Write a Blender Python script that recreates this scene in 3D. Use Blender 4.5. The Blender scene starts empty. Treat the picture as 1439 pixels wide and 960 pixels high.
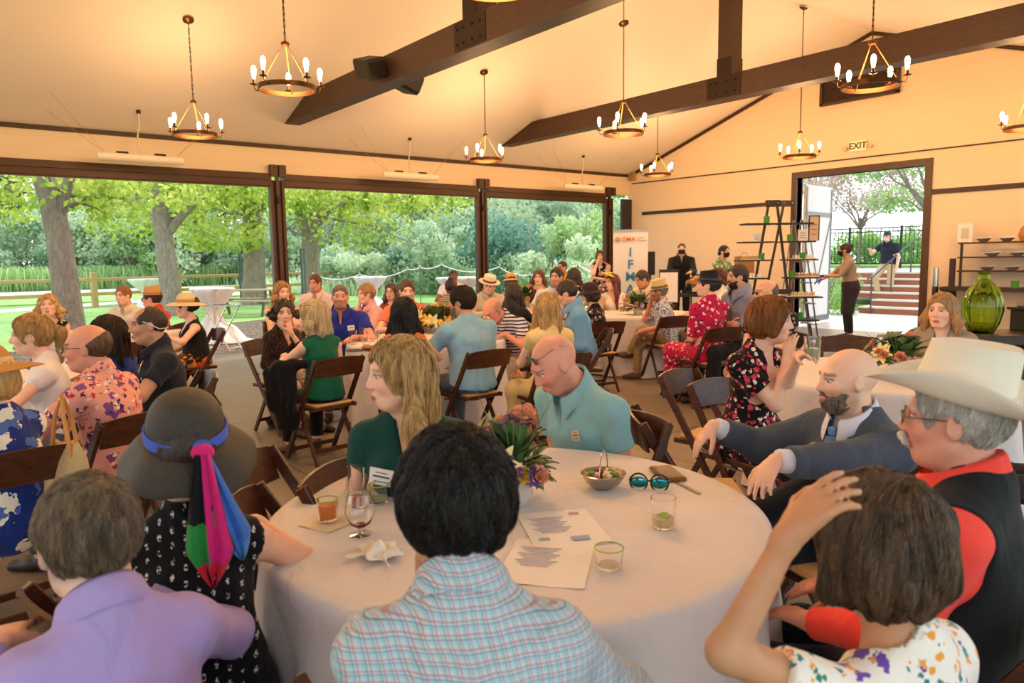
import bpy, math, random
import numpy as np
from mathutils import Vector, Matrix
from math import pi, sin, cos, radians as R
SC = bpy.context.scene
COL = SC.collection
rnd = random.Random(7)
# ---------------------------------------------------------------- camera geometry
F_PX = 1030.0
CAM_H = 1.52
def _n(v):
    v = np.array(v, float); return v/np.linalg.norm(v)
_Y = _n((2040-719.5, 343-480, F_PX)); _X = -_n((-95-719.5, 375-480, F_PX))
_Z = _n(np.cross(_X, _Y)); _X = _n(np.cross(_Y, _Z))
CR = np.array([_X, _Y, _Z]); CC = np.array([0, 0, CAM_H])
def ray(u, v): return CR @ np.array([u-719.5, v-480, F_PX])
def at_z(u, v, z):
    d = ray(u, v); return CC + d*((z-CC[2])/d[2])
def at_x(u, v, x):
    d = ray(u, v); return CC + d*(x/d[0])
def at_y(u, v, y):
    d = ray(u, v); return CC + d*(y/d[1])
def at_d(u, v, D): return CC + ray(u, v)*D/F_PX
# ---------------------------------------------------------------- object helpers
def link(o, parent=None):
    COL.objects.link(o)
    if parent is not None: o.parent = parent
    return o
def tag(o, label=None, cat=None, group=None, kind=None):
    if label: o['label'] = label
    if cat: o['category'] = cat
    if group: o['group'] = group
    if kind: o['kind'] = kind
    return o
def empty(name, loc=(0, 0, 0), rz=0.0, label=None, cat=None, group=None):
    o = bpy.data.objects.new(name, None); o.empty_display_size = .1
    o.location = [float(c) for c in loc]; o.rotation_euler = (0, 0, rz)
    link(o); return tag(o, label, cat, group)
def mesh_obj(name, V, F, mat=None, parent=None, smooth=True, col=None, mats=None, midx=None):
    me = bpy.data.meshes.new(name)
    V = np.asarray(V, dtype=np.float32).reshape(-1, 3)
    if isinstance(F, np.ndarray) and F.ndim == 2:
        k = F.shape[1]; nf = len(F)
        me.vertices.add(len(V)); me.vertices.foreach_set('co', V.ravel())
        me.loops.add(nf*k); me.loops.foreach_set('vertex_index', F.astype(np.int32).ravel())
        me.polygons.add(nf); me.polygons.foreach_set('loop_start', np.arange(0, nf*k, k, dtype=np.int32))
        me.update(calc_edges=True)
    else:
        me.from_pydata([tuple(map(float, v)) for v in V], [], [tuple(int(i) for i in f) for f in F]); me.update()
    if smooth: me.polygons.foreach_set('use_smooth', np.ones(len(me.polygons), dtype=bool))
    if mats:
        for m in mats: me.materials.append(m)
        if midx is not None: me.polygons.foreach_set('material_index', np.asarray(midx, dtype=np.int32))
    elif mat is not None: me.materials.append(mat)
    if col is not None:
        a = me.color_attributes.new('Col', 'FLOAT_COLOR', 'POINT')
        c = np.ones((len(V), 4), dtype=np.float32); c[:, :3] = col
        a.data.foreach_set('color', c.ravel())
    me.validate()
    return link(bpy.data.objects.new(name, me), parent)
def copy_tree(o, parent=None):
    c = o.copy(); COL.objects.link(c)
    if parent is not None: c.parent = parent
    for ch in list(o.children): copy_tree(ch, c)
    return c
def frame_from(d):
    d = _n(d); a = np.array([0, 0, 1.]) if abs(d[2]) < .9 else np.array([1., 0, 0])
    u = _n(np.cross(a, d)); v = np.cross(d, u); return u, v, d
class MB:
    def __init__(s): s.V = []; s.F = []
    def add(s, V, F):
        b = len(s.V); s.V += [tuple(map(float, p)) for p in V]; s.F += [tuple(i+b for i in f) for f in F]; return s
    def box(s, lo, hi, bev=0.0):
        (x0, y0, z0), (x1, y1, z1) = lo, hi
        return s.obox(((x0+x1)/2, (y0+y1)/2, (z0+z1)/2), (abs(x1-x0), abs(y1-y0), abs(z1-z0)), None, bev)
    def obox(s, c, size, M=None, bev=0.0):
        hx, hy, hz = [a/2 for a in size]
        b = min(bev, hx*.9, hy*.9, hz*.9)
        c = np.array(c, float); M = np.eye(3) if M is None else np.array(M)
        if b <= 0:
            P = [(-hx, -hy, -hz), (hx, -hy, -hz), (hx, hy, -hz), (-hx, hy, -hz), (-hx, -hy, hz), (hx, -hy, hz), (hx, hy, hz), (-hx, hy, hz)]
            Fc = [(0, 3, 2, 1), (4, 5, 6, 7), (0, 1, 5, 4), (1, 2, 6, 5), (2, 3, 7, 6), (3, 0, 4, 7)]
        else:
            P = []; idx = {}
            for ax in range(3):
                for sx in (-1, 1):
                    for sy in (-1, 1):
                        for sz in (-1, 1):
                            q = [sx*(hx-b), sy*(hy-b), sz*(hz-b)]
                            q[ax] = (sx, sy, sz)[ax]*(hx, hy, hz)[ax]
                            idx[(ax, sx, sy, sz)] = len(P); P.append(tuple(q))
            Fc = []
            for ax in range(3):
                for sg in (-1, 1):
                    o = [i for i in range(3) if i != ax]; f = []
                    for (p, q) in ((-1, -1), (1, -1), (1, 1), (-1, 1)):
                        k = [0, 0, 0]; k[ax] = sg; k[o[0]] = p; k[o[1]] = q; f.append(idx[(ax, *k)])
                    Fc.append(tuple(f))
            for ax in range(3):  # edges along ax
                o = [i for i in range(3) if i != ax]
                for p in (-1, 1):
                    for q in (-1, 1):
                        f = []
                        for (sa, t) in ((-1, 0), (1, 0), (1, 1), (-1, 1)):
                            k = [0, 0, 0]; k[ax] = sa; k[o[0]] = p; k[o[1]] = q; f.append(idx[(o[t], *k)])
                        Fc.append(tuple(f))
            for sx in (-1, 1):
                for sy in (-1, 1):
                    for sz in (-1, 1): Fc.append((idx[(0, sx, sy, sz)], idx[(1, sx, sy, sz)], idx[(2, sx, sy, sz)]))
            PP = np.array(P); out = []
            for f in Fc:
                q = PP[list(f)]; nrm = np.cross(q[1]-q[0], q[2]-q[0]); out.append(f if np.dot(nrm, q.mean(0)) > 0 else f[::-1])
            Fc = out
        return s.add(np.array(P) @ M.T + c, Fc)
    def bar(s, a, b, w, t, up=(0, 0, 1), bev=0.0):
        a = np.array(a, float); b = np.array(b, float); d = b-a; L = np.linalg.norm(d); d = d/L
        u = np.cross(d, np.array(up, float))
        if np.linalg.norm(u) < 1e-6: u = np.cross(d, (0, 1, 0))
        u = _n(u); v = np.cross(u, d)
        return s.obox((a+b)/2, (w, L, t), np.array([u, d, v]).T, bev)
    def tube(s, pts, r, n=8, cap=True, closed=False):
        pts = [np.array(p, float) for p in pts]; m = len(pts)
        rr = [r]*m if np.isscalar(r) else list(r)
        V = []; F = []; pu = None
        for i, p in enumerate(pts):
            if closed: d = pts[(i+1) % m]-pts[i-1]
            else: d = pts[min(i+1, m-1)]-pts[max(i-1, 0)]
            d = _n(d + 1e-12)
            if pu is None: u, v, _ = frame_from(d)
            else:
                u = pu-d*np.dot(pu, d); u = _n(u+1e-12); v = np.cross(d, u)
            pu = u
            for k in range(n):
                a = 2*pi*k/n; V.append(p+rr[i]*(u*cos(a)+v*sin(a)))
        rings = m if closed else m-1
        for i in range(rings):
            j = (i+1) % m
            for k in range(n):
                k2 = (k+1) % n; F.append((i*n+k, i*n+k2, j*n+k2, j*n+k))
        if cap and not closed: F.append(tuple(range(n))[::-1]); F.append(tuple((m-1)*n+k for k in range(n)))
        return s.add(V, F)
    def lathe(s, prof, c=(0, 0, 0), n=24, M=None, sx=1.0, sy=1.0):
        c = np.array(c, float); V = []; F = []; m = len(prof)
        for (r, z) in prof:
            for k in range(n):
                a = 2*pi*k/n; V.append((r*cos(a)*sx, r*sin(a)*sy, z))
        V = np.array(V)
        if M is not None: V = V @ np.array(M).T
        for i in range(m-1):
            for k in range(n):
                k2 = (k+1) % n; F.append((i*n+k, i*n+k2, (i+1)*n+k2, (i+1)*n+k))
        if prof[0][0] > 1e-6: F.append(tuple(range(n))[::-1])
        if prof[-1][0] > 1e-6: F.append(tuple((m-1)*n+k for k in range(n)))
        return s.add(V+c, F)
    def ball(s, c, r, n=10, m=6, M=None):
        rr = (r, r, r) if np.isscalar(r) else r
        prof = [(max(1e-7, sin(pi*i/m)), -cos(pi*i/m)) for i in range(m+1)]
        Mx = np.diag(rr) if M is None else np.array(M) @ np.diag(rr)
        return s.lathe(prof, c, n, Mx)
    def torus(s, c, Rr, r, n=24, m=6, M=None, sy=1.0):
        P = [np.array((Rr*cos(2*pi*i/n), Rr*sy*sin(2*pi*i/n), 0)) for i in range(n)]
        if M is not None: P = [np.array(M) @ p for p in P]
        return s.tube([p+np.array(c) for p in P], r, m, closed=True)
    def prism(s, poly, z0, z1, M=None, c=(0, 0, 0)):
        n = len(poly); V = [(x, y, z0) for x, y in poly]+[(x, y, z1) for x, y in poly]
        V = np.array(V, float)
        if M is not None: V = V @ np.array(M).T
        F = [tuple(range(n))[::-1], tuple(range(n, 2*n))]+[(i, (i+1) % n, n+(i+1) % n, n+i) for i in range(n)]
        return s.add(V+np.array(c), F)
    def build(s, name, mat, parent=None, smooth=False, auto=True):
        o = mesh_obj(name, s.V, s.F, mat, parent, smooth)
        if smooth and auto:
            try:
                me = o.data; me.update()
                bm_sharp(me, R(42))
            except Exception: pass
        return o
def bm_sharp(me, ang):
    import bmesh
    bm = bmesh.new(); bm.from_mesh(me)
    for e in bm.edges:
        if len(e.link_faces) == 2 and e.calc_face_angle(0) > ang: e.smooth = False
    bm.to_mesh(me); bm.free()
# ---------------------------------------------------------------- materials
_M = {}
def lin(c):
    if isinstance(c, str):
        c = c.lstrip('#'); c = ''.join(k*2 for k in c) if len(c) == 3 else c; c = tuple(int(c[i:i+2], 16)/255 for i in (0, 2, 4))
    return tuple((x/12.92 if x <= .04045 else ((x+.055)/1.055)**2.4) for x in c)
class NT:
    def __init__(s, name):
        s.m = bpy.data.materials.new(name); s.m.use_nodes = True
        s.t = s.m.node_tree; s.N = s.t.nodes; s.L = s.t.links
        s.b = s.N['Principled BSDF']
    def n(s, typ, **kw):
        x = s.N.new(typ)
        for k, v in kw.items():
            if k.startswith('i_'): x.inputs[k[2:].replace('_', ' ')].default_value = v
            else: setattr(x, k, v)
        return x
    def link(s, a, b): s.L.new(a, b)
    def coord(s, scale=(1, 1, 1), kind='Object', rot=(0, 0, 0), loc=(0, 0, 0)):
        tc = s.n('ShaderNodeTexCoord'); mp = s.n('ShaderNodeMapping')
        mp.inputs['Scale'].default_value = scale; mp.inputs['Rotation'].default_value = rot; mp.inputs['Location'].default_value = loc
        s.link(tc.outputs[kind], mp.inputs['Vector']); return mp.outputs['Vector']
    def math(s, op, a, b=None, clamp=False):
        x = s.n('ShaderNodeMath', operation=op); x.use_clamp = clamp
        for i, v in enumerate((a, b)):
            if v is None: continue
            if isinstance(v, (int, float)): x.inputs[i].default_value = v
            else: s.link(v, x.inputs[i])
        return x.outputs[0]
    def mix(s, fac, a, b, blend='MIX'):
        x = s.n('ShaderNodeMix', data_type='RGBA', blend_type=blend)
        for i, v in ((0, fac), (6, a), (7, b)):
            if isinstance(v, (int, float)): x.inputs[i].default_value = v
            elif isinstance(v, (tuple, list)): x.inputs[i].default_value = (*v[:3], 1)
            else: s.link(v, x.inputs[i])
        return x.outputs[2]
    def noise(s, vec, scale=5., detail=3., rough=.5, dist=0.):
        x = s.n('ShaderNodeTexNoise'); x.inputs['Scale'].default_value = scale; x.inputs['Detail'].default_value = detail
        x.inputs['Roughness'].default_value = rough; x.inputs['Distortion'].default_value = dist
        s.link(vec, x.inputs['Vector']); return x.outputs[0]
    def voro(s, vec, scale=5., feature='F1', rand=1.0, out='Distance'):
        x = s.n('ShaderNodeTexVoronoi', feature=feature); x.inputs['Scale'].default_value = scale; x.inputs['Randomness'].default_value = rand
        s.link(vec, x.inputs['Vector']); return x.outputs[out]
    def ramp(s, fac, stops):
        x = s.n('ShaderNodeValToRGB'); cr = x.color_ramp
        while len(cr.elements) > 2: cr.elements.remove(cr.elements[-1])
        for i, (p, c) in enumerate(stops):
            e = cr.elements[i] if i < 2 else cr.elements.new(p)
            e.position = p; e.color = (*c[:3], 1)
        s.link(fac, x.inputs[0]); return x.outputs[0]
    def bump(s, h, strength=.3, dist=.01):
        x = s.n('ShaderNodeBump'); x.inputs['Strength'].default_value = strength; x.inputs['Distance'].default_value = dist
        s.link(h, x.inputs['Height']); s.link(x.outputs[0], s.b.inputs['Normal'])
    def base(s, c):
        if isinstance(c, (tuple, list)): s.b.inputs['Base Color'].default_value = (*c[:3], 1)
        else: s.link(c, s.b.inputs['Base Color'])
    def set(s, **kw):
        for k, v in kw.items():
            s.b.inputs[{'rough': 'Roughness', 'metal': 'Metallic', 'spec': 'Specular IOR Level', 'trans': 'Transmission Weight', 'ior': 'IOR', 'alpha': 'Alpha', 'sss': 'Subsurface Weight', 'sheen': 'Sheen Weight', 'estr': 'Emission Strength', 'coat': 'Coat Weight'}[k]].default_value = v
        return s
def plain(name, c, rough=.6, metal=0., bump=0., bscale=40., var=.0, vscale=4., **kw):
    key = ('p', name)
    if key in _M: return _M[key]
    t = NT(name); c = lin(c); t.set(rough=rough, metal=metal, **kw)
    v = t.coord()
    if var > 0:
        nz = t.noise(v, vscale, 4)
        t.base(t.mix(nz, tuple(x*(1-var) for x in c), tuple(min(1, x*(1+var)) for x in c)))
    else: t.base(c)
    if bump > 0: t.bump(t.noise(v, bscale, 4), bump, .01)
    _M[key] = t.m; return t.m
def wood(name, c1, c2, rough=.45, scale=(3, 3, 30), bump=.15):
    key = ('w', name)
    if key in _M: return _M[key]
    t = NT(name); t.set(rough=rough); v = t.coord(scale)
    nz = t.noise(v, 2.5, 5, .6, .6)
    t.base(t.ramp(nz, [(.3, lin(c1)), (.7, lin(c2))])); t.bump(nz, bump, .004)
    _M[key] = t.m; return t.m
def glass(name, c=(1, 1, 1), rough=.02, ior=1.45):
    key = ('g', name)
    if key in _M: return _M[key]
    t = NT(name); t.base(c); t.set(rough=rough, trans=1.0, ior=ior); _M[key] = t.m; return t.m
def emit(name, c, s):
    key = ('e', name)
    if key in _M: return _M[key]
    t = NT(name); t.base(c); t.b.inputs['Emission Color'].default_value = (*c, 1); t.set(estr=s); _M[key] = t.m; return t.m
def fabric(name, c, pat=None, cols=(), s=1.0, rough=.85, wr=.5):
    """cloth with soft wrinkles; pat: stripes, plaid, windowpane, floral, flowers, dots, motif, lace"""
    key = ('f', name)
    if key in _M: return _M[key]
    t = NT(name); t.set(rough=rough, spec=.25, sheen=.08)
    v = t.coord(); c = lin(c); cols = [lin(k) for k in cols]
    base = t.mix(t.noise(v, 6, 3), tuple(x*.93 for x in c), tuple(min(1, x*1.05) for x in c))
    sep = t.n('ShaderNodeSeparateXYZ')
    wv = t.n('ShaderNodeVectorMath', operation='ADD'); nn = t.n('ShaderNodeTexNoise'); nn.inputs['Scale'].default_value = 5
    t.link(v, nn.inputs['Vector']); sc = t.n('ShaderNodeVectorMath', operation='SCALE'); sc.inputs['Scale'].default_value = .03
    t.link(nn.outputs['Color'], sc.inputs[0]); t.link(v, wv.inputs[0]); t.link(sc.outputs[0], wv.inputs[1])
    wvec = wv.outputs[0]; t.link(wvec, sep.inputs[0]); X, Y, Z = sep.outputs
    def lines(a, period, width, off=0.):
        m = t.math('FRACT', t.math('ADD', t.math('DIVIDE', a, period), off+50.)); return t.math('LESS_THAN', m, width)
    if pat == 'stripes':
        base = t.mix(lines(Z, .022*s, .42), base, cols[0])
    elif pat == 'plaid':
        A = t.math('ADD', X, t.math('MULTIPLY', Y, .6))
        base = t.mix(t.math('MULTIPLY', lines(A, .03*s, .38), .6), base, cols[0]); base = t.mix(t.math('MULTIPLY', lines(Z, .03*s, .38), .6), base, cols[0])
        base = t.mix(t.math('MULTIPLY', lines(A, .03*s, .14, .45), .8), base, cols[1]); base = t.mix(t.math('MULTIPLY', lines(Z, .03*s, .14, .45), .8), base, cols[1])
        base = t.mix(t.math('MULTIPLY', lines(A, .03*s, .07, .72), .7), base, cols[2]); base = t.mix(t.math('MULTIPLY', lines(Z, .03*s, .07, .72), .7), base, cols[2])
    elif pat == 'windowpane':
        base = t.mix(lines(t.math('ADD', X, Y), .02*s, .14), base, cols[0]); base = t.mix(lines(Z, .02*s, .14), base, cols[0])
    elif pat in ('floral', 'flowers', 'dots'):
        for i, k in enumerate(cols):
            vv = t.coord((1, 1, 1), loc=(i*3.1, i*1.7, i*2.3)); sca = (11+3*i)/s
            if pat != 'dots':
                add = t.n('ShaderNodeVectorMath', operation='ADD'); n3 = t.n('ShaderNodeTexNoise'); n3.inputs['Scale'].default_value = 38/s
                t.link(vv, n3.inputs['Vector']); s3 = t.n('ShaderNodeVectorMath', operation='SCALE'); s3.inputs['Scale'].default_value = .055*s
                t.link(n3.outputs['Color'], s3.inputs[0]); t.link(vv, add.inputs[0]); t.link(s3.outputs[0], add.inputs[1]); vv = add.outputs[0]
            d = t.voro(vv, sca); th = {'floral': .38, 'flowers': .30, 'dots': .16}[pat]
            base = t.mix(t.math('LESS_THAN', d, th-.02*i), base, k)
    elif pat == 'motif':   # rows of small light motifs
        fx = t.math('ABSOLUTE', t.math('SUBTRACT', t.math('FRACT', t.math('ADD', t.math('DIVIDE', X, .045*s), 50.)), .5))
        fx2 = t.math('FLOOR', t.math('ADD', t.math('DIVIDE', X, .045*s), 50.))
        zz = t.math('ADD', t.math('DIVIDE', Z, .05*s), t.math('MULTIPLY', fx2, .5))
        fz = t.math('ABSOLUTE', t.math('SUBTRACT', t.math('FRACT', t.math('ADD', zz, 50.)), .5))
        a = t.math('LESS_THAN', t.math('ADD', t.math('POWER', t.math('MULTIPLY', fx, 1.6), 2.), t.math('POWER', fz, 2.)), .055)
        b = t.math('GREATER_THAN', t.noise(v, 160, 2), .50)
        base = t.mix(t.math('MULTIPLY', a, b), base, cols[0])
    elif pat == 'lace':
        base = t.mix(t.math('LESS_THAN', t.voro(v, 70/s), .32), base, cols[0])
    t.base(base)
    w = t.noise(t.coord((1, 1, .55)), 9, 2, .5, 1.2); fine = t.noise(v, 260, 2)
    t.bump(t.math('ADD', w, t.math('MULTIPLY', fine, .02)), wr, .03)
    _M[key] = t.m; return t.m
def hair_mat(name, c1, c2, stretch=(70, 70, 7), rough=.45, spec=.5):
    key = ('h', name)
    if key in _M: return _M[key]
    t = NT(name); t.set(rough=rough, spec=spec); v = t.coord(stretch)
    a = t.noise(v, 1.0, 4, .7); b = t.noise(t.coord((9, 9, 5)), 1., 3)
    f = t.math('ADD', t.math('MULTIPLY', a, .8), t.math('MULTIPLY', b, .2))
    t.base(t.ramp(f, [(.34, lin(c1)), (.58, lin(c2))])); t.bump(a, .9, .012)
    _M[key] = t.m; return t.m
def skin_mat():
    if 'skin' in _M: return _M['skin']
    t = NT('skin'); t.set(rough=.48, spec=.4, sss=.06); t.b.inputs['Subsurface Radius'].default_value = (.02, .008, .004)
    a = t.n('ShaderNodeAttribute'); a.attribute_name = 'Col'
    v = t.coord(); nz = t.noise(v, 18, 4)
    t.base(t.mix(t.math('MULTIPLY', t.math('SUBTRACT', nz, .35, True), .5), a.outputs['Color'], (.55, .14, .09)))
    t.bump(t.noise(v, 220, 3), .12, .003); _M['skin'] = t.m; return t.m
LAMP_W, SKY, SUN, EXPO = 72.0, 2.25, 3.2, 0.04
# ================================================================ signed distance modelling
class Field:
    def __init__(s, lo, hi, h):
        lo = np.array(lo, float); hi = np.array(hi, float); s.h = h; s.lo = lo
        s.n = np.maximum(4, np.ceil((hi-lo)/h).astype(int)+1)
        s.ax = [(lo[i]+h*np.arange(s.n[i])).astype(np.float32) for i in range(3)]
        s.D = np.full(tuple(s.n), .5, dtype=np.float32)
    def sub(s, lo, hi):
        a = np.clip(np.floor((np.array(lo)-s.lo)/s.h).astype(int), 0, s.n); b = np.clip(np.ceil((np.array(hi)-s.lo)/s.h).astype(int)+1, 0, s.n)
        if np.any(b-a < 1): return None
        sl = tuple(slice(a[i], b[i]) for i in range(3))
        return sl, s.ax[0][sl[0]][:, None, None], s.ax[1][sl[1]][None, :, None], s.ax[2][sl[2]][None, None, :]
    def dist(s, pr, X, Y, Z, off):
        t = pr[0]
        if t == 'c':
            _, a, b, ra, rb, k = pr; d = b-a; L2 = float(d@d)+1e-9
            T = np.clip(((X-a[0])*d[0]+(Y-a[1])*d[1]+(Z-a[2])*d[2])/L2, 0, 1)
            q = (X-a[0]-T*d[0])**2+(Y-a[1]-T*d[1])**2+(Z-a[2]-T*d[2])**2
            return np.sqrt(q)-(ra+(rb-ra)*T+off)
        if t == 'e':
            _, c, r, M, k = pr; r = np.array(r)+off; x, y, z = X-c[0], Y-c[1], Z-c[2]
            u = [(x*M[0, i]+y*M[1, i]+z*M[2, i]) for i in range(3)]
            k0 = np.sqrt((u[0]/r[0])**2+(u[1]/r[1])**2+(u[2]/r[2])**2)
            k1 = np.sqrt((u[0]/r[0]**2)**2+(u[1]/r[1]**2)**2+(u[2]/r[2]**2)**2)+1e-6
            return k0*(k0-1)/k1
        if t == 't':   # tapered elliptical capsule
            _, a, b, u, r1, r2, k = pr; d = b-a; L = np.linalg.norm(d); dn = d/L
            u = u-dn*(u@dn); u = u/np.linalg.norm(u); v = np.cross(dn, u)
            x, y, z = X-a[0], Y-a[1], Z-a[2]
            t_ = x*dn[0]+y*dn[1]+z*dn[2]; T = np.clip(t_/L, 0, 1)
            ru = r1[0]+(r2[0]-r1[0])*T+off; rv = r1[1]+(r2[1]-r1[1])*T+off
            du = x*u[0]+y*u[1]+z*u[2]; dv = x*v[0]+y*v[1]+z*v[2]; dz = t_-T*L
            m = np.minimum(ru, rv)
            return (np.sqrt((du/ru)**2+(dv/rv)**2+(dz/m)**2)-1)*m
    def bbox(s, pr, off):
        if pr[0] == 'c': r = max(pr[3], pr[4])+off; P = np.array([pr[1], pr[2]]); return P.min(0)-r, P.max(0)+r
        if pr[0] == 'e': r = max(pr[2])+off; return pr[1]-r, pr[1]+r
        r = max(*pr[4], *pr[5])+off; P = np.array([pr[1], pr[2]]); return P.min(0)-r, P.max(0)+r
    def add(s, pr, off=0., kk=None, sign=1):
        k = pr[-1] if kk is None else kk; k = max(k, 1e-4)
        lo, hi = s.bbox(pr, off); m = k+3*s.h+.012; q = s.sub(lo-m, hi+m)
        if q is None: return
        sl, X, Y, Z = q; d2 = s.dist(pr, X, Y, Z, off); d1 = s.D[sl]
        if sign > 0:
            h = np.clip(.5+.5*(d1-d2)/k, 0, 1); s.D[sl] = d1+(d2-d1)*h-k*h*(1-h)
        else:
            h = np.clip(.5-.5*(d1+d2)/k, 0, 1); s.D[sl] = d1+(-d2-d1)*h+k*h*(1-h)
    def cut(s, p, n):   # remove the side n points to
        n = _n(n); X, Y, Z = s.ax[0][:, None, None], s.ax[1][None, :, None], s.ax[2][None, None, :]
        s.D = np.maximum(s.D, (X-p[0])*n[0]+(Y-p[1])*n[1]+(Z-p[2])*n[2]).astype(np.float32)
    def cut_near(s, p, n, c, r):
        n = _n(n); X, Y, Z = s.ax[0][:, None, None], s.ax[1][None, :, None], s.ax[2][None, None, :]
        pl = (X-p[0])*n[0]+(Y-p[1])*n[1]+(Z-p[2])*n[2]; near = np.sqrt((X-c[0])**2+(Y-c[1])**2+(Z-c[2])**2)-r
        s.D = np.maximum(s.D, -np.maximum(-pl, near)).astype(np.float32)
    def wobble(s, amp, fr, seed=0, z=1.0):
        X, Y, Z = s.ax[0][:, None, None], s.ax[1][None, :, None], s.ax[2][None, None, :]*z
        a = seed*1.7
        n = np.sin(X*fr+2.1*np.sin(Z*fr*.63+a)+a)*np.sin(Y*fr*1.1+1.7*np.sin(X*fr*.7+a))+np.sin(Z*fr*.9+2*np.sin(Y*fr*.8-a)+X*fr*.5)
        s.D = (s.D+amp*.5*n).astype(np.float32)
    def mesh(s):
        D = s.D; D[0] = D[-1] = .1; D[:, 0] = D[:, -1] = .1; D[:, :, 0] = D[:, :, -1] = .1
        S = D < 0; nx, ny, nz = D.shape
        cnt = np.zeros((nx-1, ny-1, nz-1), np.int8); offs = [(i, j, k) for i in (0, 1) for j in (0, 1) for k in (0, 1)]
        for i, j, k in offs: cnt += S[i:nx-1+i, j:ny-1+j, k:nz-1+k]
        act = np.argwhere((cnt > 0) & (cnt < 8))
        if len(act) == 0: return np.zeros((0, 3)), np.zeros((0, 4), int)
        I = -np.ones((nx-1, ny-1, nz-1), np.int32); I[act[:, 0], act[:, 1], act[:, 2]] = np.arange(len(act))
        val = {o: D[act[:, 0]+o[0], act[:, 1]+o[1], act[:, 2]+o[2]] for o in offs}
        acc = np.zeros((len(act), 3)); num = np.zeros(len(act))
        for o in offs:
            for a in range(3):
                if o[a] == 0:
                    p = list(o); p[a] = 1; v0 = val[o]; v1 = val[tuple(p)]; m = (v0 < 0) != (v1 < 0)
                    t = np.where(m, v0/np.where(m, v0-v1, 1), 0)
                    for c in range(3): acc[:, c] += np.where(m, o[c]+(t if c == a else 0), 0)
                    num += m
        V = s.lo+s.h*(act+acc/num[:, None])
        Q = []
        for a in range(3):
            sl0 = [slice(1, -1)]*3; sl1 = [slice(1, -1)]*3; sl0[a] = slice(0, -1); sl1[a] = slice(1, None)
            A = S[tuple(sl0)]; B = S[tuple(sl1)]; E = np.argwhere(A != B)
            if len(E) == 0: continue
            ins = A[E[:, 0], E[:, 1], E[:, 2]]; P = E+1; P[:, a] -= 1
            b, c = (a+1) % 3, (a+2) % 3; q = []
            for (db, dc) in ((-1, -1), (0, -1), (0, 0), (-1, 0)):
                G = P.copy(); G[:, b] += db; G[:, c] += dc; q.append(I[G[:, 0], G[:, 1], G[:, 2]])
            q = np.array(q).T; q[~ins] = q[~ins][:, ::-1]; Q.append(q)
        Q = np.concatenate(Q); Q = Q[(Q >= 0).all(1)]
        return V, Q
def v3(*a): return np.array(a, float)
def rot(yaw=0., pitch=0., roll=0.):   # yaw left +, pitch up +, roll to right shoulder +
    return np.array(Matrix.Rotation(yaw, 3, 'Z') @ Matrix.Rotation(pitch, 3, 'X') @ Matrix.Rotation(roll, 3, 'Y'))
I3 = np.eye(3)
SKINS = {'fair': '#eec2a8', 'light': '#e2b092', 'tan': '#c4926c', 'red': '#dc9c84', 'olive': '#c2967a', 'brown': '#7a4a31', 'deep': '#4f2f20'}
HAIRS = {'black': ('#0a0706', '#1f1715'), 'dark': ('#170e0a', '#38241a'), 'brown': ('#2c1a10', '#5f4129'), 'ginger': ('#5d3015', '#a8672f'),
         'auburn': ('#3c1a12', '#6c3422'), 'blond': ('#8a6432', '#dcb573'), 'sandy': ('#7a5430', '#b58a58'), 'pale': ('#a98a5c', '#ead6a6'), 'grey': ('#4e463f', '#948a80'), 'white': ('#9c968f', '#d6d0c8'),
         'saltpepper': ('#2e2621', '#7c6c5d'), 'bob': ('#2a1c12', '#6b5139'), 'balayage': ('#6a4826', '#dcb474'), 'greytop': ('#3c2f24', '#927a60')}
def two_bone(a, b, l1, l2, hint):
    d = b-a; L = np.linalg.norm(d); Lm = (l1+l2)*.995
    if L > Lm: b = a+d/L*Lm; d = b-a; L = Lm
    if L < abs(l1-l2)+.02: L = abs(l1-l2)+.02
    dn = d/np.linalg.norm(d); x = (l1*l1-l2*l2+L*L)/(2*L); h = math.sqrt(max(0, l1*l1-x*x))
    hv = hint-dn*(hint@dn); hv = _n(hv+1e-9); return a+dn*x+hv*h, b
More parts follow.
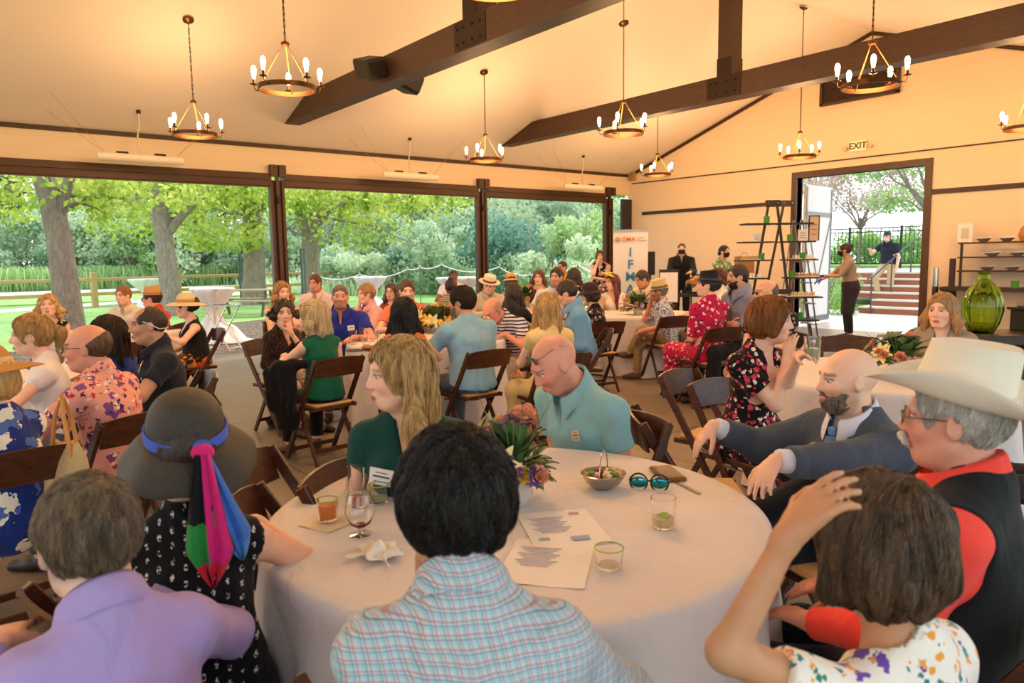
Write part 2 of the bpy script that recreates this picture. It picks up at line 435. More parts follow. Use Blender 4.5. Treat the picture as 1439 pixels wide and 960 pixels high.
def skeleton(p):
    """joints in the person's own frame: origin on the floor under the hips, +Y forward"""
    s = p['s']; fem = p['sex'] == 'f'; J = {}
    hipz = p['seat']+.085*s if p['pose'] == 'sit' else .93*s
    J['hip'] = v3(0, 0, hipz); lean = p['lean']; side = p['side']
    M = rot(0, -lean, side); tw = rot(p['twist']) ; J['Mt'] = M @ tw
    J['waist'] = J['hip']+M @ v3(0, .0, .17*s); 
    M2 = rot(p['twist'], -lean-p['curl'], side)
    J['chest'] = J['waist']+M2 @ v3(0, 0, .17*s); J['neck'] = J['chest']+M2 @ v3(0, -.012*s, .165*s); J['Mc'] = M2
    sw = (.165 if fem else .19)*s*p['wide']
    for n, sg in (('L', -1), ('R', 1)): J['sh'+n] = J['chest']+M2 @ v3(sg*sw, -.01*s, .088*s+p['shrug'])
    hs = p['hs']; Mh = rot(p['hyaw'], p['hpitch'], p['hroll']); J['Mh'] = Mh
    nd = _n(M2 @ v3(0, .15, 1)+_n(Mh @ v3(0, .12, 1))); J['head'] = J['neck']+nd*.135*hs+Mh @ v3(0, .025, .02)*hs
    al, fl = .285*s, .25*s
    for n, sg in (('L', -1), ('R', 1)):
        t = p['arm'+n]; sh = J['sh'+n]; hint = M2 @ v3(sg*.5, -.5, -.6)
        if isinstance(t, str):
            z0 = hipz
            if t == 'lap': w = v3(sg*.05, .24*s, z0+.10)
            elif t == 'thigh': w = v3(sg*.13, .30*s, z0+.09)
            elif t == 'table': w = v3(sg*.13, .40*s, max(z0+.2, .79)); hint = v3(sg*.8, -.1, -.6)
            elif t == 'chin': w = J['head']+Mh @ v3(sg*.035, .085, -.165)*hs; hint = v3(sg*.35, .5, -1)
            elif t == 'cheek': w = J['head']+Mh @ v3(sg*.07, .06, -.16)*hs; hint = v3(sg*.35, .5, -1)
            elif t == 'fold': w = v3(-sg*.09, .17*s, J['chest'][2]-.13); w[:2] += J['chest'][:2]; hint = v3(sg*1, 0, -.6)
            elif t == 'down': w = sh+v3(sg*.07, .03, -.52*s)
            elif t == 'fwd': w = sh+v3(-sg*.02, .42*s, -.22*s); hint = v3(sg*.5, -.2, -1)
            elif t == 'knee': w = v3(sg*.14, .42*s, z0+.10)
            else: raise ValueError(t)
            if t in ('fold',): w = w
        else: w = np.array(t, float)
        if p.get('hint'+n) is not None: hint = np.array(p['hint'+n], float)
        J['el'+n], J['wr'+n] = two_bone(sh, w, al, fl, hint)
    for n, sg in (('L', -1), ('R', 1)):
        h = J['hip']+rot(0, 0, 0) @ v3(sg*.092*s, .0, -.015); J['hp'+n] = h
        t = p['leg'+n]; tl, cl = .42*s, .41*s
        if t is not None and not isinstance(t, str): t = np.array(t, float)
        ts_ = t if isinstance(t, str) else ''
        if p['pose'] == 'stand':
            a = v3(sg*.10, .0, .085) if t is None else np.array(t, float); hint = v3(sg*.1, 1, 0)
        elif ts_ == 'cross': a = v3(-sg*.16, .52*s, .33); hint = v3(sg*.2, .3, 1.)
        elif ts_ == 'ankleknee': a = v3(-sg*.30, .42*s, .52); hint = v3(sg*1.2, .8, .3)
        elif ts_ == 'tuck': a = v3(sg*.10, .20*s, .09); hint = v3(sg*.1, 1, .9)
        else: a = v3(sg*.12, .42*s, .085) if t is None else np.array(t, float); hint = v3(sg*.12, .6, 1.)
        J['kn'+n], J['an'+n] = two_bone(h, a, tl, cl, hint)
    return J
DEF = dict(s=1., sex='m', pose='sit', seat=.45, lean=.05, side=0., curl=.08, twist=0., wide=1., shrug=0., girth=1., belly=0., hs=1., hyaw=0., hpitch=0., hroll=0.,
           armL='thigh', armR='thigh', legL=None, legR=None, skin='light', h=.0085)
def head_prims(J, p):
    c = J['head']; M = J['Mh']; s = p['hs']; P = []
    def e(x, y, z, a, b, d, k, m=None): P.append(('e', c+M @ v3(x, y, z)*s, (a*s, b*s, d*s), M if m is None else M @ m, k*s))
    def cp(a, b, r1, r2, k): P.append(('c', c+M @ v3(*a)*s, c+M @ v3(*b)*s, r1*s, r2*s, k*s))
    e(0, -.014, .024, .076, .097, .089, .01); e(0, .014, -.032, .063, .075, .083, .03)
    jw = 1.0 if p['sex'] == 'm' else .88
    e(0, .036, -.086, .040*jw, .040, .029, .03)
    for g in (-1, 1): cp((g*.052*jw, .0, -.055), (g*.024, .055, -.095), .016, .014, .025)
    cp((-.032, .078, .023), (.032, .078, .023), .011, .011, .018)
    for g in (-1, 1): e(g*.037, .062, -.03, .022, .02, .022, .02)
    return P
def face_detail(F, J, p):
    c = J['head']; M = J['Mh']; s = p['hs']
    def e(x, y, z, a, b, d, k, sign=1, m=None): F.add(('e', c+M @ v3(x, y, z)*s, (a*s, b*s, d*s), M if m is None else M @ m, k*s), sign=sign)
    def cp(a, b, r1, r2, k): F.add(('c', c+M @ v3(*a)*s, c+M @ v3(*b)*s, r1*s, r2*s, k*s))
    for g in (-1, 1): e(g*.031, .097, .001, .019, .015, .011, .012, -1)
    for g in (-1, 1):
        e(g*.031, .072, .0105, .0165, .0135, .0052, .005); e(g*.031, .070, -.010, .0155, .0125, .005, .006)
    cp((0, .086, .012), (0, .103, -.030), .0065, .0105, .012)
    for g in (-1, 1): e(g*.011, .096, -.034, .008, .010, .0075, .006)
    e(0, .088, -.064, .022, .010, .0065, .006); e(0, .086, -.073, .018, .010, .007, .006)
    cp((-.017, .0965, -.0685), (.017, .0965, -.0685), .0, .0, .001)
    e(0, .0985, -.0685, .024, .006, .0016, .003, -1)
    for g in (-1, 1):
        m = rot(g*-.35, 0, 0); e(g*.079, -.006, -.006, .008, .019, .031, .006, 1, m); e(g*.089, -.002, -.002, .006, .010, .018, .005, -1, m)
def torso_prims(J, p):
    s = p['s']; g = p['girth']; fem = p['sex'] == 'f'; P = []; ux = J['Mc'] @ v3(1, 0, 0); uh = J['Mt'] @ v3(1, 0, 0)
    hw = .158 if fem else .150
    P.append(('t', J['hip']-v3(0, .012, .015), J['hip']+(J['waist']-J['hip'])*.5, uh, (hw*s*g, .112*s*g), ((.135 if fem else .138)*s*g, .105*s*g), .02))
    P.append(('t', J['hip']+(J['waist']-J['hip'])*.5, J['waist'], uh, ((.135 if fem else .138)*s*g, .105*s*g), ((.118 if fem else .135)*s*g, .095*s*g), .04))
    cw = .132 if fem else .158
    P.append(('t', J['waist'], J['chest'], ux, ((.118 if fem else .135)*s*g, .095*s*g), (cw*s*p['wide'], .107*s*g), .05))
    P.append(('t', J['chest'], J['chest']+J['Mc'] @ v3(0, -.01, .085)*s, ux, (cw*s*p['wide'], .105*s*g), (cw*.80*s*p['wide'], .078*s), .05))
    r = (.044 if fem else .052)*s
    P.append(('c', J['shL'], J['shR'], r, r, .04))
    tr = J['neck']+J['Mc'] @ v3(0, -.012, .02)*s
    for n in 'LR': P.append(('c', J['sh'+n]*.7+J['neck']*.3, tr, .036*s, .044*s, .05))
    if p['belly'] > 0: P.append(('e', (J['hip']+J['waist'])/2+J['Mt'] @ v3(0, .05, .04)*s, (.13*s*g, (.06+.09*p['belly'])*s, .12*s), J['Mt'], .05))
    if fem:
        for g_ in (-1, 1): P.append(('e', J['chest']+J['Mc'] @ v3(g_*.065, .075, -.015)*s, (.058*s, .052*s, .056*s), J['Mc'], .03))
    return P
def neck_prims(J, p):
    r = (.049 if p['sex'] == 'f' else .060)*p['hs']
    return [('c', J['neck']+J['Mc'] @ v3(0, -.005, -.01), J['head']+J['Mh'] @ v3(0, -.022, -.055)*p['hs'], r*1.05, r*.95, .03)]
def arm_prims(J, p, n):
    s = p['s']*(1+.5*(p['girth']-1)); f = .86 if p['sex'] == 'f' else 1.
    return [('c', J['sh'+n], J['el'+n], .052*s*f, .041*s*f, .03), ('c', J['el'+n], J['wr'+n], .040*s*f, .026*s*f, .02)]
def leg_prims(J, p, n):
    s = p['s']*(1+.4*(p['girth']-1))
    return [('c', J['hp'+n], J['kn'+n], .083*s, .056*s, .035), ('c', J['kn'+n], J['an'+n], .053*s, .036*s, .02)]
def hand_prims(J, p, n):
    sg = 1 if n == 'R' else -1; s = .95*p['hs']*(1 if p['sex'] == 'm' else .92); w = J['wr'+n]; fd = _n(w-J['el'+n]); P = []
    d = p.get('hdir'+n); t = p['arm'+n] if isinstance(p['arm'+n], str) else ''
    pn = p.get('hnrm'+n)
    if d is None:
        if t in ('chin', 'cheek'): d = J['Mh'] @ v3(-sg*.1, -.1, 1); pn = J['Mh'] @ v3(-sg*.6, -1, 0)
        elif t in ('lap', 'thigh', 'table', 'knee'): d = v3(-sg*.45, 1, -.12 if t != 'knee' else -.7)
        elif t == 'fold': d = v3(-sg*1, .3, 0); pn = v3(0, -1, 0)
        else: d = fd
    d = _n(np.array(d, float))
    if pn is None: pn = v3(0, 0, -1) if abs(d[2]) < .8 else v3(-sg, 0, 0)
    pn = np.array(pn, float); pn = _n(pn-d*(pn@d)); u = np.cross(pn, d)   # u across the palm; thumb side
    ts = p.get('thumb'+n)
    if ts is None: u = u*(1 if u @ v3(-sg, .3, .6) > 0 else -1)
    elif ts < 0: u = -u
    c = p.get('hcurl'+n, .35); B = lambda a, b, z: w+d*a*s+u*b*s+pn*z*s
    P.append(('c', w-fd*.01, B(.03, 0, 0), .025*s, .022*s, .015))
    for i in range(4): b = .029-.0185*i; P.append(('c', B(.02, b*.55, 0), B(.084-.004*abs(i-1), b, 0), .0165*s, .0125*s, .010))
    for i, L in enumerate((.070, .078, .072, .057)):
        b = .030-.0195*i; q = B(.084-.004*abs(i-1), b, 0); a = 0.; ang = c*(.55+.12*i); sp = (1.5-i)*.055
        for j, f in enumerate((.45, .32, .25)):
            a += ang*(1. if j else .8); dd = d*math.cos(a)+pn*math.sin(a)+u*sp; q2 = q+_n(dd)*L*f*s; r = .0095-.0009*j
            P.append(('c', q, q2, r*s, (r-.0008)*s, .003)); q = q2
    q = B(.025, .026, .006); q2 = q+_n(d*.6+u*.75+pn*.3)*.042*s; q3 = q2+_n(d*.85+u*.3+pn*(.25+c*.5))*.032*s; q4 = q3+_n(d*.95+u*.0+pn*(.3+c*.7))*.024*s
    P += [('c', q, q2, .015*s, .0115*s, .012), ('c', q2, q3, .0115*s, .0102*s, .003), ('c', q3, q4, .0102*s, .0085*s, .003)]
    return P
def foot_prims(J, p, n, up=.0):
    a = J['an'+n]; sh = J['an'+n]-J['kn'+n]; sg = 1 if n == 'R' else -1; s = p['s']*.95
    if a[2] < .16: f = _n(v3(sg*.15, 1, 0)); dn = v3(0, 0, -1)
    else: f = _n(np.cross(_n(sh), np.cross(v3(0, 1, .0), _n(sh)))+v3(0, .3, -.1)); dn = _n(sh)
    b = a+dn*.045
    return [('c', b-f*.035, b+f*.06, .034*s, .034*s, .02), ('c', b+f*.05+dn*.005, b+f*.155+dn*.012, .037*s, .026*s, .03), ('c', a, b, .036*s, .034*s, .02)]
def bounds(prs, pad):
    lo = np.full(3, 9.); hi = -lo
    for pr in prs:
        if pr[0] == 'e': P = np.array([pr[1]]); r = max(pr[2])
        else: P = np.array([pr[1], pr[2]]); r = max(pr[3], pr[4]) if pr[0] == 'c' else max(*pr[4], *pr[5])
        lo = np.minimum(lo, P.min(0)-r); hi = np.maximum(hi, P.max(0)+r)
    return lo-pad, hi+pad
def smstep(a, b, x): t = np.clip((x-a)/(b-a), 0, 1); return t*t*(3-2*t)
def segd(H, a, b):
    a = np.array(a); b = np.array(b); d = b-a; t = np.clip(((H-a) @ d)/(d @ d), 0, 1); return np.linalg.norm(H-a-t[:, None]*d, axis=1)
def body_colors(V, J, p):
    sk = np.array(lin(SKINS[p['skin']])); col = np.tile(sk, (len(V), 1)); H = ((V-J['head']) @ J['Mh'])/p['hs']
    hd = np.linalg.norm(H, axis=1) < .16; h = p['h']; w = .5*h
    def put(m, c, f=1.): col[:] = col*(1-m[:, None]*f)+np.array(c)*m[:, None]*f
    for g in (-1, 1): put(smstep(.034, .012, segd(H, (g*.045, .07, -.03), (g*.05, .06, -.035))), sk*np.array([1.02, .78, .74]), .6)
    put(smstep(.022, .01, segd(H, (0, .108, -.03), (0, .11, -.03))), sk*np.array([1., .75, .7]), .6)
    lip = (.50, .13, .12) if p['sex'] == 'f' else tuple(sk*np.array([.8, .5, .48]))
    lr = .0085+w*.4; put(smstep(lr+.003, lr-.003, np.abs(H[:, 2]+.0685)+np.maximum(0, np.abs(H[:, 0])-.014)*.8)*(H[:, 1] > .085), lip, .95)
    br = HAIRS.get(p.get('hairc', 'brown'), HAIRS['brown'])
    brc = np.array(lin(br[0]))*.6+np.array(lin(br[1]))*.4
    for g in (-1, 1): put(smstep(.0055+w, .0025+w*.3, segd(H*[1, .25, 1], (g*.016, .021, .0245), (g*.046, .019, .0235))), brc, .8)
    for g in (-1, 1):   # lash line and, on small heads, the iris
        e = H-np.array([g*.031, .073, .0]); r = np.linalg.norm(e, axis=1); put((smstep(.0205, .016, np.abs(e[:, 0]))*smstep(.0035+w*.5, .001, np.abs(e[:, 2]-.0075)))*(H[:, 1] > .07), (.05, .03, .025), .8)
    b = p.get('beard')
    if b:
        bc = np.array(lin(HAIRS[b[0]][0]))*.4+np.array(lin(HAIRS[b[0]][1]))*.6
        m = smstep(-.028, -.05, H[:, 2]-.25*np.abs(H[:, 0]))*smstep(-.03, .0, H[:, 1])*(1-smstep(.013, .008, segd(H, (-.016, .092, -.069), (.016, .092, -.069))))
        put(m*hd*(H[:, 2] > -.135), bc, b[1])
    if p.get('scalp'):
        c = np.array(lin(HAIRS[p['scalp']][0]))
        m = smstep(.03, .05, np.abs(H[:, 0])+(-H[:, 1])*.5)*smstep(.07, .04, H[:, 2])*smstep(-.07, -.05, H[:, 2])*smstep(.03, .0, H[:, 1]); put(m*hd, c, .45)
    for n in 'LR':   # knuckle tint
        put(smstep(.14, .06, np.linalg.norm(V-J['wr'+n], axis=1)), sk*np.array([1.0, .86, .82]), .5)
    return col
EYE = {}
def eye_mesh(c):
    if c in EYE: return EYE[c]
    b = MB(); b.ball((0, 0, 0), 1., 16, 12, np.array(Matrix.Rotation(-pi/2, 3, 'X')))
    me = bpy.data.meshes.new('eye'); me.from_pydata(b.V, [], b.F)
    for m in (plain('eye_white', '#c8beb6', .15), plain('iris_'+c, c, .1), plain('pupil', '#050404', .05)): me.materials.append(m)
    for pl in me.polygons:
        y = pl.center[1]; pl.material_index = 2 if y > .96 else (1 if y > .82 else 0); pl.use_smooth = True
    EYE[c] = me; return me
def garment(J, p, root, g):
    """g: name, mat, off, sleeve, neck, hem, kind ('top','legs','skirt')"""
    s = p['s']; off = g.get('off', .010); kind = g.get('kind', 'top'); P = []; 
    if kind in ('top', 'dress'):
        P += torso_prims(J, p)
        if kind == 'top' and g.get('hem', 'hip') == 'hip': P.append(('t', J['hip']-v3(0, .005, .03), J['hip']+v3(0, 0, .06), v3(1, 0, 0), (.172*s*p['girth'], .125*s*p['girth']), (.150*s*p['girth'], .115*s*p['girth']), .03))
        sl = g.get('sleeve', 'short'); tt = {'none': None, 'cap': .22, 'short': .62, 'elbow': .95, 'three': 1.5, 'jacket': 1.78, 'long': 1.95}[sl]
        ex = {}
        for n in 'LR':
            A, E, W = J['sh'+n], J['el'+n], J['wr'+n]; ap = arm_prims(J, p, n)
            if tt is None: ex[n] = (A, _n(A-J['neck'])*1.0+_n(E-A)*.25, .0); continue
            if tt <= 1: e = A+(E-A)*tt; P.append(('c', A, e+_n(E-A)*.0, ap[0][3]*1.04, (ap[0][3]*(1-tt)+ap[0][4]*tt)*1.12, .03)); ex[n] = (e, _n(E-A), None)
            else:
                P.append(('c', A, E, ap[0][3]*1.05, ap[0][4]*1.12, .03)); e = E+(W-E)*(tt-1); P.append(('c', E, e, ap[1][3]*1.1, (ap[1][3]*(2-tt)+ap[1][4]*(tt-1))*1.15, .02)); ex[n] = (e, _n(W-E), None)
    if kind in ('legs',):
        P += torso_prims(J, p)[:2]; L = g.get('len', 'ankle')
        for n in 'LR':
            lp = leg_prims(J, p, n)
            if L == 'ankle': P += [(*lp[0][:3], lp[0][3]*1.02, lp[0][4]*1.08, .03), (*lp[1][:3], lp[1][3]*1.12, lp[1][4]*1.35, .02)]
            elif L == 'knee': P += [(*lp[0][:3], lp[0][3]*1.03, lp[0][4]*1.15, .03)]
            elif L == 'mid': e = J['hp'+n]+(J['kn'+n]-J['hp'+n])*.72; P += [('c', J['hp'+n], e, lp[0][3]*1.04, lp[0][4]*1.3, .03)]
    if kind in ('skirt', 'dress'):
        if kind == 'skirt': P += torso_prims(J, p)[:2]
        L = g.get('len', 'knee'); kk = .09
        mid = (J['hpL']+J['hpR'])/2; km = (J['knL']+J['knR'])/2; am = (J['anL']+J['anR'])/2
        P.append(('c', mid, km, .085*s, .07*s, kk))
        for n in 'LR':
            P.append(('c', J['hp'+n], J['kn'+n], .088*s, .068*s, kk))
            if L == 'ankle': P.append(('c', J['kn'+n], J['an'+n]+v3(0, 0, .0), .07*s, .085*s, kk))
            elif L == 'calf': P.append(('c', J['kn'+n], J['kn'+n]*.4+J['an'+n]*.6, .07*s, .08*s, kk))
        if L == 'ankle': P.append(('c', km, am, .08, .10, kk))
    h = g.get('h', p['h']); lo, hi = bounds(P, off+4*h+.02); F = Field(lo, hi, h)
    for pr in P: F.add(pr, off, pr[-1]+.005)
    F.wobble(g.get('wob', .0022), 42, p['seed'], .6)
    if kind in ('top', 'dress'):
        for n in 'LR':
            c0, d, _ = ex[n]
            if sl == 'none':
                q = J['sh'+n]+_n(J['el'+n]-J['sh'+n])*.03; F.add(('c', q+v3(0, 0, .01), J['el'+n]*1.0, .066*s*(.9 if p['sex'] == 'f' else 1.06), .07*s, .01), .004, .008, -1)
                if g.get('hole'): sg_ = -1 if n == 'L' else 1; F.add(('e', J['sh'+n]+J['Mc'] @ v3(sg_*.045, 0, -.05), (.085*s, .12*s, .15*s), J['Mc'], .01), 0, .01, -1)
            else:
                r = .075*s; lo2 = c0-.11; q = F.sub(c0-.13, c0+.13)
                if q is not None:
                    sl2, X, Y, Z = q; pl = (X-c0[0])*d[0]+(Y-c0[1])*d[1]+(Z-c0[2])*d[2]
                    if tt > .3:
                        near = np.sqrt((X-c0[0])**2+(Y-c0[1])**2+(Z-c0[2])**2)-.105*s
                        F.D[sl2] = np.maximum(F.D[sl2], -np.maximum(-pl, near))
        nk = g.get('neck', 'crew'); N = J['neck']; Mc = J['Mc']; 
        rr = {'crew': .066, 'collar': .066, 'v': .068, 'scoop': .105, 'wide': .125, 'jacket': .070, 'tank': .11, 'deepv': .075}[nk]*s
        up = {'crew': .038, 'collar': .045, 'v': .035, 'scoop': .03, 'wide': .025, 'jacket': .035, 'tank': .02, 'deepv': .03}[nk]*s
        F.add(('e', N+Mc @ v3(0, .022, up)*1.0, (rr, rr*.92, rr*.62), Mc, .008), 0, .008, -1)
        F.cut(N+Mc @ v3(0, -.02, .068*s), Mc @ v3(0, -.15, 1))
        dp = {'v': .13, 'collar': .085, 'deepv': .24, 'jacket': .30, 'scoop': .09, 'wide': .10, 'tank': .10}.get(nk, 0)*s
        if dp:
            wv_ = {'jacket': .052, 'deepv': .055, 'v': .05, 'collar': .026, 'scoop': .085, 'wide': .10, 'tank': .075}[nk]*s
            a = N+Mc @ v3(0, .10, .01)*s; b = N+Mc @ v3(0, .16+.3*p['belly']*.2, 0)*s-Mc @ v3(0, 0, dp)
            F.add(('t', a, b, Mc @ v3(1, 0, 0), (wv_, .075), (.006 if nk not in ('scoop', 'wide', 'tank') else wv_*.6, .06), .006), 0, .006, -1)
        if kind == 'top':
            hm = g.get('hem', 'hip'); 
            if hm == 'waist': F.cut(J['waist']-J['Mt'] @ v3(0, 0, .05*s), J['Mt'] @ v3(0, 0, -1))
            elif hm == 'hip': F.cut(J['hip']+v3(0, 0, -.02), v3(0, .22, -1))
            elif hm == 'crop': F.cut(J['waist']+J['Mt'] @ v3(0, 0, .05*s), J['Mt'] @ v3(0, 0, -1))
    if kind == 'legs':
        F.cut_near(J['waist']-J['Mt'] @ v3(0, 0, .07*s), J['Mt'] @ v3(0, 0, 1), J['waist'], .30*s)
        for n in 'LR':
            if g.get('len', 'ankle') == 'ankle':
                c0 = J['an'+n]; d = _n(J['an'+n]-J['kn'+n]); c0 = c0-d*.02; q = F.sub(c0-.1, c0+.1)
                if q is not None:
                    sl2, X, Y, Z = q; pl = (X-c0[0])*d[0]+(Y-c0[1])*d[1]+(Z-c0[2])*d[2]; near = np.sqrt((X-c0[0])**2+(Y-c0[1])**2+(Z-c0[2])**2)-.09
                    F.D[sl2] = np.maximum(F.D[sl2], -np.maximum(-pl, near))
    if kind == 'skirt': F.cut_near(J['waist']-J['Mt'] @ v3(0, 0, .06*s), J['Mt'] @ v3(0, 0, 1), J['waist'], .30*s)
    F.cut(v3(0, 0, .02), v3(0, 0, -1))
    V, Q = F.mesh()
    if len(V) == 0: return None
    o = mesh_obj(g['name'], V, Q, g['mat'], root)
    if g.get('label'): o['label'] = g['label']
    return o
def collar_mesh(J, p, mat, parent, name='collar', r=.078, hgt=.034, tie=False):
    Mc = J['Mc']; N = J['neck']+Mc @ v3(0, 0, .014); s = p['s']; V = []; F = []; n = 40
    for i in range(n+1):
        a = R(16)+(2*pi-R(32))*i/n; fr = (1+cos(a))/2; sx, cy = sin(a), cos(a)
        tip = smstep(.86, 1., np.array(fr))*.032
        rows = [(r*.93, .018+.052*(1-fr)-.030*fr), (r*.98, .034+.055*(1-fr)-.030*fr), (r*1.10, .030+.050*(1-fr)-.034*fr), (r*1.34+tip*.3, -.004+.03*(1-fr)-.055*fr-tip*1.0), (r*1.30+tip*.3, -.010+.03*(1-fr)-.055*fr-tip)]
        for (rr, z) in rows: V.append(N+Mc @ v3(sx*rr*1.02, cy*rr*.98+.012+.030*fr, z)*s)
    m = len(rows)
    for i in range(n):
        for j in range(m-1): F.append((i*m+j, i*m+j+1, (i+1)*m+j+1, (i+1)*m+j))
    return mesh_obj(name, V, F, mat, parent)
def strands(ob, J, p, n, mat, mode='short', length=.05, r=.0011, seed=0, parent=None, keep=None, lift=.004):
    from mathutils.bvhtree import BVHTree
    me = ob.data; rs = random.Random(seed); vs = [v.co.copy() for v in me.vertices]; bv = BVHTree.FromPolygons(vs, [tuple(q.vertices) for q in me.polygons])
    Mh = J['Mh']; crown = Vector(J['head']+Mh @ v3(.01, -.055, .10)*p['hs']); up = Vector(Mh @ v3(0, 0, 1)); fwd = Vector(Mh @ v3(0, 1, 0))
    V = []; F = []; st = 6
    for _ in range(n):
        pt = vs[rs.randrange(len(vs))]+Vector((rs.uniform(-.004, .004), rs.uniform(-.004, .004), rs.uniform(-.004, .004)))
        if keep is not None and not keep(pt): continue
        loc, nr, i, d = bv.find_nearest(pt)
        if loc is None: continue
        L = length*rs.uniform(.6, 1.2); step = L/st; q = loc; off = rs.uniform(-.001, lift); pts = []; jit = Vector((rs.gauss(0, .16), rs.gauss(0, .16), rs.gauss(0, .16))); rad = r*rs.uniform(.7, 1.4)
        for k in range(st+1):
            t = k/st; pts.append(q+nr*(off+.003*t*t*(1 if mode == 'short' else .4)))
            dr = (q-crown)
            if mode == 'short': dr = dr.normalized()*1.0-up*.25+jit
            elif mode == 'bob': dr = dr.normalized()*.6+Vector((0, 0, -1))*.9+jit*.6
            else: dr = dr.normalized()*.25+Vector((0, 0, -1))+jit*.35+Vector((sin(q.z*38+q.x*20), cos(q.z*33), 0))*.25
            dr = dr-nr*dr.dot(nr)
            if dr.length < 1e-4: break
            q2 = q+dr.normalized()*step; loc, nr2, i, d = bv.find_nearest(q2)
            if loc is None: break
            q = loc if d < step*1.2 else q2; nr = nr2
        if len(pts) < 3: continue
        b = len(V)
        for k, a in enumerate(pts):
            t = k/(len(pts)-1); d = (pts[min(k+1, len(pts)-1)]-pts[max(k-1, 0)]).normalized(); sd = d.cross(nr).normalized(); w = rad*(1-t**2*.92)
            V += [a+sd*w, a-sd*w, a+nr*w*1.2]
            if k: 
                c = b+3*(k-1); F += [(c, c+1, c+4, c+3), (c+1, c+2, c+5, c+4), (c+2, c, c+3, c+5)]
    if not V: return
    o = mesh_obj('hair_strands', [tuple(v) for v in V], np.array(F), mat, parent if parent else ob, True); return o
def hair(J, p, root, style, mat, name='hair'):
    c = J['head']; M = J['Mh']; s = p['hs']; h = min(p['h'], .007); HP = lambda x, y, z: c+M @ v3(x, y, z)*s
    P = []; dn = v3(0, 0, -1)
    sk = lambda o, y=0, z=0: ('e', HP(0, -.014+y, .024+z), ((.076+o)*s, (.097+o)*s, (.089+o)*s), M, .02*s)
    L = style.get('len', .0); st = style['st']; vol = style.get('vol', .0)
    if st in ('short', 'spiky'): P = [sk(.011+vol), ('e', HP(0, -.02, .045), ((.07+vol)*s, (.085+vol)*s, (.085+vol)*s), M, .02)]; 
    elif st == 'buzz': P = [sk(.004)]
    elif st == 'bald': P = [sk(.006)]
    elif st in ('bun', 'pony', 'updo'):
        P = [sk(.012+vol)]
        if st == 'bun': P.append(('e', HP(*style.get('at', (0, -.115, .06))), (.042*s, .04*s, .04*s), M, .012))
        if st == 'updo': P.append(('e', HP(0, -.10, .03), (.055*s, .05*s, .07*s), M, .02))
        if st == 'pony':
            a = HP(0, -.115, .03); P += [('c', a, a+M @ v3(0, -.03, -.02), .02*s, .03*s, .01), ('c', a+M @ v3(0, -.03, -.02), a+M @ v3(0, -.02, -.03)+dn*L, .032*s, .015*s, .015)]
    elif st == 'bob':
        P = [sk(.018+vol), ('e', HP(0, -.04, -.01), ((.085+vol)*s, (.082+vol)*s, (.085+L)*s), M, .03)]
        for g in (-1, 1): P.append(('c', HP(g*.072, .012, .02), HP(g*.076, .018, -.055-L*.7), .024*s, .024*s, .02))
        P.append(('c', HP(-.05, -.065, -.03), HP(.05, -.065, -.03), .045*s, .045*s, .03))
    elif st in ('long', 'curly'):
        P = [sk(.015+vol), ('e', HP(0, -.03, .0), (.086*s, .085*s, .09*s), M, .03)]
        for g in (-1, 1):
            a = HP(g*.07, style.get('fy', .0), .0); fw = style.get('front', .0); b = a+M @ v3(g*.035, .0, 0)+dn*L*.45*s+v3(0, fw*.4, 0); e = b+v3(g*.005, fw*.6-.01, 0)+dn*L*.55
            if style.get('side', 0) in (0, g): P += [('c', a, b, .028*s, .036*s, .02), ('c', b, e, .036*s, .016*s, .015)]
        for x in (-.045, 0, .045): a = HP(x, -.075, -.02); P += [('c', a, a+v3(x*.4, -.025, 0)+dn*L*.85*s, .042*s, .028*s, .025)]
    lo, hi = bounds(P, 4*h+.02); F = Field(lo, hi, h)
    for pr in P: F.add(pr)
    am = {'curly': .016, 'spiky': .006, 'long': .006, 'bob': .004, 'short': .0035}.get(st, .0025)+style.get('wob', 0)
    F.wobble(am, 115 if st != 'curly' else 95, p['seed'], .35 if st != 'curly' else 1)
    F.wobble(am*.5, 260, p['seed']+2, .3 if st != 'curly' else 1)
    # leave the face open
    fz = style.get('fz', .0)
    if st != 'bald':
        F.add(('e', HP(0, .095, -.035+fz), (.066*s, .078*s, .098*s), M, .01), 0, .012, -1)
        F.add(('e', HP(0, .07, -.11), (.06*s, .08*s, .06*s), M, .01), 0, .01, -1)
    if st in ('short', 'spiky', 'buzz', 'bald', 'bun', 'pony', 'updo'):
        for g in (-1, 1): F.add(('e', HP(g*.086, .012, -.018), (.028*s, .036*s, .036*s), M, .01), 0, .008, -1)
        F.cut(HP(0, -.08, -.07), M @ v3(0, .35, -1)) if st not in ('pony',) else None
    if st in ('short', 'spiky', 'buzz', 'bald'):
        F.cut(HP(0, .045, -.03), M @ v3(0, .9, -1))
    if st == 'bald':
        F.cut(HP(0, -.05, style.get('top', .045)), M @ v3(0, .75, 1)); F.cut(HP(0, .03, 0), M @ v3(0, 1, 0))
    if style.get('rec'):   # receding hairline
        F.add(('e', HP(0, .075, .085), (.055*s, .075*s, .05*s), M, .01), 0, .01, -1)
    # never inside the skull more than a little: keep as a closed solid
    V, Q = F.mesh()
    o = mesh_obj(name, V, Q, mat, root); return o
def head_mb(J, p, mb, sc=True):
    V = np.array(mb.V)*(p['hs'] if sc else 1); mb.V = [tuple(v) for v in (V @ J['Mh'].T+J['head'])]; return mb
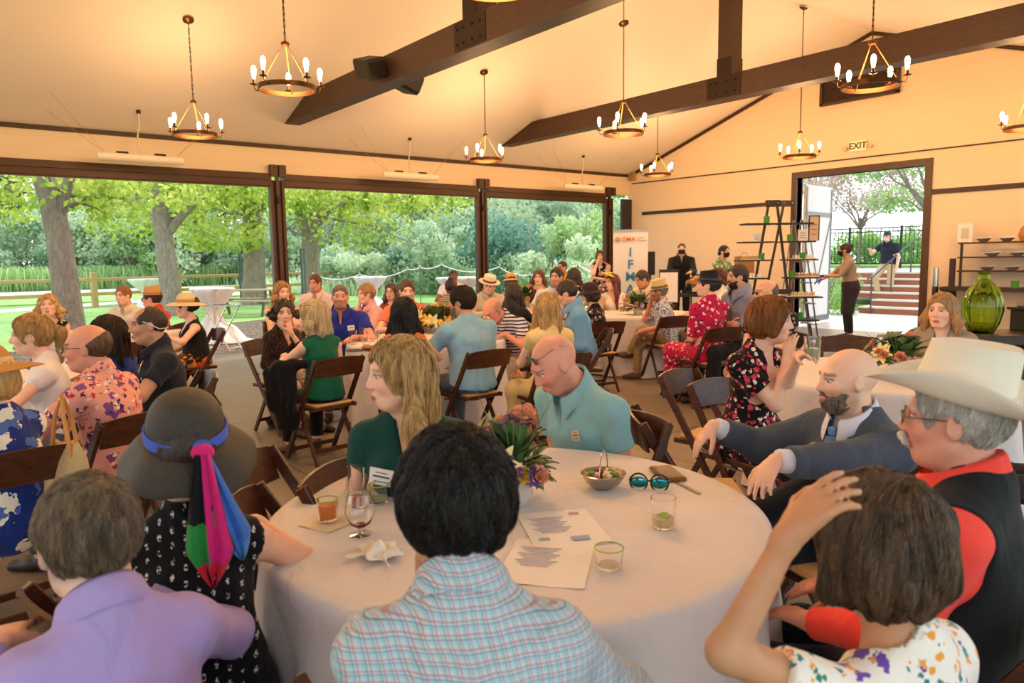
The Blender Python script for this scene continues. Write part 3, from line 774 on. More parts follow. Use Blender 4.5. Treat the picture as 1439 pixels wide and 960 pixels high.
def glasses(J, p, root, mat, kind='clear', z=.0, y=.0, up=False):
    m = MB(); r = .0011
    off = v3(0, y, z)
    for g in (-1, 1):
        pts = [(g*(.031+.021*cos(a)), .1035-.004*abs(cos(a)), -.002+.0155*sin(a)-(.002 if sin(a) < 0 else 0)) for a in np.linspace(0, 2*pi, 20, endpoint=False)]
        m.tube([v3(*q)+off for q in pts], .0016, 5, closed=True)
        m.tube([v3(g*.052, .099, .004)+off, v3(g*.074, .085, .006)+off, v3(g*.081, .0, .008)+off, v3(g*.079, -.022, -.006)+off], .0017, 5)
    m.tube([v3(-.010, .105, .002)+off, v3(0, .109, .004)+off, v3(.010, .105, .002)+off], .0015, 5)
    o = head_mb(J, p, m).build('glasses', mat, root, True)
    lm = glass('lens_clear') if kind == 'clear' else plain('lens_'+kind, {'dark': '#101216', 'blue': '#2a4a6a'}.get(kind, '#101216'), .05, 0)
    for g in (-1, 1):
        m = MB(); V = []; n = 16
        for k in range(n): a = 2*pi*k/n; V.append((g*.031+.0205*cos(a), .1030, -.002+.0150*sin(a)))
        V2 = [(x, yy-.0014, zz) for x, yy, zz in V]
        m.add([v3(*q)+off for q in V+V2], [tuple(range(n)), tuple(range(2*n-1, n-1, -1))]+[(i, (i+1) % n, n+(i+1) % n, n+i) for i in range(n)])
        head_mb(J, p, m).build('lens', lm, o, False)
    return o
def hat(J, p, root, kind, mat, band=None, tilt=0., yaw=0., z=.0, col=None, roll=0.):
    """one closed shell: outer profile, then inner; angular shaping of crown and brim"""
    K = {'cowboy': dict(cr=.088, ch=.125, br=.175, ell=1.18, curl=.065, dent=.035), 'fedora': dict(cr=.085, ch=.105, br=.135, ell=1.15, curl=.008, dent=.022),
         'boater': dict(cr=.088, ch=.085, br=.142, ell=1.12, curl=0, dent=0), 'sun': dict(cr=.088, ch=.10, br=.185, ell=1.12, curl=-.03, dent=0, dome=1),
         'floppy': dict(cr=.090, ch=.115, br=.158, ell=1.08, curl=-.072, dent=0, dome=1, wave=.014), 'bucket': dict(cr=.088, ch=.10, br=.135, ell=1.1, curl=-.03, dome=1, dent=0), 'cap': dict(cr=.086, ch=.09, br=.088, ell=1.14, curl=0, dome=1, dent=0)}[kind]
    cr, ch, br, ell = K['cr'], K['ch'], K['br'], K['ell']; n = 56; th = .004; dome = K.get('dome')
    prof = []
    for i in range(11):
        t = i/10; prof.append(('t', t))
    def outer(t, a, inn=0):
        # t 0..1 over top from centre to crown side bottom, 1..2 brim
        ca, sa = cos(a), sin(a); e = -inn*th
        if t <= 1:
            if dome: ang = t*pi/2; r = (cr+e)*sin(ang)**.75; zz = (ch+e)*cos(ang)**.8
            else:
                if t < .5: r = (cr*.86+e)*(t/.5); zz = ch+e; 
                else:
                    q = (t-.5)/.5; r = (cr*.86+e)+(cr*.14)*q; zz = (ch+e)*(1-q)
                    if q < .2: zz = ch+e-(ch*.2)*(q/.2)**2*1.0*1.0 if q < .2 else zz
                if t < .55 and K['dent']:
                    x = r*ca; y = r*sa; dn_ = K['dent']*math.exp(-(x/.028)**2)*(1-.25*abs(y)/cr); zz -= dn_*(1 if t < .5 else .5); zz += .012*(-y)/cr if kind != 'boater' else 0
            x, y = r*ca, r*sa*ell
            if not dome and K['dent'] and t > .35: x *= 1-.12*max(0, sa)*(zz/ch)
        else:
            q = t-1; r = cr+(br-cr)*q; x, y = r*ca, r*sa*ell; zz = K['curl']*q**1.6*(abs(ca)**2 if K['curl'] > 0 else 1)-.0
            if kind == 'cowboy': zz -= .012*q*abs(sa)**2; x *= 1-.18*q*abs(ca)**2
            if K.get('wave'): zz += K['wave']*q*sin(3*a+1)+.006*q*sin(7*a)
            zz -= inn*th
        return (x, y, zz)
    ts = [i/14 for i in range(15)]+[1+i/8 for i in range(1, 9)]
    if kind == 'cap': ts = [i/14 for i in range(15)]
    V = []; F = []
    rows = [(t, 0) for t in ts]+[(t, 1) for t in reversed(ts)]
    for (t, inn) in rows:
        for k in range(n): V.append(outer(max(t, 1e-4), 2*pi*k/n, inn))
    for i in range(len(rows)-1):
        for k in range(n): k2 = (k+1) % n; F.append((i*n+k2, i*n+k, (i+1)*n+k, (i+1)*n+k2))
    F.append(tuple(range(n))); F.append(tuple((len(rows)-1)*n+k for k in range(n))[::-1])
    T = rot(yaw, tilt, roll); base = v3(0, -.012, .048+z)
    def place(mb):
        mb.V = [tuple(T @ v3(*q)+base) for q in mb.V]; return head_mb(J, p, mb)
    m = MB(); m.add(V, F); o = place(m).build('hat', mat, root, True)
    if band is not None:
        m = MB(); hh = .028 if kind != 'cap' else .0; pr = []
        V = []; F = []
        if hh:
            for k in range(n):
                a = 2*pi*k/n
                for (e, zz) in ((.002, .002), (.0045, .004), (.0045, hh), (.001, hh+.002)):
                    tt = None; rr = cr+e-(.14*cr*(zz/ch) if not dome else cr*.06*(zz/ch)**2); V.append((rr*cos(a), rr*sin(a)*ell, zz))
            for k in range(n):
                k2 = (k+1) % n
                for j in range(3): F.append((k*4+j, k2*4+j, k2*4+j+1, k*4+j+1))
            m.add(V, F); place(m).build('hat_band', band, o, True)
    if kind == 'cap':
        m = MB(); V = []; F = []
        for i in range(13):
            a = R(25)+R(130)*i/12
            for q in (0, .5, 1):
                r = cr+.068*q*sin((a-R(25))/R(130)*pi)**.5; V.append((r*cos(a)*.95, r*sin(a)*ell, .004-.012*q*q)); 
        for i in range(12):
            for j in range(2): F.append((i*3+j, i*3+j+1, (i+1)*3+j+1, (i+1)*3+j))
        N_ = len(V); V += [(x, y, zz-.004) for x, y, zz in V]; F += [tuple(N_+i for i in f[::-1]) for f in F]
        m.add(V, F); place(m).build('visor', band or mat, o, True)
    return o
PEOPLE = []
def person(label, uv=None, D=None, a=0., ha=None, hair_=None, wear=(), pos=None, shoe='#2a1c14', eyes=True, strand=0, **kw):
    """uv, D: where the head is; a: facing seen from the camera (0 towards, 90 right, 180 away, -90 left)"""
    p = dict(DEF); p.update(kw); p['seed'] = len(PEOPLE)+1
    Hw = at_d(uv[0], uv[1], D) if uv is not None else None
    rr = Hw[:2] if Hw is not None else np.array(pos)
    A = math.atan2(rr[1], rr[0]); rz = A+pi+R(a)-pi/2
    if ha is not None: p['hyaw'] = p['twist']+(R(ha-a)-p['twist'])
    def w2l(w, o): q = np.array(w)-o; c_, s_ = cos(-rz), sin(-rz); return v3(q[0]*c_-q[1]*s_, q[0]*s_+q[1]*c_, q[2])
    pxk = {k: v for k, v in p.items() if isinstance(v, tuple) and len(v) == 4 and v[0] == 'px'}
    for k in pxk: p[k] = 'thigh' if k.startswith('arm') else None
    if Hw is not None:
        for _ in range(6):
            J = skeleton(p)
            err = Hw[2]-J['head'][2]
            if abs(err) < .004: break
            if p['pose'] == 'sit': p['s'] = min(1.14, max(.84, p['s']+err/.75))
            else: p['s'] = min(1.12, max(.8, p['s']+err/1.55))
        if p['pose'] == 'sit' and abs(err) > .02:
            print('  SEAT', label[:40], 'head z %.2f err %.2f s %.2f' % (Hw[2], err, p['s']))
            if not kw.get('keepz'): p['seat'] += err
        J = skeleton(p); hl = J['head']; c_, s_ = cos(rz), sin(rz)
        org = np.array([Hw[0]-(hl[0]*c_-hl[1]*s_), Hw[1]-(hl[0]*s_+hl[1]*c_), 0])
    else: org = np.array([pos[0], pos[1], kw.get('z', 0.)])
    for k, v in pxk.items(): p[k] = w2l(at_d(v[1], v[2], v[3]), org)
    J = skeleton(p)
    root = empty('person', org, rz, label, 'person')
    # body
    P = torso_prims(J, p)+neck_prims(J, p)+head_prims(J, p)
    for n in 'LR': P += arm_prims(J, p, n)+leg_prims(J, p, n)+foot_prims(J, p, n)
    HP_ = [hand_prims(J, p, n) for n in 'LR']
    lo, hi = bounds(P+HP_[0]+HP_[1], .03); F = Field(lo, hi, p['h'])
    for pr in P: F.add(pr)
    for hp in HP_:
        for pr in hp: F.add(pr)
    face_detail(F, J, p); F.cut(v3(0, 0, .004), v3(0, 0, -1))
    V, Q = F.mesh(); col = body_colors(V, J, p)
    body = mesh_obj('body', V, Q, skin_mat(), root, col=col)
    if eyes:
        for g in (-1, 1):
            e = bpy.data.objects.new('eye', eye_mesh('#3b2a1c')); link(e, root); e.location = J['head']+J['Mh'] @ v3(g*.031, .0725, .0)*p['hs']
            e.scale = [.0145*p['hs'], .0128*p['hs'], .0088*p['hs']]; e.rotation_euler = Matrix(J['Mh'].tolist()).to_euler()
    for g in wear:
        g = dict(g); o = garment(J, p, root, g)
        if o is not None and g.get('collar'):
            collar_mesh(J, p, g['mat'] if g['collar'] is True else g['collar'], o)
    if shoe:
        for n in 'LR':
            fp = foot_prims(J, p, n)
            lo, hi = bounds(fp, .04); F = Field(lo, hi, max(.007, p['h']))
            for pr in fp: F.add(pr, .006)
            dn = _n(J['an'+n]-J['kn'+n]); F.cut(J['an'+n]+dn*.0, -dn); F.cut(v3(0, 0, .004), v3(0, 0, -1))
            V, Q = F.mesh()
            if len(V): mesh_obj('shoe', V, Q, plain('shoe_'+shoe, shoe, .5), root)
    if hair_:
        hc = p.get('hairc', 'brown'); hm = hair_mat(hc, *HAIRS[hc]); ho = hair(J, p, root, hair_, hm)
        if strand: strands(ho, J, p, strand, hair_mat(hc+'_strand', *HAIRS[hc], stretch=(60, 60, 4)), hair_.get('mode', 'short'), hair_.get('sl', .05), hair_.get('sr', .0011), p['seed'], root, lift=hair_.get('lift', .004))
    b = p.get('beardm')
    if b:   # a beard with thickness
        hb = []; c = J['head']; M = J['Mh']; s = p['hs']; e = lambda x, y, z, a, b_, d, k: ('e', c+M @ v3(x, y, z)*s, (a*s, b_*s, d*s), M, k)
        if b[1] == 'full': hb = [e(0, .018, -.032, .065, .078, .085, .02), e(0, .038, -.088, .046, .046, .036, .03)]
        elif b[1] == 'goatee': hb = [e(0, .040, -.085, .034, .050, .038, .02)]
        elif b[1] == 'moustache': hb = [('c', c+M @ v3(0, .102, -.053)*s, c+M @ v3(g*.030, .090, -.066)*s, .0085*s, .006*s, .004) for g in (-1, 1)]
        hh = min(p['h'], .006); lo, hi = bounds(hb, .03); F = Field(lo, hi, hh)
        for pr in hb: F.add(pr, .002)
        if b[1] != 'moustache':
            F.cut(c+M @ v3(0, .0, -.045)*s, M @ v3(0, -.15, 1)); F.cut(c+M @ v3(0, .0, -.05)*s, M @ v3(0, -1, .2)); F.add(e(0, .10, -.067, .021, .03, .010, .005), 0, .004, -1)
            for g in (-1, 1): F.add(e(g*.035, .085, -.040, .024, .03, .016, .01), 0, .01, -1)
        F.wobble(.003, 300, 3)
        V, Q = F.mesh()
        if len(V): mesh_obj('beard' if b[1] != 'moustache' else 'moustache', V, Q, hair_mat(b[0], *HAIRS[b[0]]), root)
    if p.get('mask'):
        c = J['head']; M = J['Mh']; s = p['hs']; F = Field(c-.15, c+.15, .006)
        for pr in head_prims(J, p): F.add(pr, .004)
        F.add(('e', c+M @ v3(0, .10, -.045)*s, (.022, .018, .035), M, .02), .0, .02)
        F.cut(c+M @ v3(0, .05, -.018)*s, M @ v3(0, -.2, 1)); F.cut(c+M @ v3(0, .03, 0)*s, M @ v3(0, -1, 0)); F.cut(c+M @ v3(0, .03, -.112)*s, M @ v3(0, .3, -1))
        V, Q = F.mesh(); mesh_obj('face_mask', V, Q, plain('mask_black', '#101012', .8), root)
        for g in (-1, 1):
            m = MB(); m.tube([v3(g*.066, .035, -.03), v3(g*.082, -.01, .0), v3(g*.080, -.025, -.01), v3(g*.066, .035, -.08)], .0012, 5)
            head_mb(J, p, m).build('mask_strap', plain('mask_black', '#101012', .8), root)
    PEOPLE.append((root, J, p, rz)); return root, J, p
def patch(J, p, parent, name, mat, x, z, w, h, back=False, tilt=0., off=.012, label=None):
    """a flat badge laid on the chest: found by casting onto the garment"""
    from mathutils.bvhtree import BVHTree
    me = parent.data; bv = BVHTree.FromPolygons([v.co for v in me.vertices], [tuple(q.vertices) for q in me.polygons])
    Mc = J['Mc']; sgn = -1 if back else 1
    o = Vector(J['chest']+Mc @ v3(x, sgn*.5, z)); d = Vector(Mc @ v3(0, -sgn, 0)); loc, nr, i, dist = bv.ray_cast(o, d)
    if loc is None: return
    nr = _n(nr); up = Mc @ v3(sin(tilt), 0, cos(tilt)); up = _n(up-nr*(up@nr)); rt = np.cross(up, nr); m = MB()
    m.obox(np.array(loc)+nr*.004, (w, h, .003), np.array([rt, up, nr]).T, .001); q = m.build(name, mat, parent)
    if label: q['label'] = label
    m = MB()   # lines of print
    for k, (ww, hh, zz) in enumerate(((.5, .05, .25), (.7, .10, .02), (.6, .05, -.28))): m.obox(np.array(loc)+nr*.0058+up*zz*h, (w*ww, h*hh, .0006), np.array([rt, up, nr]).T)
    m.build('print', plain('badge_ink', '#3a4660', .7), q)
    return q
# ================================================================ THE PLACE
XL, YW, XR, XRID = -13.05, 14.1, 1.05, -6.98
ZE, SL = 3.575, .336
ZR = ZE+SL*(XRID-XL)
Y0 = -9.0
ZXR = ZE+SL*(XRID-XL)-SL*(XR-XRID)
def ceil_z(x): return ZE+SL*(x-XL) if x < XRID else ZR-SL*(x-XRID)
BW = wood('beam_wood', '#2a170c', '#4a2b17', .5)
BRZ = plain('bronze_steel', '#4a301c', .45, .25)
def paint(name, c, groove=None, sc=.145):
    t = NT(name); t.set(rough=.55); v = t.coord(); c = lin(c)
    if groove:
        sp = t.n('ShaderNodeSeparateXYZ'); t.link(v, sp.inputs[0]); a = sp.outputs[groove]
        f = t.math('FRACT', t.math('ADD', t.math('DIVIDE', a, sc), 500.)); g = t.math('LESS_THAN', f, .05)
        t.base(t.mix(g, c, tuple(x*.92 for x in c))); t.bump(t.math('SUBTRACT', 1., g), .12, .004)
    else: t.base(c)
    return t.m
CEILM = paint('white_ceiling_boards', '#f3e7d8', 0, .10); WALLM = paint('white_wall_boards', '#e6cfb0', 2, .18)
# floor slab
t = NT('concrete_floor'); v = t.coord(); nz = t.noise(v, 1.1, 6, .65); n2 = t.noise(v, 9, 5, .6)
sp = t.n('ShaderNodeSeparateXYZ'); t.link(v, sp.inputs[0])
def joint(a, per, off): return t.math('LESS_THAN', t.math('FRACT', t.math('ADD', t.math('DIVIDE', a, per), off+100)), .0045)
j = t.math('MAXIMUM', joint(sp.outputs[0], 2.95, .37), joint(sp.outputs[1], 2.3, .14))
c = t.mix(t.math('ADD', t.math('MULTIPLY', nz, .7), t.math('MULTIPLY', n2, .3)), lin('#5c5148'), lin('#968879'))
t.base(t.mix(j, c, lin('#2c241e'))); t.set(rough=.42, spec=.4); t.bump(t.math('ADD', n2, t.math('MULTIPLY', j, -3.)), .12, .006); CONC = t.m
m = MB(); m.box((XL+.55, Y0, -.12), (3.2, YW, 0)); tag(m.build('floor', CONC), kind='structure')
m = MB(); q = .12   # roof boards as two sloped slabs; right one extended unseen to shade foreground
Vp = [(XL-.3, ZE-SL*.3), (XRID, ZR), (XR+.25, ZXR-SL*.25), (XR+.25, ZXR-SL*.25+q), (XRID, ZR+q), (XL-.3, ZE-SL*.3+q)]
V = [(x, Y0, z) for x, z in Vp]+[(x, YW+.35, z) for x, z in Vp]
m.add(V, [(0, 1, 7, 6), (1, 2, 8, 7), (2, 3, 9, 8), (3, 4, 10, 9), (4, 5, 11, 10), (5, 0, 6, 11), (0, 5, 4, 1), (1, 4, 3, 2), (6, 7, 10, 11), (7, 8, 9, 10)])
tag(m.build('ceiling', CEILM), kind='structure')
m = MB(); m.box((XL-.15, Y0, 2.86+.2), (XL, YW, ZE-.02)); tag(m.build('wall_left', WALLM), kind='structure')
# end wall with the doorway cut out
dx0, dx1, dz = -8.40, -5.92, 3.06
m = MB()
def wallpoly(pts):
    n = len(pts); V = [(x, YW, z) for x, z in pts]+[(x, YW+.16, z) for x, z in pts]; m.add(V, [tuple(range(n)), tuple(range(2*n-1, n-1, -1))]+[((i+1) % n, i, n+i, n+(i+1) % n) for i in range(n)])
wallpoly([(XL-.02, 0), (dx0, 0), (dx0, ceil_z(dx0)-.005), (XL-.02, ZE-.01)]); wallpoly([(dx1, 0), (XR, 0), (XR, ZXR-.01), (dx1, ceil_z(dx1)-.005)])
wallpoly([(dx0, dz), (dx1, dz), (dx1, ceil_z(dx1)-.005), (XRID, ZR-.005), (dx0, ceil_z(dx0)-.005)])
tag(m.build('wall_back', WALLM), kind='structure')
# trims
def trim(n, a, b, w, tt, mat=BRZ, up=(0, 0, 1)):
    m = MB(); m.bar(a, b, w, tt, up); tag(m.build('trim_%d' % n, mat), kind='structure')
trim(1, (XL+.015, Y0, ZE-.03), (XL+.015, YW-.02, ZE-.03), .03, .07, BW)
trim(2, (XL+.02, YW-.015, ZE-.035), (XRID, YW-.015, ZR-.035), .03, .07, BW)
trim(3, (XRID, YW-.015, ZR-.035), (XR, YW-.015, ZXR-.035), .03, .07, BW)
trim(4, (XL+.1, YW-.012, 3.345), (XR-1.0, YW-.012, 3.30), .02, .025, BW)
trim(5, (XL+.45, YW-.015, 2.58), (dx0-.12, YW-.015, 2.58), .03, .075, BW)
trim(6, (dx1+.12, YW-.015, 2.58), (XR, YW-.015, 2.58), .03, .085, BW)
# overhead door headers between the posts
PY = [-8.65, -4.15, .36, 4.95, 9.46, 13.36]
for i in range(5):
    m = MB(); a, b = PY[i]+.12, PY[i+1]-.12
    m.box((XL-.12, a, 2.86), (XL+.03, b, 2.965)); m.box((XL-.16, a, 2.965), (XL+.07, b, 3.07)); m.box((XL-.06, a, 2.835), (XL+.0, b, 2.86))
    tag(m.build('trim_%d' % (7+i), BRZ), kind='structure')
for i, y in enumerate(PY):
    if i < 2: continue
    lab = {2: 'dark brown steel post at the far left edge of the pavilion', 3: 'dark brown steel post between the left and middle wide openings', 4: 'dark brown steel post between middle and right openings', 5: 'dark brown steel post in the far corner beside the tall banner'}[i]
    r = empty('steel_post', (XL, y, 0), 0, lab, 'post', 'steel posts along the open side')
    m = MB(); w = .13
    m.box((-.10, -w, .02), (-.02, w, 2.96)); m.box((-.02, -w, .02), (.02, -w+.05, 2.96)); m.box((-.02, w-.05, .02), (.02, w, 2.96)); m.box((-.02, -.03, .02), (.045, .03, 3.02)); m.build('column', BRZ, r)
    m = MB(); m.box((-.02, -.14, 3.02), (.11, -.015, 3.22)); m.box((-.02, .015, 3.02), (.11, .14, 3.22)); m.box((-.02, -.015, 3.05), (.06, .015, 3.20)); m.build('cap_plate', BRZ, r)
    m = MB(); m.box((.045, -.03, 2.55), (.085, .03, 2.68)); m.build('lock_box', plain('black_metal', '#15110e', .5, .3), r)
    m = MB(); m.box((-.13, -.17, 0), (.09, .17, .02)); m.build('base_plate', BRZ, r)
# corner cladding behind the banner
m = MB(); m.box((XL+.02, 13.75, 0), (XL+.10, YW-.02, 2.95)); tag(m.build('trim_12', plain('dark_panel', '#2b2622', .6)), kind='structure')
# trusses
for y, lab in ((4.98, 'dark timber truss beam nearest the camera carrying two loudspeakers'), (9.56, 'dark timber truss beam crossing farther back toward the doorway')):
    r = empty('roof_beam', (XRID, y, 3.82), 0, lab, 'beam', 'timber roof beams')
    h = .34; th = .135; z0 = 3.82
    x0 = XL+(z0-ZE)/SL; x0t = XL+(z0+h-ZE)/SL; m = MB()
    pr = [(x0+.02-XRID, 0), (-x0+XRID-.02, 0), (-(x0t-XRID)-.02, h), (x0t-XRID+.02, h)]
    V = [(x, -th, z) for x, z in pr]+[(x, th, z) for x, z in pr]; m.add(V, [(0, 1, 2, 3), (7, 6, 5, 4), (0, 4, 5, 1), (1, 5, 6, 2), (2, 6, 7, 3), (3, 7, 4, 0)])
    m.build('bottom_chord', BW, r)
    kx = .13
    m = MB(); m.box((kx-.12, -th+.01, h), (kx+.12, th-.01, ceil_z(XRID+kx)-z0-.02)); m.build('king_post', BW, r)
    for sg in (-1, 1):
        m = MB(); m.box((kx-.30, sg*th-.006, .02), (kx+.30, sg*th+.006, h-.01)); m.box((kx-.125, sg*th-.006, h-.01), (kx+.125, sg*th+.006, h+.25)); pl = m.build('steel_bracket', plain('bracket', '#2a1b12', .5, .5), r)
        m = MB()
        for bx in (-.24, -.13, .05, .20):
            for bz in (.09, .25): m.ball((kx+bx, sg*(th+.010), bz), (.016, .012, .016), 8, 5)
        m.build('bolts', plain('bolt', '#120c08', .4, .6), pl, True)
# king posts: (rendered left of the ridge because the bracket sits there)
# louvre, exit sign
r = empty('wall_vent', (-7.18, YW-.02, 4.42), 0, 'brown louvered vent high on the gable wall', 'vent')
m = MB(); m.box((-.74, -.03, 0), (.74, .0, .47)); m.build('backing', plain('vent_dark', '#3b2413', .6), r)
m = MB()
for k in range(11): m.obox((0, -.035, .03+k*.041), (1.40, .035, .008), np.array(Matrix.Rotation(R(35), 3, 'X')))
m.build('louvers', BW, r)
m = MB()
for a in ((-.76, 0, -.70, .49), (.70, 0, .76, .49), (-.76, -.02, .76, .03), (-.76, .45, .76, .5)): m.box((a[0], -.06, a[1]), (a[2], .0, a[3]))
m.build('frame', BW, r)
def text_obj(txt, size, mat, parent, loc, rotm, name='lettering', ext=.004, align='CENTER', bold=0., space=1.):
    cu = bpy.data.curves.new(name, 'FONT'); cu.body = txt; cu.size = size; cu.extrude = ext; cu.align_x = align; cu.align_y = 'CENTER'; cu.offset = bold; cu.space_character = space
    tmp = bpy.data.objects.new('tmp_text', cu); COL.objects.link(tmp); dg = bpy.context.evaluated_depsgraph_get(); me = bpy.data.meshes.new_from_object(tmp.evaluated_get(dg))
    bpy.data.objects.remove(tmp); me.materials.clear(); me.materials.append(mat); o = bpy.data.objects.new(name, me); link(o, parent); o.location = loc; o.rotation_euler = rotm; return o
r = empty('exit_sign', (-7.14, YW-.02, 3.545), 0, 'small lit EXIT sign above the doorway', 'sign')
m = MB(); m.box((-.155, -.05, -.095), (.155, .0, .095)); m.build('sign_box', plain('exit_box', '#fbf3d8', .4), r)
text_obj('EXIT', .165, plain('exit_green', '#2c4a1a', .5), r, (0, -.053, 0), (R(90), 0, 0), bold=.003)
for sg in (-1, 1):
    m = MB(); m.lathe([(.0, 0), (.035, .0), (.045, .05), (.0, .055)], (sg*.24, -.03, -.03), 12, np.array(Matrix.Rotation(R(90), 3, 'X'))); m.build('emergency_lamp', plain('lamp_grey', '#c9b48c', .3), r, True)
for (u, vv, hw, hh, nm, lab, cc) in ((889, 248, .10, .11, 'junction_box', 'tan square box on the gable wall near the far corner', '#b08a5c'), (878, 262, .06, .06, 'sensor_box', 'small white box below the trim in the far corner', '#e4d6bc')):
    q = at_y(u, vv, YW-.03); r = empty(nm, (q[0], YW, q[2]), 0, lab, 'box'); m = MB(); m.box((-hw, -.09, -hh), (hw, 0, hh), .008); m.build('cover', plain(nm+'_paint', cc, .5), r); m = MB(); [m.box((-hw*.8, -.095, -hh*.6+k*hh*.4), (hw*.8, -.09, -hh*.6+k*hh*.4+.01)) for k in range(4)]; m.build('vent_slots', plain('vent_dark', '#3b2413', .6), r)
# doorway: frame and open leaf outside
r = empty('door_1', (dx0, YW, 0)); r['kind'] = 'structure'; w = dx1-dx0
fm = wood('door_trim', '#3a2213', '#5c3a20')
m = MB(); m.box((-.12, -.035, 0), (.0, .20, dz)); m.build('door_jamb', fm, r); m = MB(); m.box((w, -.035, 0), (w+.12, .20, dz)); m.build('door_jamb', fm, r)
m = MB(); m.box((-.12, -.035, dz), (w+.12, .20, dz+.12)); m.build('door_head', fm, r)
WD = plain('door_white', '#d9dcdf', .5); GM = plain('grey_steel', '#8b8d8f', .4, .6)
for (hx, ang, ww, nm) in ((.02, R(86), 1.22, 1),):
    lf = empty('door_leaf', (hx, .22, 0), ang); lf.parent = r
    m = MB(); m.box((0, -.025, .06), (ww, .025, 2.95)); o = m.build('panel', WD, lf)
# the leaf is a sub-assembly: braces sit on the room side of the open leaf
bpy.data.objects.remove(lf); 
for ch in [o for o in list(COL.objects) if o.name.startswith('panel') and o.parent is None]: bpy.data.objects.remove(ch)
A = np.array([.04, .22, 0]); dd = _n(np.array([-.12, 1, 0])); nn = np.array([dd[1], -dd[0], 0]); Wd = 1.35
def leafbar(a, b, wdt, mat, nm, off=.03):
    m = MB(); pa = A+dd*a[0]+nn*off; pb = A+dd*b[0]+nn*off; pa = np.array([pa[0], pa[1], a[1]]); pb = np.array([pb[0], pb[1], b[1]]); m.bar(pa, pb, .02, wdt, np.cross(pb-pa, nn)); return m.build(nm, mat, lf2)
lp = MB(); lp.obox(A+dd*Wd/2+np.array([0, 0, 1.5]), (Wd, .05, 2.9), np.array([dd, nn, (0, 0, 1)]).T); lf2 = lp.build('door_leaf', WD, r)
for a, b, w_ in (((.04, .1), (.04, 2.9), .06), ((Wd-.04, .1), (Wd-.04, 2.9), .06), ((0, .12), (Wd, .12), .12), ((0, 2.35), (Wd, 2.35), .09), ((.05, 2.3), (Wd*.5, .9), .035), ((Wd-.05, 2.3), (Wd*.5, .9), .035)): leafbar(a, b, w_, GM if w_ < .1 else plain('kick_plate', '#7a7c7e', .4, .5), 'brace')
lf3 = MB(); B0 = np.array([w-.04, .22, 0]); 
# ---------------------------------------------------------------- chandeliers
BR = plain('aged_brass', '#5b3a1a', .35, .75); GOLD = plain('ring_gold', '#9a6a30', .35, .6)
def bulb_mat():
    t = NT('bulb_glow'); t.base((1, .8, .5)); t.b.inputs['Emission Color'].default_value = (1., .72, .38, 1); t.set(estr=14.); return t.m
BULB = bulb_mat()
def make_chandelier():
    r = empty('chandelier', (0, 0, 0)); Rg = .255
    m = MB(); n = 40; prof = [(Rg, -.022), (Rg+.012, -.022), (Rg+.012, .022), (Rg, .022)]
    V = []; F = []
    for k in range(n):
        a = 2*pi*k/n
        for (q, z) in prof: V.append((q*cos(a), q*sin(a), z))
    for k in range(n):
        for j in range(4): F.append((k*4+j, ((k+1) % n)*4+j, ((k+1) % n)*4+(j+1) % 4, k*4+(j+1) % 4))
    m.add(V, F); m.build('ring', BR, r, True)
    for k in range(3):
        a = 2*pi*k/3+.5; m = MB(); m.tube([(Rg*cos(a), Rg*sin(a), .0), (.02*cos(a), .02*sin(a), .40)], .005, 6); m.build('hanger_rod', GOLD, r, True)
    m = MB(); m.lathe([(.0, .385), (.035, .39), (.04, .405), (.035, .42), (.012, .43), (.0, .45)], (0, 0, 0), 16); m.build('hub', BR, r, True)
    for k in range(5):
        a = 2*pi*k/5+.2; x, y = (Rg+.065)*cos(a), (Rg+.065)*sin(a); m = MB()
        m.tube([((Rg+.01)*cos(a), (Rg+.01)*sin(a), -.005), ((Rg+.05)*cos(a), (Rg+.05)*sin(a), -.012), (x, y, .02), (x, y, .045)], .006, 6)
        m.lathe([(.0, .040), (.036, .046), (.038, .052), (.014, .056), (.014, .095), (.0, .096)], (x, y, 0), 14); am = m.build('lamp_arm', BR, r, True)
        m = MB(); m.lathe([(.001, .095), (.013, .10), (.017, .125), (.024, .165), (.0245, .19), (.016, .215), (.001, .224)], (x, y, 0), 12); m.build('bulb', BULB, am, True)
    return r
chan = make_chandelier(); first = True
RINGZ = 3.15
crow = [(-10.05, 'left'), (-6.94, 'ridge'), (-3.65, 'right')]; ccol = [(2.78, 'near'), (7.38, 'middle'), (11.68, 'far')]
clab = {(0, 0): 'ring chandelier with five bulbs in front of the left opening', (1, 0): 'largest ring chandelier, beside the end of the near beam', (2, 0): 'ring chandelier cut by the top edge over the near beam',
        (0, 1): 'ring chandelier hanging before the post between the openings', (1, 1): 'ring chandelier hanging in front of the far beam', (2, 1): 'ring chandelier overlapping the brown wall vent',
        (0, 2): 'smallest ring chandelier, near the far corner', (1, 2): 'ring chandelier hanging left of the EXIT sign', (2, 2): 'ring chandelier cut by the right edge of the photo'}
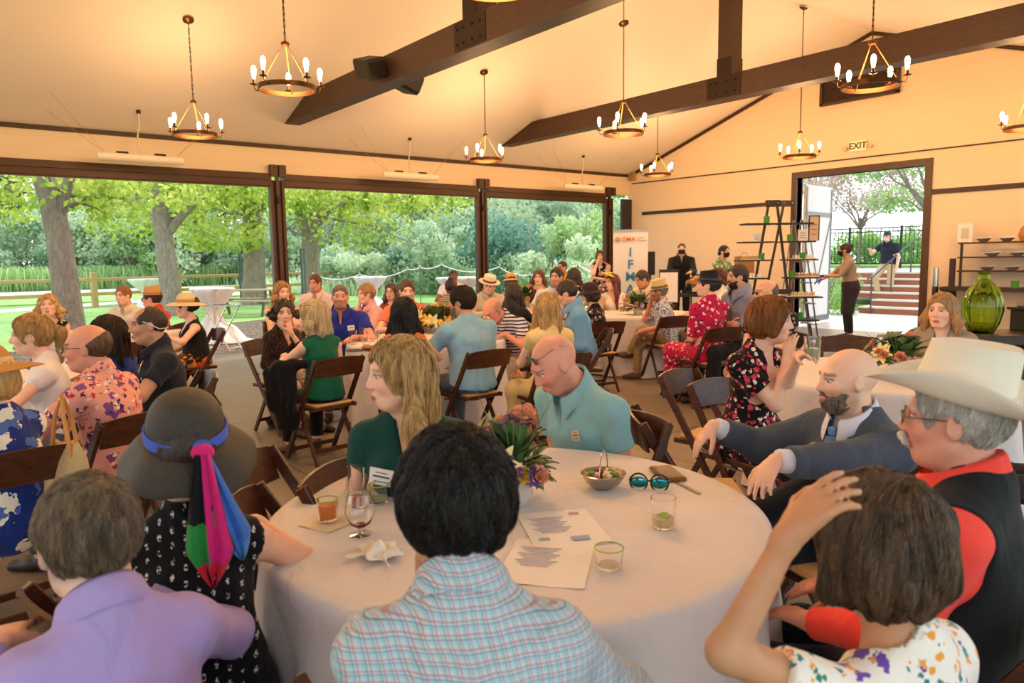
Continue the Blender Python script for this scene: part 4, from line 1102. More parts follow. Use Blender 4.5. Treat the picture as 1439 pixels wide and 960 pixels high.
for i, (x, _) in enumerate(crow):
    for j, (y, _) in enumerate(ccol):
        o = chan if first else copy_tree(chan); first = False
        o.location = (x, y, RINGZ); tag(o, clab[(i, j)], 'chandelier', 'ring chandeliers'); zc = ceil_z(x)-RINGZ
        m = MB(); nl = int((zc-.45)/.055); 
        for k in range(nl):
            z = .45+(zc-.47)*(k+.5)/nl; hh = (zc-.47)/nl*.62; dxx, dyy = (.008, 0) if k % 2 else (0, .008)
            m.tube([(-dxx, -dyy, z-hh), (-dxx, -dyy, z+hh), (dxx, dyy, z+hh), (dxx, dyy, z-hh)], .0028, 4, closed=True)
        m.tube([(0, 0, .43), (0, 0, zc-.02)], .003, 4); m.build('chain', BR, o)
        m = MB(); m.lathe([(.0, -.045), (.02, -.04), (.065, -.02), (.068, .0), (.0, .001)], (0, 0, zc-(.02 if abs(x-XRID) > .1 else .03)), 18, np.array(Matrix.Rotation(-math.atan(SL)*(1 if x < XRID else -1 if x > XRID else 0), 3, 'Y'))); m.build('canopy', BR, o, True)
        L = bpy.data.lights.new('bulb_light', 'POINT'); L.energy = LAMP_W; L.color = (1, .55, .25); L.shadow_soft_size = .22
        lo = bpy.data.objects.new('bulb_light', L); link(lo, o); lo.location = (0, 0, .17)
# a guessed fourth row, unseen: same fittings added to light the foreground
for x in (-10.05, -6.94, -3.65):
    for y in (-2.0,):
        o = copy_tree(chan); o.location = (x, y, RINGZ); tag(o, 'guessed unseen ring chandelier, row nearest the open end', 'chandelier', 'ring chandeliers outside the view')
# ---------------------------------------------------------------- hanging radiant heaters
HB = plain('heater_cream', '#efe2cf', .45); 
for y, lab in ((2.62, 'cream tube heater on wires above the left opening'), (7.30, 'cream tube heater on wires above the middle opening'), (11.82, 'cream tube heater on wires above the right opening')):
    x = -12.35; z = 3.10; r = empty('tube_heater', (x, y, z), 0, lab, 'heater', 'hanging tube heaters'); h = .60
    m = MB(); m.tube([(0, -h, 0), (0, -h+.03, 0), (0, h-.03, 0), (0, h, 0)], [.045, .062, .062, .045], 16); m.build('body', HB, r, True)
    for s_ in (-.26, .26):
        m = MB(); m.box((-.03, s_-.08, .05), (.03, s_+.08, .085), .006); m.build('bracket', plain('black_metal', '#15110e', .5, .3), r)
    for sy in (-1, 1):
        for sx in (-1, 1):
            m = MB(); xe = .25*sx; m.tube([(0, sy*.50, .06), (xe, sy*1.15, ceil_z(x+xe)-z)], .0025, 4); m.build('wire', plain('wire_tan', '#b08a5c', .5), r)
    zc = ceil_z(x)-z; m = MB(); m.tube([(0, -.02, .06), (0, -.04, .28), (0, -.03, .36), (.0, .0, .5), (.0, .0, zc-.05)], .012, 6); m.build('cable', plain('cable_cream', '#d8c4a4', .6), r, True)
    m = MB(); m.lathe([(.0, -.05), (.03, -.05), (.032, .0), (0, 0)], (0, 0, zc), 12); m.build('junction_box', plain('black_metal', '#15110e', .5, .3), r)
# beam loudspeakers
SPK = plain('speaker_black', '#15110e', .55)
for (u, vv, sy, lab) in ((520, 98, -1, 'black loudspeaker on the camera side of the near beam'), (572, 116, 1, 'black loudspeaker on the far side of the near beam')):
    y = 4.98+sy*.30; c_ = at_y(u, vv, y); c_[2] = 4.0 if sy < 0 else 3.93; r = empty('loudspeaker', (c_[0], y, c_[2]), 0, lab, 'loudspeaker', 'loudspeakers on the beam')
    Mx = np.array(Matrix.Rotation(R(14), 3, 'Y') @ Matrix.Rotation(R(18*-sy), 3, 'X')); m = MB()
    pts = [(-.22, -.09), (-.19, -.13), (.17, -.13), (.21, -.09), (.21, .09), (.17, .13), (-.19, .13), (-.22, .09)]; m.prism(pts, -.12, .12, Mx @ np.array([[1, 0, 0], [0, 0, 1], [0, 1, 0]])); m.build('cabinet', SPK, r)
    m = MB(); m.obox(Mx @ v3(0, sy*.123, 0), (.36, .006, .22), Mx, .002); m.build('grille', plain('grille', '#241d18', .8), r)
    m = MB(); m.tube([(0.05, -sy*.05, 0), (.05, -sy*.16, .03)], .03, 8); m.build('mount', SPK, r)
# ---------------------------------------------------------------- camera, world, sun
cam = bpy.data.cameras.new('camera'); co = bpy.data.objects.new('camera', cam); link(co); SC.camera = co
cam.sensor_width = 36.0; cam.lens = F_PX*36/1439; cam.clip_end = 400; cam.clip_start = .05
M4 = Matrix.Identity(4)
for i in range(3):
    M4[i][0] = CR[i, 0]; M4[i][1] = -CR[i, 1]; M4[i][2] = -CR[i, 2]; M4[i][3] = CC[i]
co.matrix_world = M4
cam.dof.use_dof = True; cam.dof.focus_distance = 4.6; cam.dof.aperture_fstop = 4.5
wd = bpy.data.worlds.new('sky'); SC.world = wd; wd.use_nodes = True; N = wd.node_tree.nodes; Lk = wd.node_tree.links
tc = N.new('ShaderNodeTexCoord'); sp = N.new('ShaderNodeSeparateXYZ'); rp = N.new('ShaderNodeValToRGB'); Lk.new(tc.outputs['Generated'], sp.inputs[0]); Lk.new(sp.outputs[2], rp.inputs[0])
rp.color_ramp.elements[0].position = 0; rp.color_ramp.elements[0].color = (.95, .97, 1, 1); rp.color_ramp.elements[1].position = .7; rp.color_ramp.elements[1].color = (.72, .85, 1, 1)
Lk.new(rp.outputs[0], N['Background'].inputs[0]); N['Background'].inputs[1].default_value = SKY
sn = bpy.data.lights.new('sun', 'SUN'); so = bpy.data.objects.new('sun', sn); link(so); sn.energy = SUN; sn.angle = R(6); sn.color = (1, .86, .62)
so.rotation_euler = Vector((.45, -.75, -.85)).to_track_quat('-Z', 'Y').to_euler()
vs_ = SC.view_settings; vs_.view_transform = 'Standard'; vs_.look = 'None'; vs_.gamma = 1; vs_.use_curve_mapping = False; vs_.exposure = EXPO
SC.cycles.use_denoising = True; SC.cycles.max_bounces = 12; SC.cycles.diffuse_bounces = 4; SC.cycles.transmission_bounces = 12; SC.cycles.transparent_max_bounces = 8
SC.cycles.sample_clamp_indirect = 6; SC.cycles.use_light_tree = True
# ================================================================ OUTSIDE
def grass_mat(name, c1, c2, sc=6.):
    t = NT(name); v = t.coord(); a = t.noise(v, sc, 6, .7); b = t.noise(v, sc*.12, 3); t.base(t.ramp(t.math('ADD', t.math('MULTIPLY', a, .6), t.math('MULTIPLY', b, .4)), [(.35, lin(c1)), (.65, lin(c2))])); t.set(rough=.9); t.bump(a, .6, .05); return t.m
def ground(name, poly, z, mat, label=None, th=.06):
    m = MB(); m.prism(poly, z-th, z); o = m.build(name, mat); o['kind'] = 'structure'; return o
ground('ground', [(-160, -90), (60, -90), (60, 160), (-160, 160)], -.13, grass_mat('far_grass', '#5b7a3a', '#8fae5a', 3), th=.05)
g2 = lambda u, v: tuple(at_z(u, v, 0)[:2])
LAWN = grass_mat('lawn', '#6f9a4a', '#a8cc78', 9)
ground('lawn', [(-30.5, -20), (-12.5, -20), (-12.5, 40), (-30.5, 40)], -.075, LAWN)
t = NT('bark_mulch'); v = t.coord(); a = t.voro(v, 26, out='Color'); sp = t.n('ShaderNodeSeparateXYZ'); t.link(a, sp.inputs[0]); t.base(t.ramp(sp.outputs[0], [(.1, lin('#4a3a2c')), (.9, lin('#94836e'))])); t.set(rough=.95); t.bump(t.voro(v, 26), 1., .04); MULCH = t.m
mu = [(-12.5, -12)]+[(-12.5-3.2-8.0*max(0, sin((y-2)/9.))-.5*sin(y*1.3), y) for y in np.linspace(-12, 14, 27)]+[(-12.5, 14)]
ground('mulch_bed', mu, -.055, MULCH)
GRAV = plain('pale_path', '#d9cfc4', .95, bump=.4, bscale=30, var=.06)
A = at_z(0, 437, 0)[:2]; B = at_z(205, 422, 0)[:2]; d = (B-A)/np.linalg.norm(B-A); n_ = np.array([-d[1], d[0]])
A0 = A-d*30; B0 = B+d*60
ground('garden_path', [tuple(A0-n_*.0), tuple(B0-n_*.0), tuple(B0+n_*1.6), tuple(A0+n_*1.6)], -.06, GRAV)
ground('gravel_road', [(-53, -60), (-46, -60), (-46, 80), (-53, 80)], -.06, GRAV)
ground('meadow', [(-46, -60), (-36, -60), (-36, 80), (-46, 80)], -.07, LAWN)
# leaf clouds ------------------------------------------------------------------
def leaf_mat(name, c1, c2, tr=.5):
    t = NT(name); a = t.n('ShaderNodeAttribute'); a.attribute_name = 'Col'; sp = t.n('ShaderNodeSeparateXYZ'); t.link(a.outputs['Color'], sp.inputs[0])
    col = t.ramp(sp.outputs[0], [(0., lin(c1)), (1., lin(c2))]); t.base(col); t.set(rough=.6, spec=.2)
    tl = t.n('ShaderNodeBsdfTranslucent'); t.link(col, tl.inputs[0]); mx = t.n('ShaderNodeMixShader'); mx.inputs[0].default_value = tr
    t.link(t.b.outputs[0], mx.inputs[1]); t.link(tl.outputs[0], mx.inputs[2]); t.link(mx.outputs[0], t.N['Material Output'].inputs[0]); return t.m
def leaves(name, blobs, n, size, mat, parent, seed=0, hang=.0, aspect=1.6, bend=True):
    g = np.random.default_rng(seed); w = np.array([b[1][0]*b[1][1]*b[1][2] for b in blobs])**.7; w = w/w.sum(); k = g.choice(len(blobs), n, p=w)
    C_ = np.array([b[0] for b in blobs])[k]; Rr = np.array([b[1] for b in blobs])[k]
    d = g.normal(size=(n, 3)); d /= np.linalg.norm(d, axis=1)[:, None]; rad = g.random(n)**.45
    # clumps
    P = C_+d*Rr*rad[:, None]; P += .12*Rr*np.sin(P*3.1+seed)
    u = g.normal(size=(n, 3)); u[:, 2] -= hang; u /= np.linalg.norm(u, axis=1)[:, None]; q = g.normal(size=(n, 3)); v = np.cross(u, q); v /= np.linalg.norm(v, axis=1)[:, None]
    s = size*(.6+.8*g.random(n))[:, None]; wv = s/aspect; nn = np.cross(u, v)
    V = np.stack([P-u*s*.5, P+v*wv*.5+nn*s*.06, P+u*s*.5, P-v*wv*.5+nn*s*.06], 1).reshape(-1, 3); Q = np.arange(n*4).reshape(n, 4)
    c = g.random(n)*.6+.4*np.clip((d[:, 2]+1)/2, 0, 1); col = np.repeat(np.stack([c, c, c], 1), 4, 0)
    return mesh_obj(name, V, Q, mat, parent, False, col=col)
t = NT('bark'); v = t.coord((1, 1, .3)); a = t.noise(t.coord((1, 1, .16)), 34, 5, .7); b = t.noise(v, 9, 6, .7); t.base(t.ramp(t.math('ADD', t.math('MULTIPLY', a, .5), t.math('MULTIPLY', b, .5)), [(.32, lin('#6e5f52')), (.66, lin('#b8aa9a'))])); t.set(rough=.95); t.bump(t.math('ADD', a, b), 1., .06); BARK = t.m
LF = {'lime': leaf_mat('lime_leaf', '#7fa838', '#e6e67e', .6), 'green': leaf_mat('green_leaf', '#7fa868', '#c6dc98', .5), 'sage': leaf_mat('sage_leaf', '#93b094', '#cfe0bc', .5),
      'deep': leaf_mat('deep_leaf', '#4a7468', '#8fb8a2', .35), 'pale': leaf_mat('pale_leaf', '#a8c09a', '#dce8c4', .5), 'blossom': leaf_mat('blossom', '#a88c84', '#d8c8bf', .35), 'bright': leaf_mat('bright_leaf', '#5c9a3c', '#b9de80', .5)}  # pale and sage tones carry the distance haze in the leaf colour
def wobble_path(a, b, n, amp, g):
    a = np.array(a, float); b = np.array(b, float); P = [a+(b-a)*i/n for i in range(n+1)]
    for i in range(1, n): P[i] = P[i]+np.array([g.uniform(-amp, amp), g.uniform(-amp, amp), g.uniform(-amp, amp)])
    return P
def tree(label, base, trunk_r, limbs, blobs, nleaf, lsize, mat, seed=0, kids=6, name='tree', cat='tree', group='trees in the garden', bark=BARK):
    """limbs: list of (points, r0, r1) relative to the base"""
    g = random.Random(seed); r = empty(name, (base[0], base[1], -.06), 0, label, cat, group)
    m = MB(); p0, ra, rb = limbs[0]; pp = [np.array(p, float) for p in p0]
    L = len(pp); m.tube([pp[0]-v3(0, 0, .1)]+[pp[0]+v3(0, 0, .15)]+pp[1:], [ra*1.45, ra*1.12]+[ra+(rb-ra)*i/(L-1) for i in range(1, L)], 14); m.build('trunk', bark, r, True)
    for (P, ra, rb) in limbs[1:]:
        m = MB(); P = [np.array(p, float) for p in P]; L = len(P); m.tube(P, [ra+(rb-ra)*i/(L-1) for i in range(L)], 8)
        for k in range(kids):
            i = g.randrange(1, L); q = P[i]; e = q+np.array([g.uniform(-1.1, 1.1), g.uniform(-1.1, 1.1), g.uniform(-.5, .6)]); rr = (ra+(rb-ra)*i/(L-1))*.45
            W = wobble_path(q, e, 4, .10, g); m.tube(W, [rr, rr*.8, rr*.6, rr*.4, .004], 5)
        m.build('branch', bark, r, True)
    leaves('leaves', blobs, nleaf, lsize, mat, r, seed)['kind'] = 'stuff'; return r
def T(u, v): return at_z(u, v, 0)
def rel(u, v, base, ddx=0.):   # a point in the vertical plane through the base that faces the camera
    D = (CR.T @ (np.array([base[0], base[1], 0])-CC))[2]+ddx; p = at_d(u, v, D); return v3(p[0]-base[0], p[1]-base[1], p[2]+.06)
b = T(100, 482); f = lambda u, v, e=0.: rel(u, v, b, e)
tree('large grey forked tree trunk standing nearest the left opening', b, .26, [([f(100, 482), f(92, 400), f(82, 330), f(72, 285), f(58, 240), f(48, 190)], .26, .17), ([f(84, 300), f(92, 270), f(103, 235), f(118, 190)], .12, .07), ([f(98, 290), f(120, 278), f(150, 275), f(180, 280, 1), f(205, 276, 1.5)], .05, .02), ([f(45, 265), f(25, 275), f(5, 262), f(-20, 250)], .04, .02)],
     [(f(150, 268, .5), (2.2, 2.2, .42)), (f(20, 262, .5), (1.6, 1.8, .5)), (f(90, 190), (4, 4, 1.3)), (f(160, 300, 1), (.7, .7, .35)), (f(5, 300, 1), (.9, .9, .55))], 4200, .15, LF['lime'], 1)
b = T(240, 440); f = lambda u, v, e=0.: rel(u, v, b, e)
tree('peeling brown tree trunk in the middle of the left opening', b, .29, [([f(240, 442), f(238, 400), f(232, 350), f(227, 310), f(226, 280), f(222, 230)], .30, .25), ([f(238, 325), f(258, 300), f(280, 280), f(302, 258), f(330, 225)], .15, .09), ([f(225, 285), f(205, 276), f(180, 274), f(150, 280)], .05, .02)],
     [(f(230, 270, 1), (3.4, 3.4, .6)), (f(185, 305, 1.5), (1.0, 1.6, .9)), (f(300, 262, 1), (3.2, 3.2, .6)), (f(240, 220), (5, 5, 1.6))], 5000, .19, LF['lime'], 2)
b = T(358, 425); f = lambda u, v, e=0.: rel(u, v, b, e)
tree('thick rough barked tree just left of the brown post', b, .40, [([f(358, 425), f(357, 390), f(357, 350), f(356, 320), f(354, 300)], .42, .34), ([f(352, 310), f(340, 290), f(330, 270), f(310, 255)], .18, .08), ([f(360, 305), f(372, 285), f(385, 275), f(400, 262)], .18, .08), ([f(350, 300), f(322, 300), f(300, 292), f(272, 305)], .08, .03), ([f(354, 305), f(355, 280), f(352, 255)], .22, .15)],
     [(f(320, 285, -1), (3.6, 3.0, 1.1)), (f(350, 255), (5, 5, 1.3)), (f(300, 320, -1), (2.0, 1.8, 1.0)), (f(340, 335, -1.5), (1.3, 1.3, .6))], 5200, .20, LF['lime'], 3)
b = T(437, 420); f = lambda u, v, e=0.: rel(u, v, b, e)
tree('spreading tree just right of the brown post with low limbs', b, .33, [([f(437, 424), f(437, 390), f(437, 350), f(435, 330)], .36, .33), ([f(432, 335), f(424, 300), f(418, 270), f(410, 250)], .20, .10), ([f(438, 335), f(446, 300), f(448, 270), f(452, 245)], .20, .12), ([f(440, 325), f(460, 300), f(490, 282), f(515, 270), f(560, 262)], .10, .05), ([f(415, 330), f(405, 320), f(395, 325)], .08, .03), ([f(450, 305), f(490, 312), f(530, 318), f(550, 330), f(570, 338)], .05, .02), ([f(490, 283), f(530, 285), f(560, 278), f(590, 272)], .04, .02)],
     [(f(480, 275), (4.5, 3.5, .9)), (f(560, 285, .5), (3.0, 3.0, 1.1)), (f(500, 320), (2.6, 2.2, .9)), (f(430, 275), (3, 3, 1.2)), (f(590, 275, 1), (3.5, 3.5, .5))], 5200, .19, LF['lime'], 4)
# background thicket: each bush its own crown
bg = random.Random(11)
def bush(label, u, v, D, w, h, mat, n, ls, seed, cat='shrub', name='shrub', grp='shrubs beyond the lawn', dome=1.):
    p = at_d(u, v, D); r = empty(name, (p[0], p[1], -.06), 0, label, cat, grp); bl = []
    g = random.Random(seed)
    for k in range(11): s_ = g.uniform(.3, .55); bl.append(((g.uniform(-.5, .5)*w, g.uniform(-.5, .5)*w*.6, h*g.uniform(.08, .75)), (w*s_*.6, w*s_*.5, h*s_*.55)))
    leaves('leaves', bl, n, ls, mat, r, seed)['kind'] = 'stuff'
    m = MB()
    for k in range(5): m.tube([(g.uniform(-.1, .1), g.uniform(-.1, .1), 0), (g.uniform(-.2, .2)*w, g.uniform(-.2, .2)*w, h*.4), (g.uniform(-.35, .35)*w, g.uniform(-.3, .3)*w, h*.8)], [.05*h/3, .035*h/3, .01], 5)
    m.build('stems', BARK, r); return r
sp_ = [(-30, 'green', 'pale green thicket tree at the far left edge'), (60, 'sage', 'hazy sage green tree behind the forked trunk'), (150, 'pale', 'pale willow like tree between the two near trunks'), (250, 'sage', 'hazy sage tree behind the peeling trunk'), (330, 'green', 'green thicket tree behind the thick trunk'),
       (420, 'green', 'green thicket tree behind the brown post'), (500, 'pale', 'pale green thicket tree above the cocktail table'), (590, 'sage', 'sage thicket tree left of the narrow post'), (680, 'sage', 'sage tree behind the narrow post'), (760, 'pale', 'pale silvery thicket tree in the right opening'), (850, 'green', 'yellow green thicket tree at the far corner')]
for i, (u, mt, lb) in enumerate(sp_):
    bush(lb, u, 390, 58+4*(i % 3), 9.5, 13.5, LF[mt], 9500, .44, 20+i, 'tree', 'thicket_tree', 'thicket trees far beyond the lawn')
for i, (u, D, w, h, mt, n, ls, lb) in enumerate([(718, 30, 4.2, 3.9, 'deep', 8000, .16, 'dark blue green juniper bush in the right opening'), (782, 27, 3.6, 2.6, 'pale', 5000, .20, 'feathery pale bush right of the juniper'), (830, 30, 3.8, 4.0, 'green', 5000, .2, 'tall yellow green bush beside the corner'),
      (612, 34, 4, 3.6, 'sage', 4500, .24, 'grey green round bush left of the narrow post'), (555, 36, 2.4, 2.3, 'deep', 3000, .18, 'small dark evergreen bush above the rope'), (500, 36, 3.4, 2.2, 'pale', 3500, .2, 'pale silvery bush behind the cocktail table'), (640, 42, 5, 3.6, 'pale', 4000, .3, 'tall hazy bush behind the rope posts'),
      (470, 38, 3.4, 2.6, 'sage', 3200, .22, 'sage bush right of the spreading tree'), (760, 46, 6, 4.5, 'sage', 4000, .35, 'large sage bush far behind the juniper')]):
    bush(lb, u, 385, D, w, h, LF[mt], n, ls, 60+i)
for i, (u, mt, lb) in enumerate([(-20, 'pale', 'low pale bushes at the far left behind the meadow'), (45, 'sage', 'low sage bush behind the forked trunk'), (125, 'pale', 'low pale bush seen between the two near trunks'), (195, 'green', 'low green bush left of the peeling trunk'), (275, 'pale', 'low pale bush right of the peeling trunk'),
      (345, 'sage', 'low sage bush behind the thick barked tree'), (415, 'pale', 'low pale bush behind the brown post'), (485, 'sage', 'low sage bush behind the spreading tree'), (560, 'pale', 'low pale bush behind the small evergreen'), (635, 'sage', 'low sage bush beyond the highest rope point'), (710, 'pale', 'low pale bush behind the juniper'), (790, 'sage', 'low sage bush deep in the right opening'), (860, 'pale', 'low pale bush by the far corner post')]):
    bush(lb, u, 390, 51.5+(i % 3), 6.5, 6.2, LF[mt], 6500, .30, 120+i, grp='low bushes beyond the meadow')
def grass_field(label, pts, n, h, mat, seed, name='tall_grass'):
    g = np.random.default_rng(seed); P = np.array([pts[0]+(pts[1]-pts[0])*a+(pts[2]-pts[0])*b_ for a, b_ in g.random((n, 2))]); P = np.c_[P, np.full(n, -.07)]
    hh = h*(.5+g.random(n))[:, None]; a = g.random(n)*2*pi; w = np.c_[np.cos(a), np.sin(a), np.zeros(n)]*(.02+.03*h); ln = np.c_[g.normal(size=n)*.25, g.normal(size=n)*.25, np.ones(n)]*hh
    V = np.stack([P-w, P+w, P+ln+w*.3, P+ln-w*.3], 1).reshape(-1, 3); c = g.random(n); col = np.repeat(np.stack([c, c, c], 1), 4, 0)
    o = mesh_obj(name, V, np.arange(n*4).reshape(n, 4), mat, None, False, col=col); tag(o, label, 'grass', kind='stuff'); return o
grass_field('tall green meadow grass beyond the gravel road', [np.array(p) for p in ((-57., -25.), (-53.2, -25.), (-57., 60.))], 30000, 1.05, LF['green'], 5)
grass_field('loose weedy grass growing between rope fence and bushes', [np.array(p) for p in ((-44., 14.), (-30., 14.), (-34., 60.))], 22000, .55, LF['pale'], 6)
# split rail fence
PT = plain('fence_wood', '#b89a6c', .9, bump=.5, bscale=20, var=.15)
P1 = at_z(134, 430, 0)[:2]; P2 = at_z(252, 423, 0)[:2]; dv = P2-P1; sp1 = np.linalg.norm(dv); du = dv/sp1
fr = empty('rail_fence', (P1[0], P1[1], -.06), math.atan2(du[1], du[0]), 'split rail timber fence running behind the near tree trunks', 'fence')
for k in range(-3, 6):
    m = MB(); x = k*sp1; m.box((x-.10, -.09, 0), (x+.10, .09, 1.30), .02); m.build('post', PT, fr)
for k in range(-3, 5):
    for z in (.50, 1.02): m = MB(); x = k*sp1; m.bar((x-.05, .02, z+.01*k % .03), (x+sp1+.05, -.02, z), .06, .13, bev=.02); m.build('rail', PT, fr)
# short fence piece seen past the spreading tree
P1 = at_z(455, 404, 0)[:2]; P2 = at_z(492, 402, 0)[:2]; 
# cocktail tables under cloth
CL = fabric('linen_white', '#e9e6e8', wr=.5, rough=.9)
def cocktail_cloth(label, x, y, r=.40, H=1.07, drag=True):
    n = 72; V = []; F = []; rows = [(0, H+.006), (r*.5, H+.006), (r*.96, H+.006), (r+.004, H-.004), (r*.98, H-.05), (r*.80, H-.16), (r*.50, H-.32), (.12, H-.44), (.115, H-.50), (.18, H-.66), (.27, .30), (.36, .06), (.46 if drag else .38, .012)]
    for i, (q, z) in enumerate(rows):
        for k in range(n):
            a = 2*pi*k/n; f_ = (sin(a*11)+.5*sin(a*17+1))*(.0 if i < 4 else .012+.028*min(1, (i-3)/8)); qq = q+f_*(1 if i != 7 and i != 8 else .4)
            if drag and i >= 10: qq += .35*max(0, cos(a-.9))**3*(i-9)/3
            V.append((qq*cos(a), qq*sin(a), z))
    for i in range(len(rows)-1):
        for k in range(n): k2 = (k+1) % n; F.append((i*n+k2, i*n+k, (i+1)*n+k, (i+1)*n+k2))
    t_ = empty('cocktail_table', (x, y, -.055), 0, 'high round cocktail table under '+label, 'table', 'cocktail tables on the lawn')
    m = MB(); m.lathe([(0, H-.03), (r-.01, H-.03), (r-.01, H), (0, H)], n=28); m.build('tabletop', plain('table_ply', '#8a6a48', .6), t_)
    m = MB(); m.lathe([(.22, 0), (.22, .012), (.04, .03), (.03, .04), (.03, H-.04), (.1, H-.03)], n=16); m.build('pedestal', plain('black_metal', '#15110e', .5, .3), t_)
    o = mesh_obj('tablecloth', V, F, CL); o.location = (x, y, -.05); m = MB(); tag(o, label, 'tablecloth', 'white cloths over the cocktail tables')
    md = o.modifiers.new('thick', 'SOLIDIFY'); md.thickness = .003; return o
p = at_z(298, 405, 1.02); cocktail_cloth('white cloth trailing over mulch, cinched at its waist', p[0], p[1], .42)
p = T(522, 436); cocktail_cloth('white cinched cloth on the lawn behind the pink shirt', p[0], p[1], .50)
p = at_z(205, 392, 1.02); cocktail_cloth('white cloth partly hidden by the peeling trunk', p[0], p[1], .55, drag=False)
p = at_z(648, 388, 1.02); cocktail_cloth('white cloth on the lawn left of the narrow post', p[0]+1.2, p[1]-.9, .62, drag=False)
# tray stand
p = T(305, 484); r = empty('tray_stand', (p[0]+.9, p[1]-.15, 0), R(40), 'folding chrome tray stand in front of the trailing white cloth', 'tray stand')
CH = plain('chrome', '#d8d2cc', .18, 1)
for y in (-.2, .2):
    m = MB(); m.tube([(-.24, y, 0), (.24, y, .78)], .011, 8); m.build('leg', CH, r, True); m = MB(); m.tube([(.24, y*.9, 0), (-.24, y*.9, .78)], .011, 8); m.build('leg', CH, r, True)
for x in (-.24, .24): m = MB(); m.tube([(x, -.22, .78), (x, .22, .78)], .012, 8); m.build('top_rail', CH, r, True); m = MB(); m.tube([(x*.93, -.2, .03), (x*.93, .2, .03)], .009, 8); m.build('foot_rail', CH, r, True)
for y in (-.13, 0, .13): m = MB(); m.box((-.25, y-.02, .785), (.25, y+.02, .790)); m.build('strap', plain('strap_grey', '#5a5550', .9), r)
# picnic table
p = T(345, 440); r = empty('picnic_table', (p[0], p[1], -.05), R(52), 'weathered wooden picnic table beside the thick tree trunk', 'table'); PW = plain('picnic_wood', '#a9967c', .9, bump=.3, var=.12)
m = MB()
for k in range(5): m.box((-1.0, -.36+k*.148, .72), (1.0, -.36+k*.148+.135, .76))
m.build('tabletop', PW, r)
for sy in (-1, 1):
    m = MB(); m.box((-1.0, sy*.72-.13, .42), (1.0, sy*.72+.13, .46)); m.build('bench_seat', PW, r)
for sx in (-1, 1):
    m = MB(); m.bar((sx*.7, -.6, 0), (sx*.7, -.2, .72), .05, .10); m.bar((sx*.7, .6, 0), (sx*.7, .2, .72), .05, .10); m.box((sx*.7-.03, -.84, .36), (sx*.7+.03, .84, .42)); m.build('trestle', plain('trestle_grey', '#6c5f50', .9), r)
# lamp post
for (u, v_, lab, D) in ((338, 405, 'slim blue grey post left of the thick tree trunk', 31), (425, 405, 'slim blue grey post left of the spreading tree', 27)):
    p = at_d(u, v_, D); r = empty('garden_post', (p[0], p[1], -.06), 0, lab, 'post'); m = MB(); m.tube([(0, 0, 0), (0, 0, 2.0)], .04, 8); m.build('pole', plain('blue_steel', '#4c5a64', .5, .3), r, True); m = MB(); m.tube([(.28, 0, 0), (.28, 0, 2.0)], .03, 8); m.build('pole', plain('blue_steel', '#4c5a64', .5, .3), r, True)
    m = MB(); m.box((-.05, -.04, 1.98), (.34, .04, 2.04)); m.build('top_bar', plain('blue_steel', '#4c5a64', .5, .3), r)
# rope on stakes
RP = plain('white_rope', '#efeee6', .8); STK = plain('stake_green', '#2f4a3a', .6)
stk = [(440, 386), (505, 386), (573, 378), (590, 376), (620, 372), (702, 375), (728, 385), (745, 386), (812, 372), (858, 385)]
D0 = 24; pts = [at_d(u, v_, D0-abs(u-640)*.004) for u, v_ in stk]
for i, q in enumerate(pts):
    r = empty('rope_stake', (q[0], q[1], -.06), 0, ['thin green rope stake beside the spreading tree', 'thin green rope stake right of the spreading tree', 'dark rope stake right of the cocktail table', 'dark rope stake with pale tip near the lawn centre', 'rope stake at the highest rope point left of post', 'rope stake just right of the narrow post', 'rope stake behind the straw boater hat', 'rope stake behind the woman in black straps', 'rope stake at the rope peak in the right opening', 'rope stake closest to the corner post'][i], 'stake', 'stakes of the rope fence')
    m = MB(); m.tube([(0, 0, 0), (0, 0, q[2]+.10)], .014, 6); m.build('rod', STK, r, True); m = MB(); m.ball((0, 0, q[2]+.11), .022, 8, 6); m.build('tip', RP, r, True)
P = []
for i in range(len(pts)-1):
    for k in range(8): t_ = k/8; q = pts[i]*(1-t_)+pts[i+1]*t_; q = q-v3(0, 0, .32*np.linalg.norm(pts[i+1]-pts[i])/3*4*t_*(1-t_)); P.append(q)
P.append(pts[-1]); m = MB(); m.tube(P, .018, 6); o = m.build('rope', RP, None, True); tag(o, 'white rope swagged between stakes across the lawn', 'rope')
# ---------------------------------------------------------------- through the doorway
PAT = plain('patio_concrete', '#c9c6c2', .8, var=.05, bump=.1)
ground('patio', [(-13, 14.2), (-2, 14.2), (-2, 19.3), (-13, 19.3)], -.005, PAT, th=.1)
BRK = plain('red_step', '#9c6248', .85, var=.12, vscale=20, bump=.2); TRD = plain('step_tread', '#d6cfc8', .8)
sx0, sx1, sy, = -9.25, -6.35, 18.55
r = empty('stairs', (sx0, sy, 0), 0, 'outdoor steps with red risers and pale treads beyond the doorway', 'stairs')
for k in range(6):
    m = MB(); xl = (0, .12, -.75, -1.1, -1.4, -1.7)[k]; m.box((xl, k*.40, k*.165), (sx1-sx0, 3.2, k*.165+.125)); m.build('riser', BRK, r); m = MB(); m.box((xl-.02, k*.40-.02, k*.165+.125), (sx1-sx0, 3.2, k*.165+.165)); m.build('tread', TRD, r)
m = MB(); 
HR = plain('handrail', '#5a5e62', .4, .7)
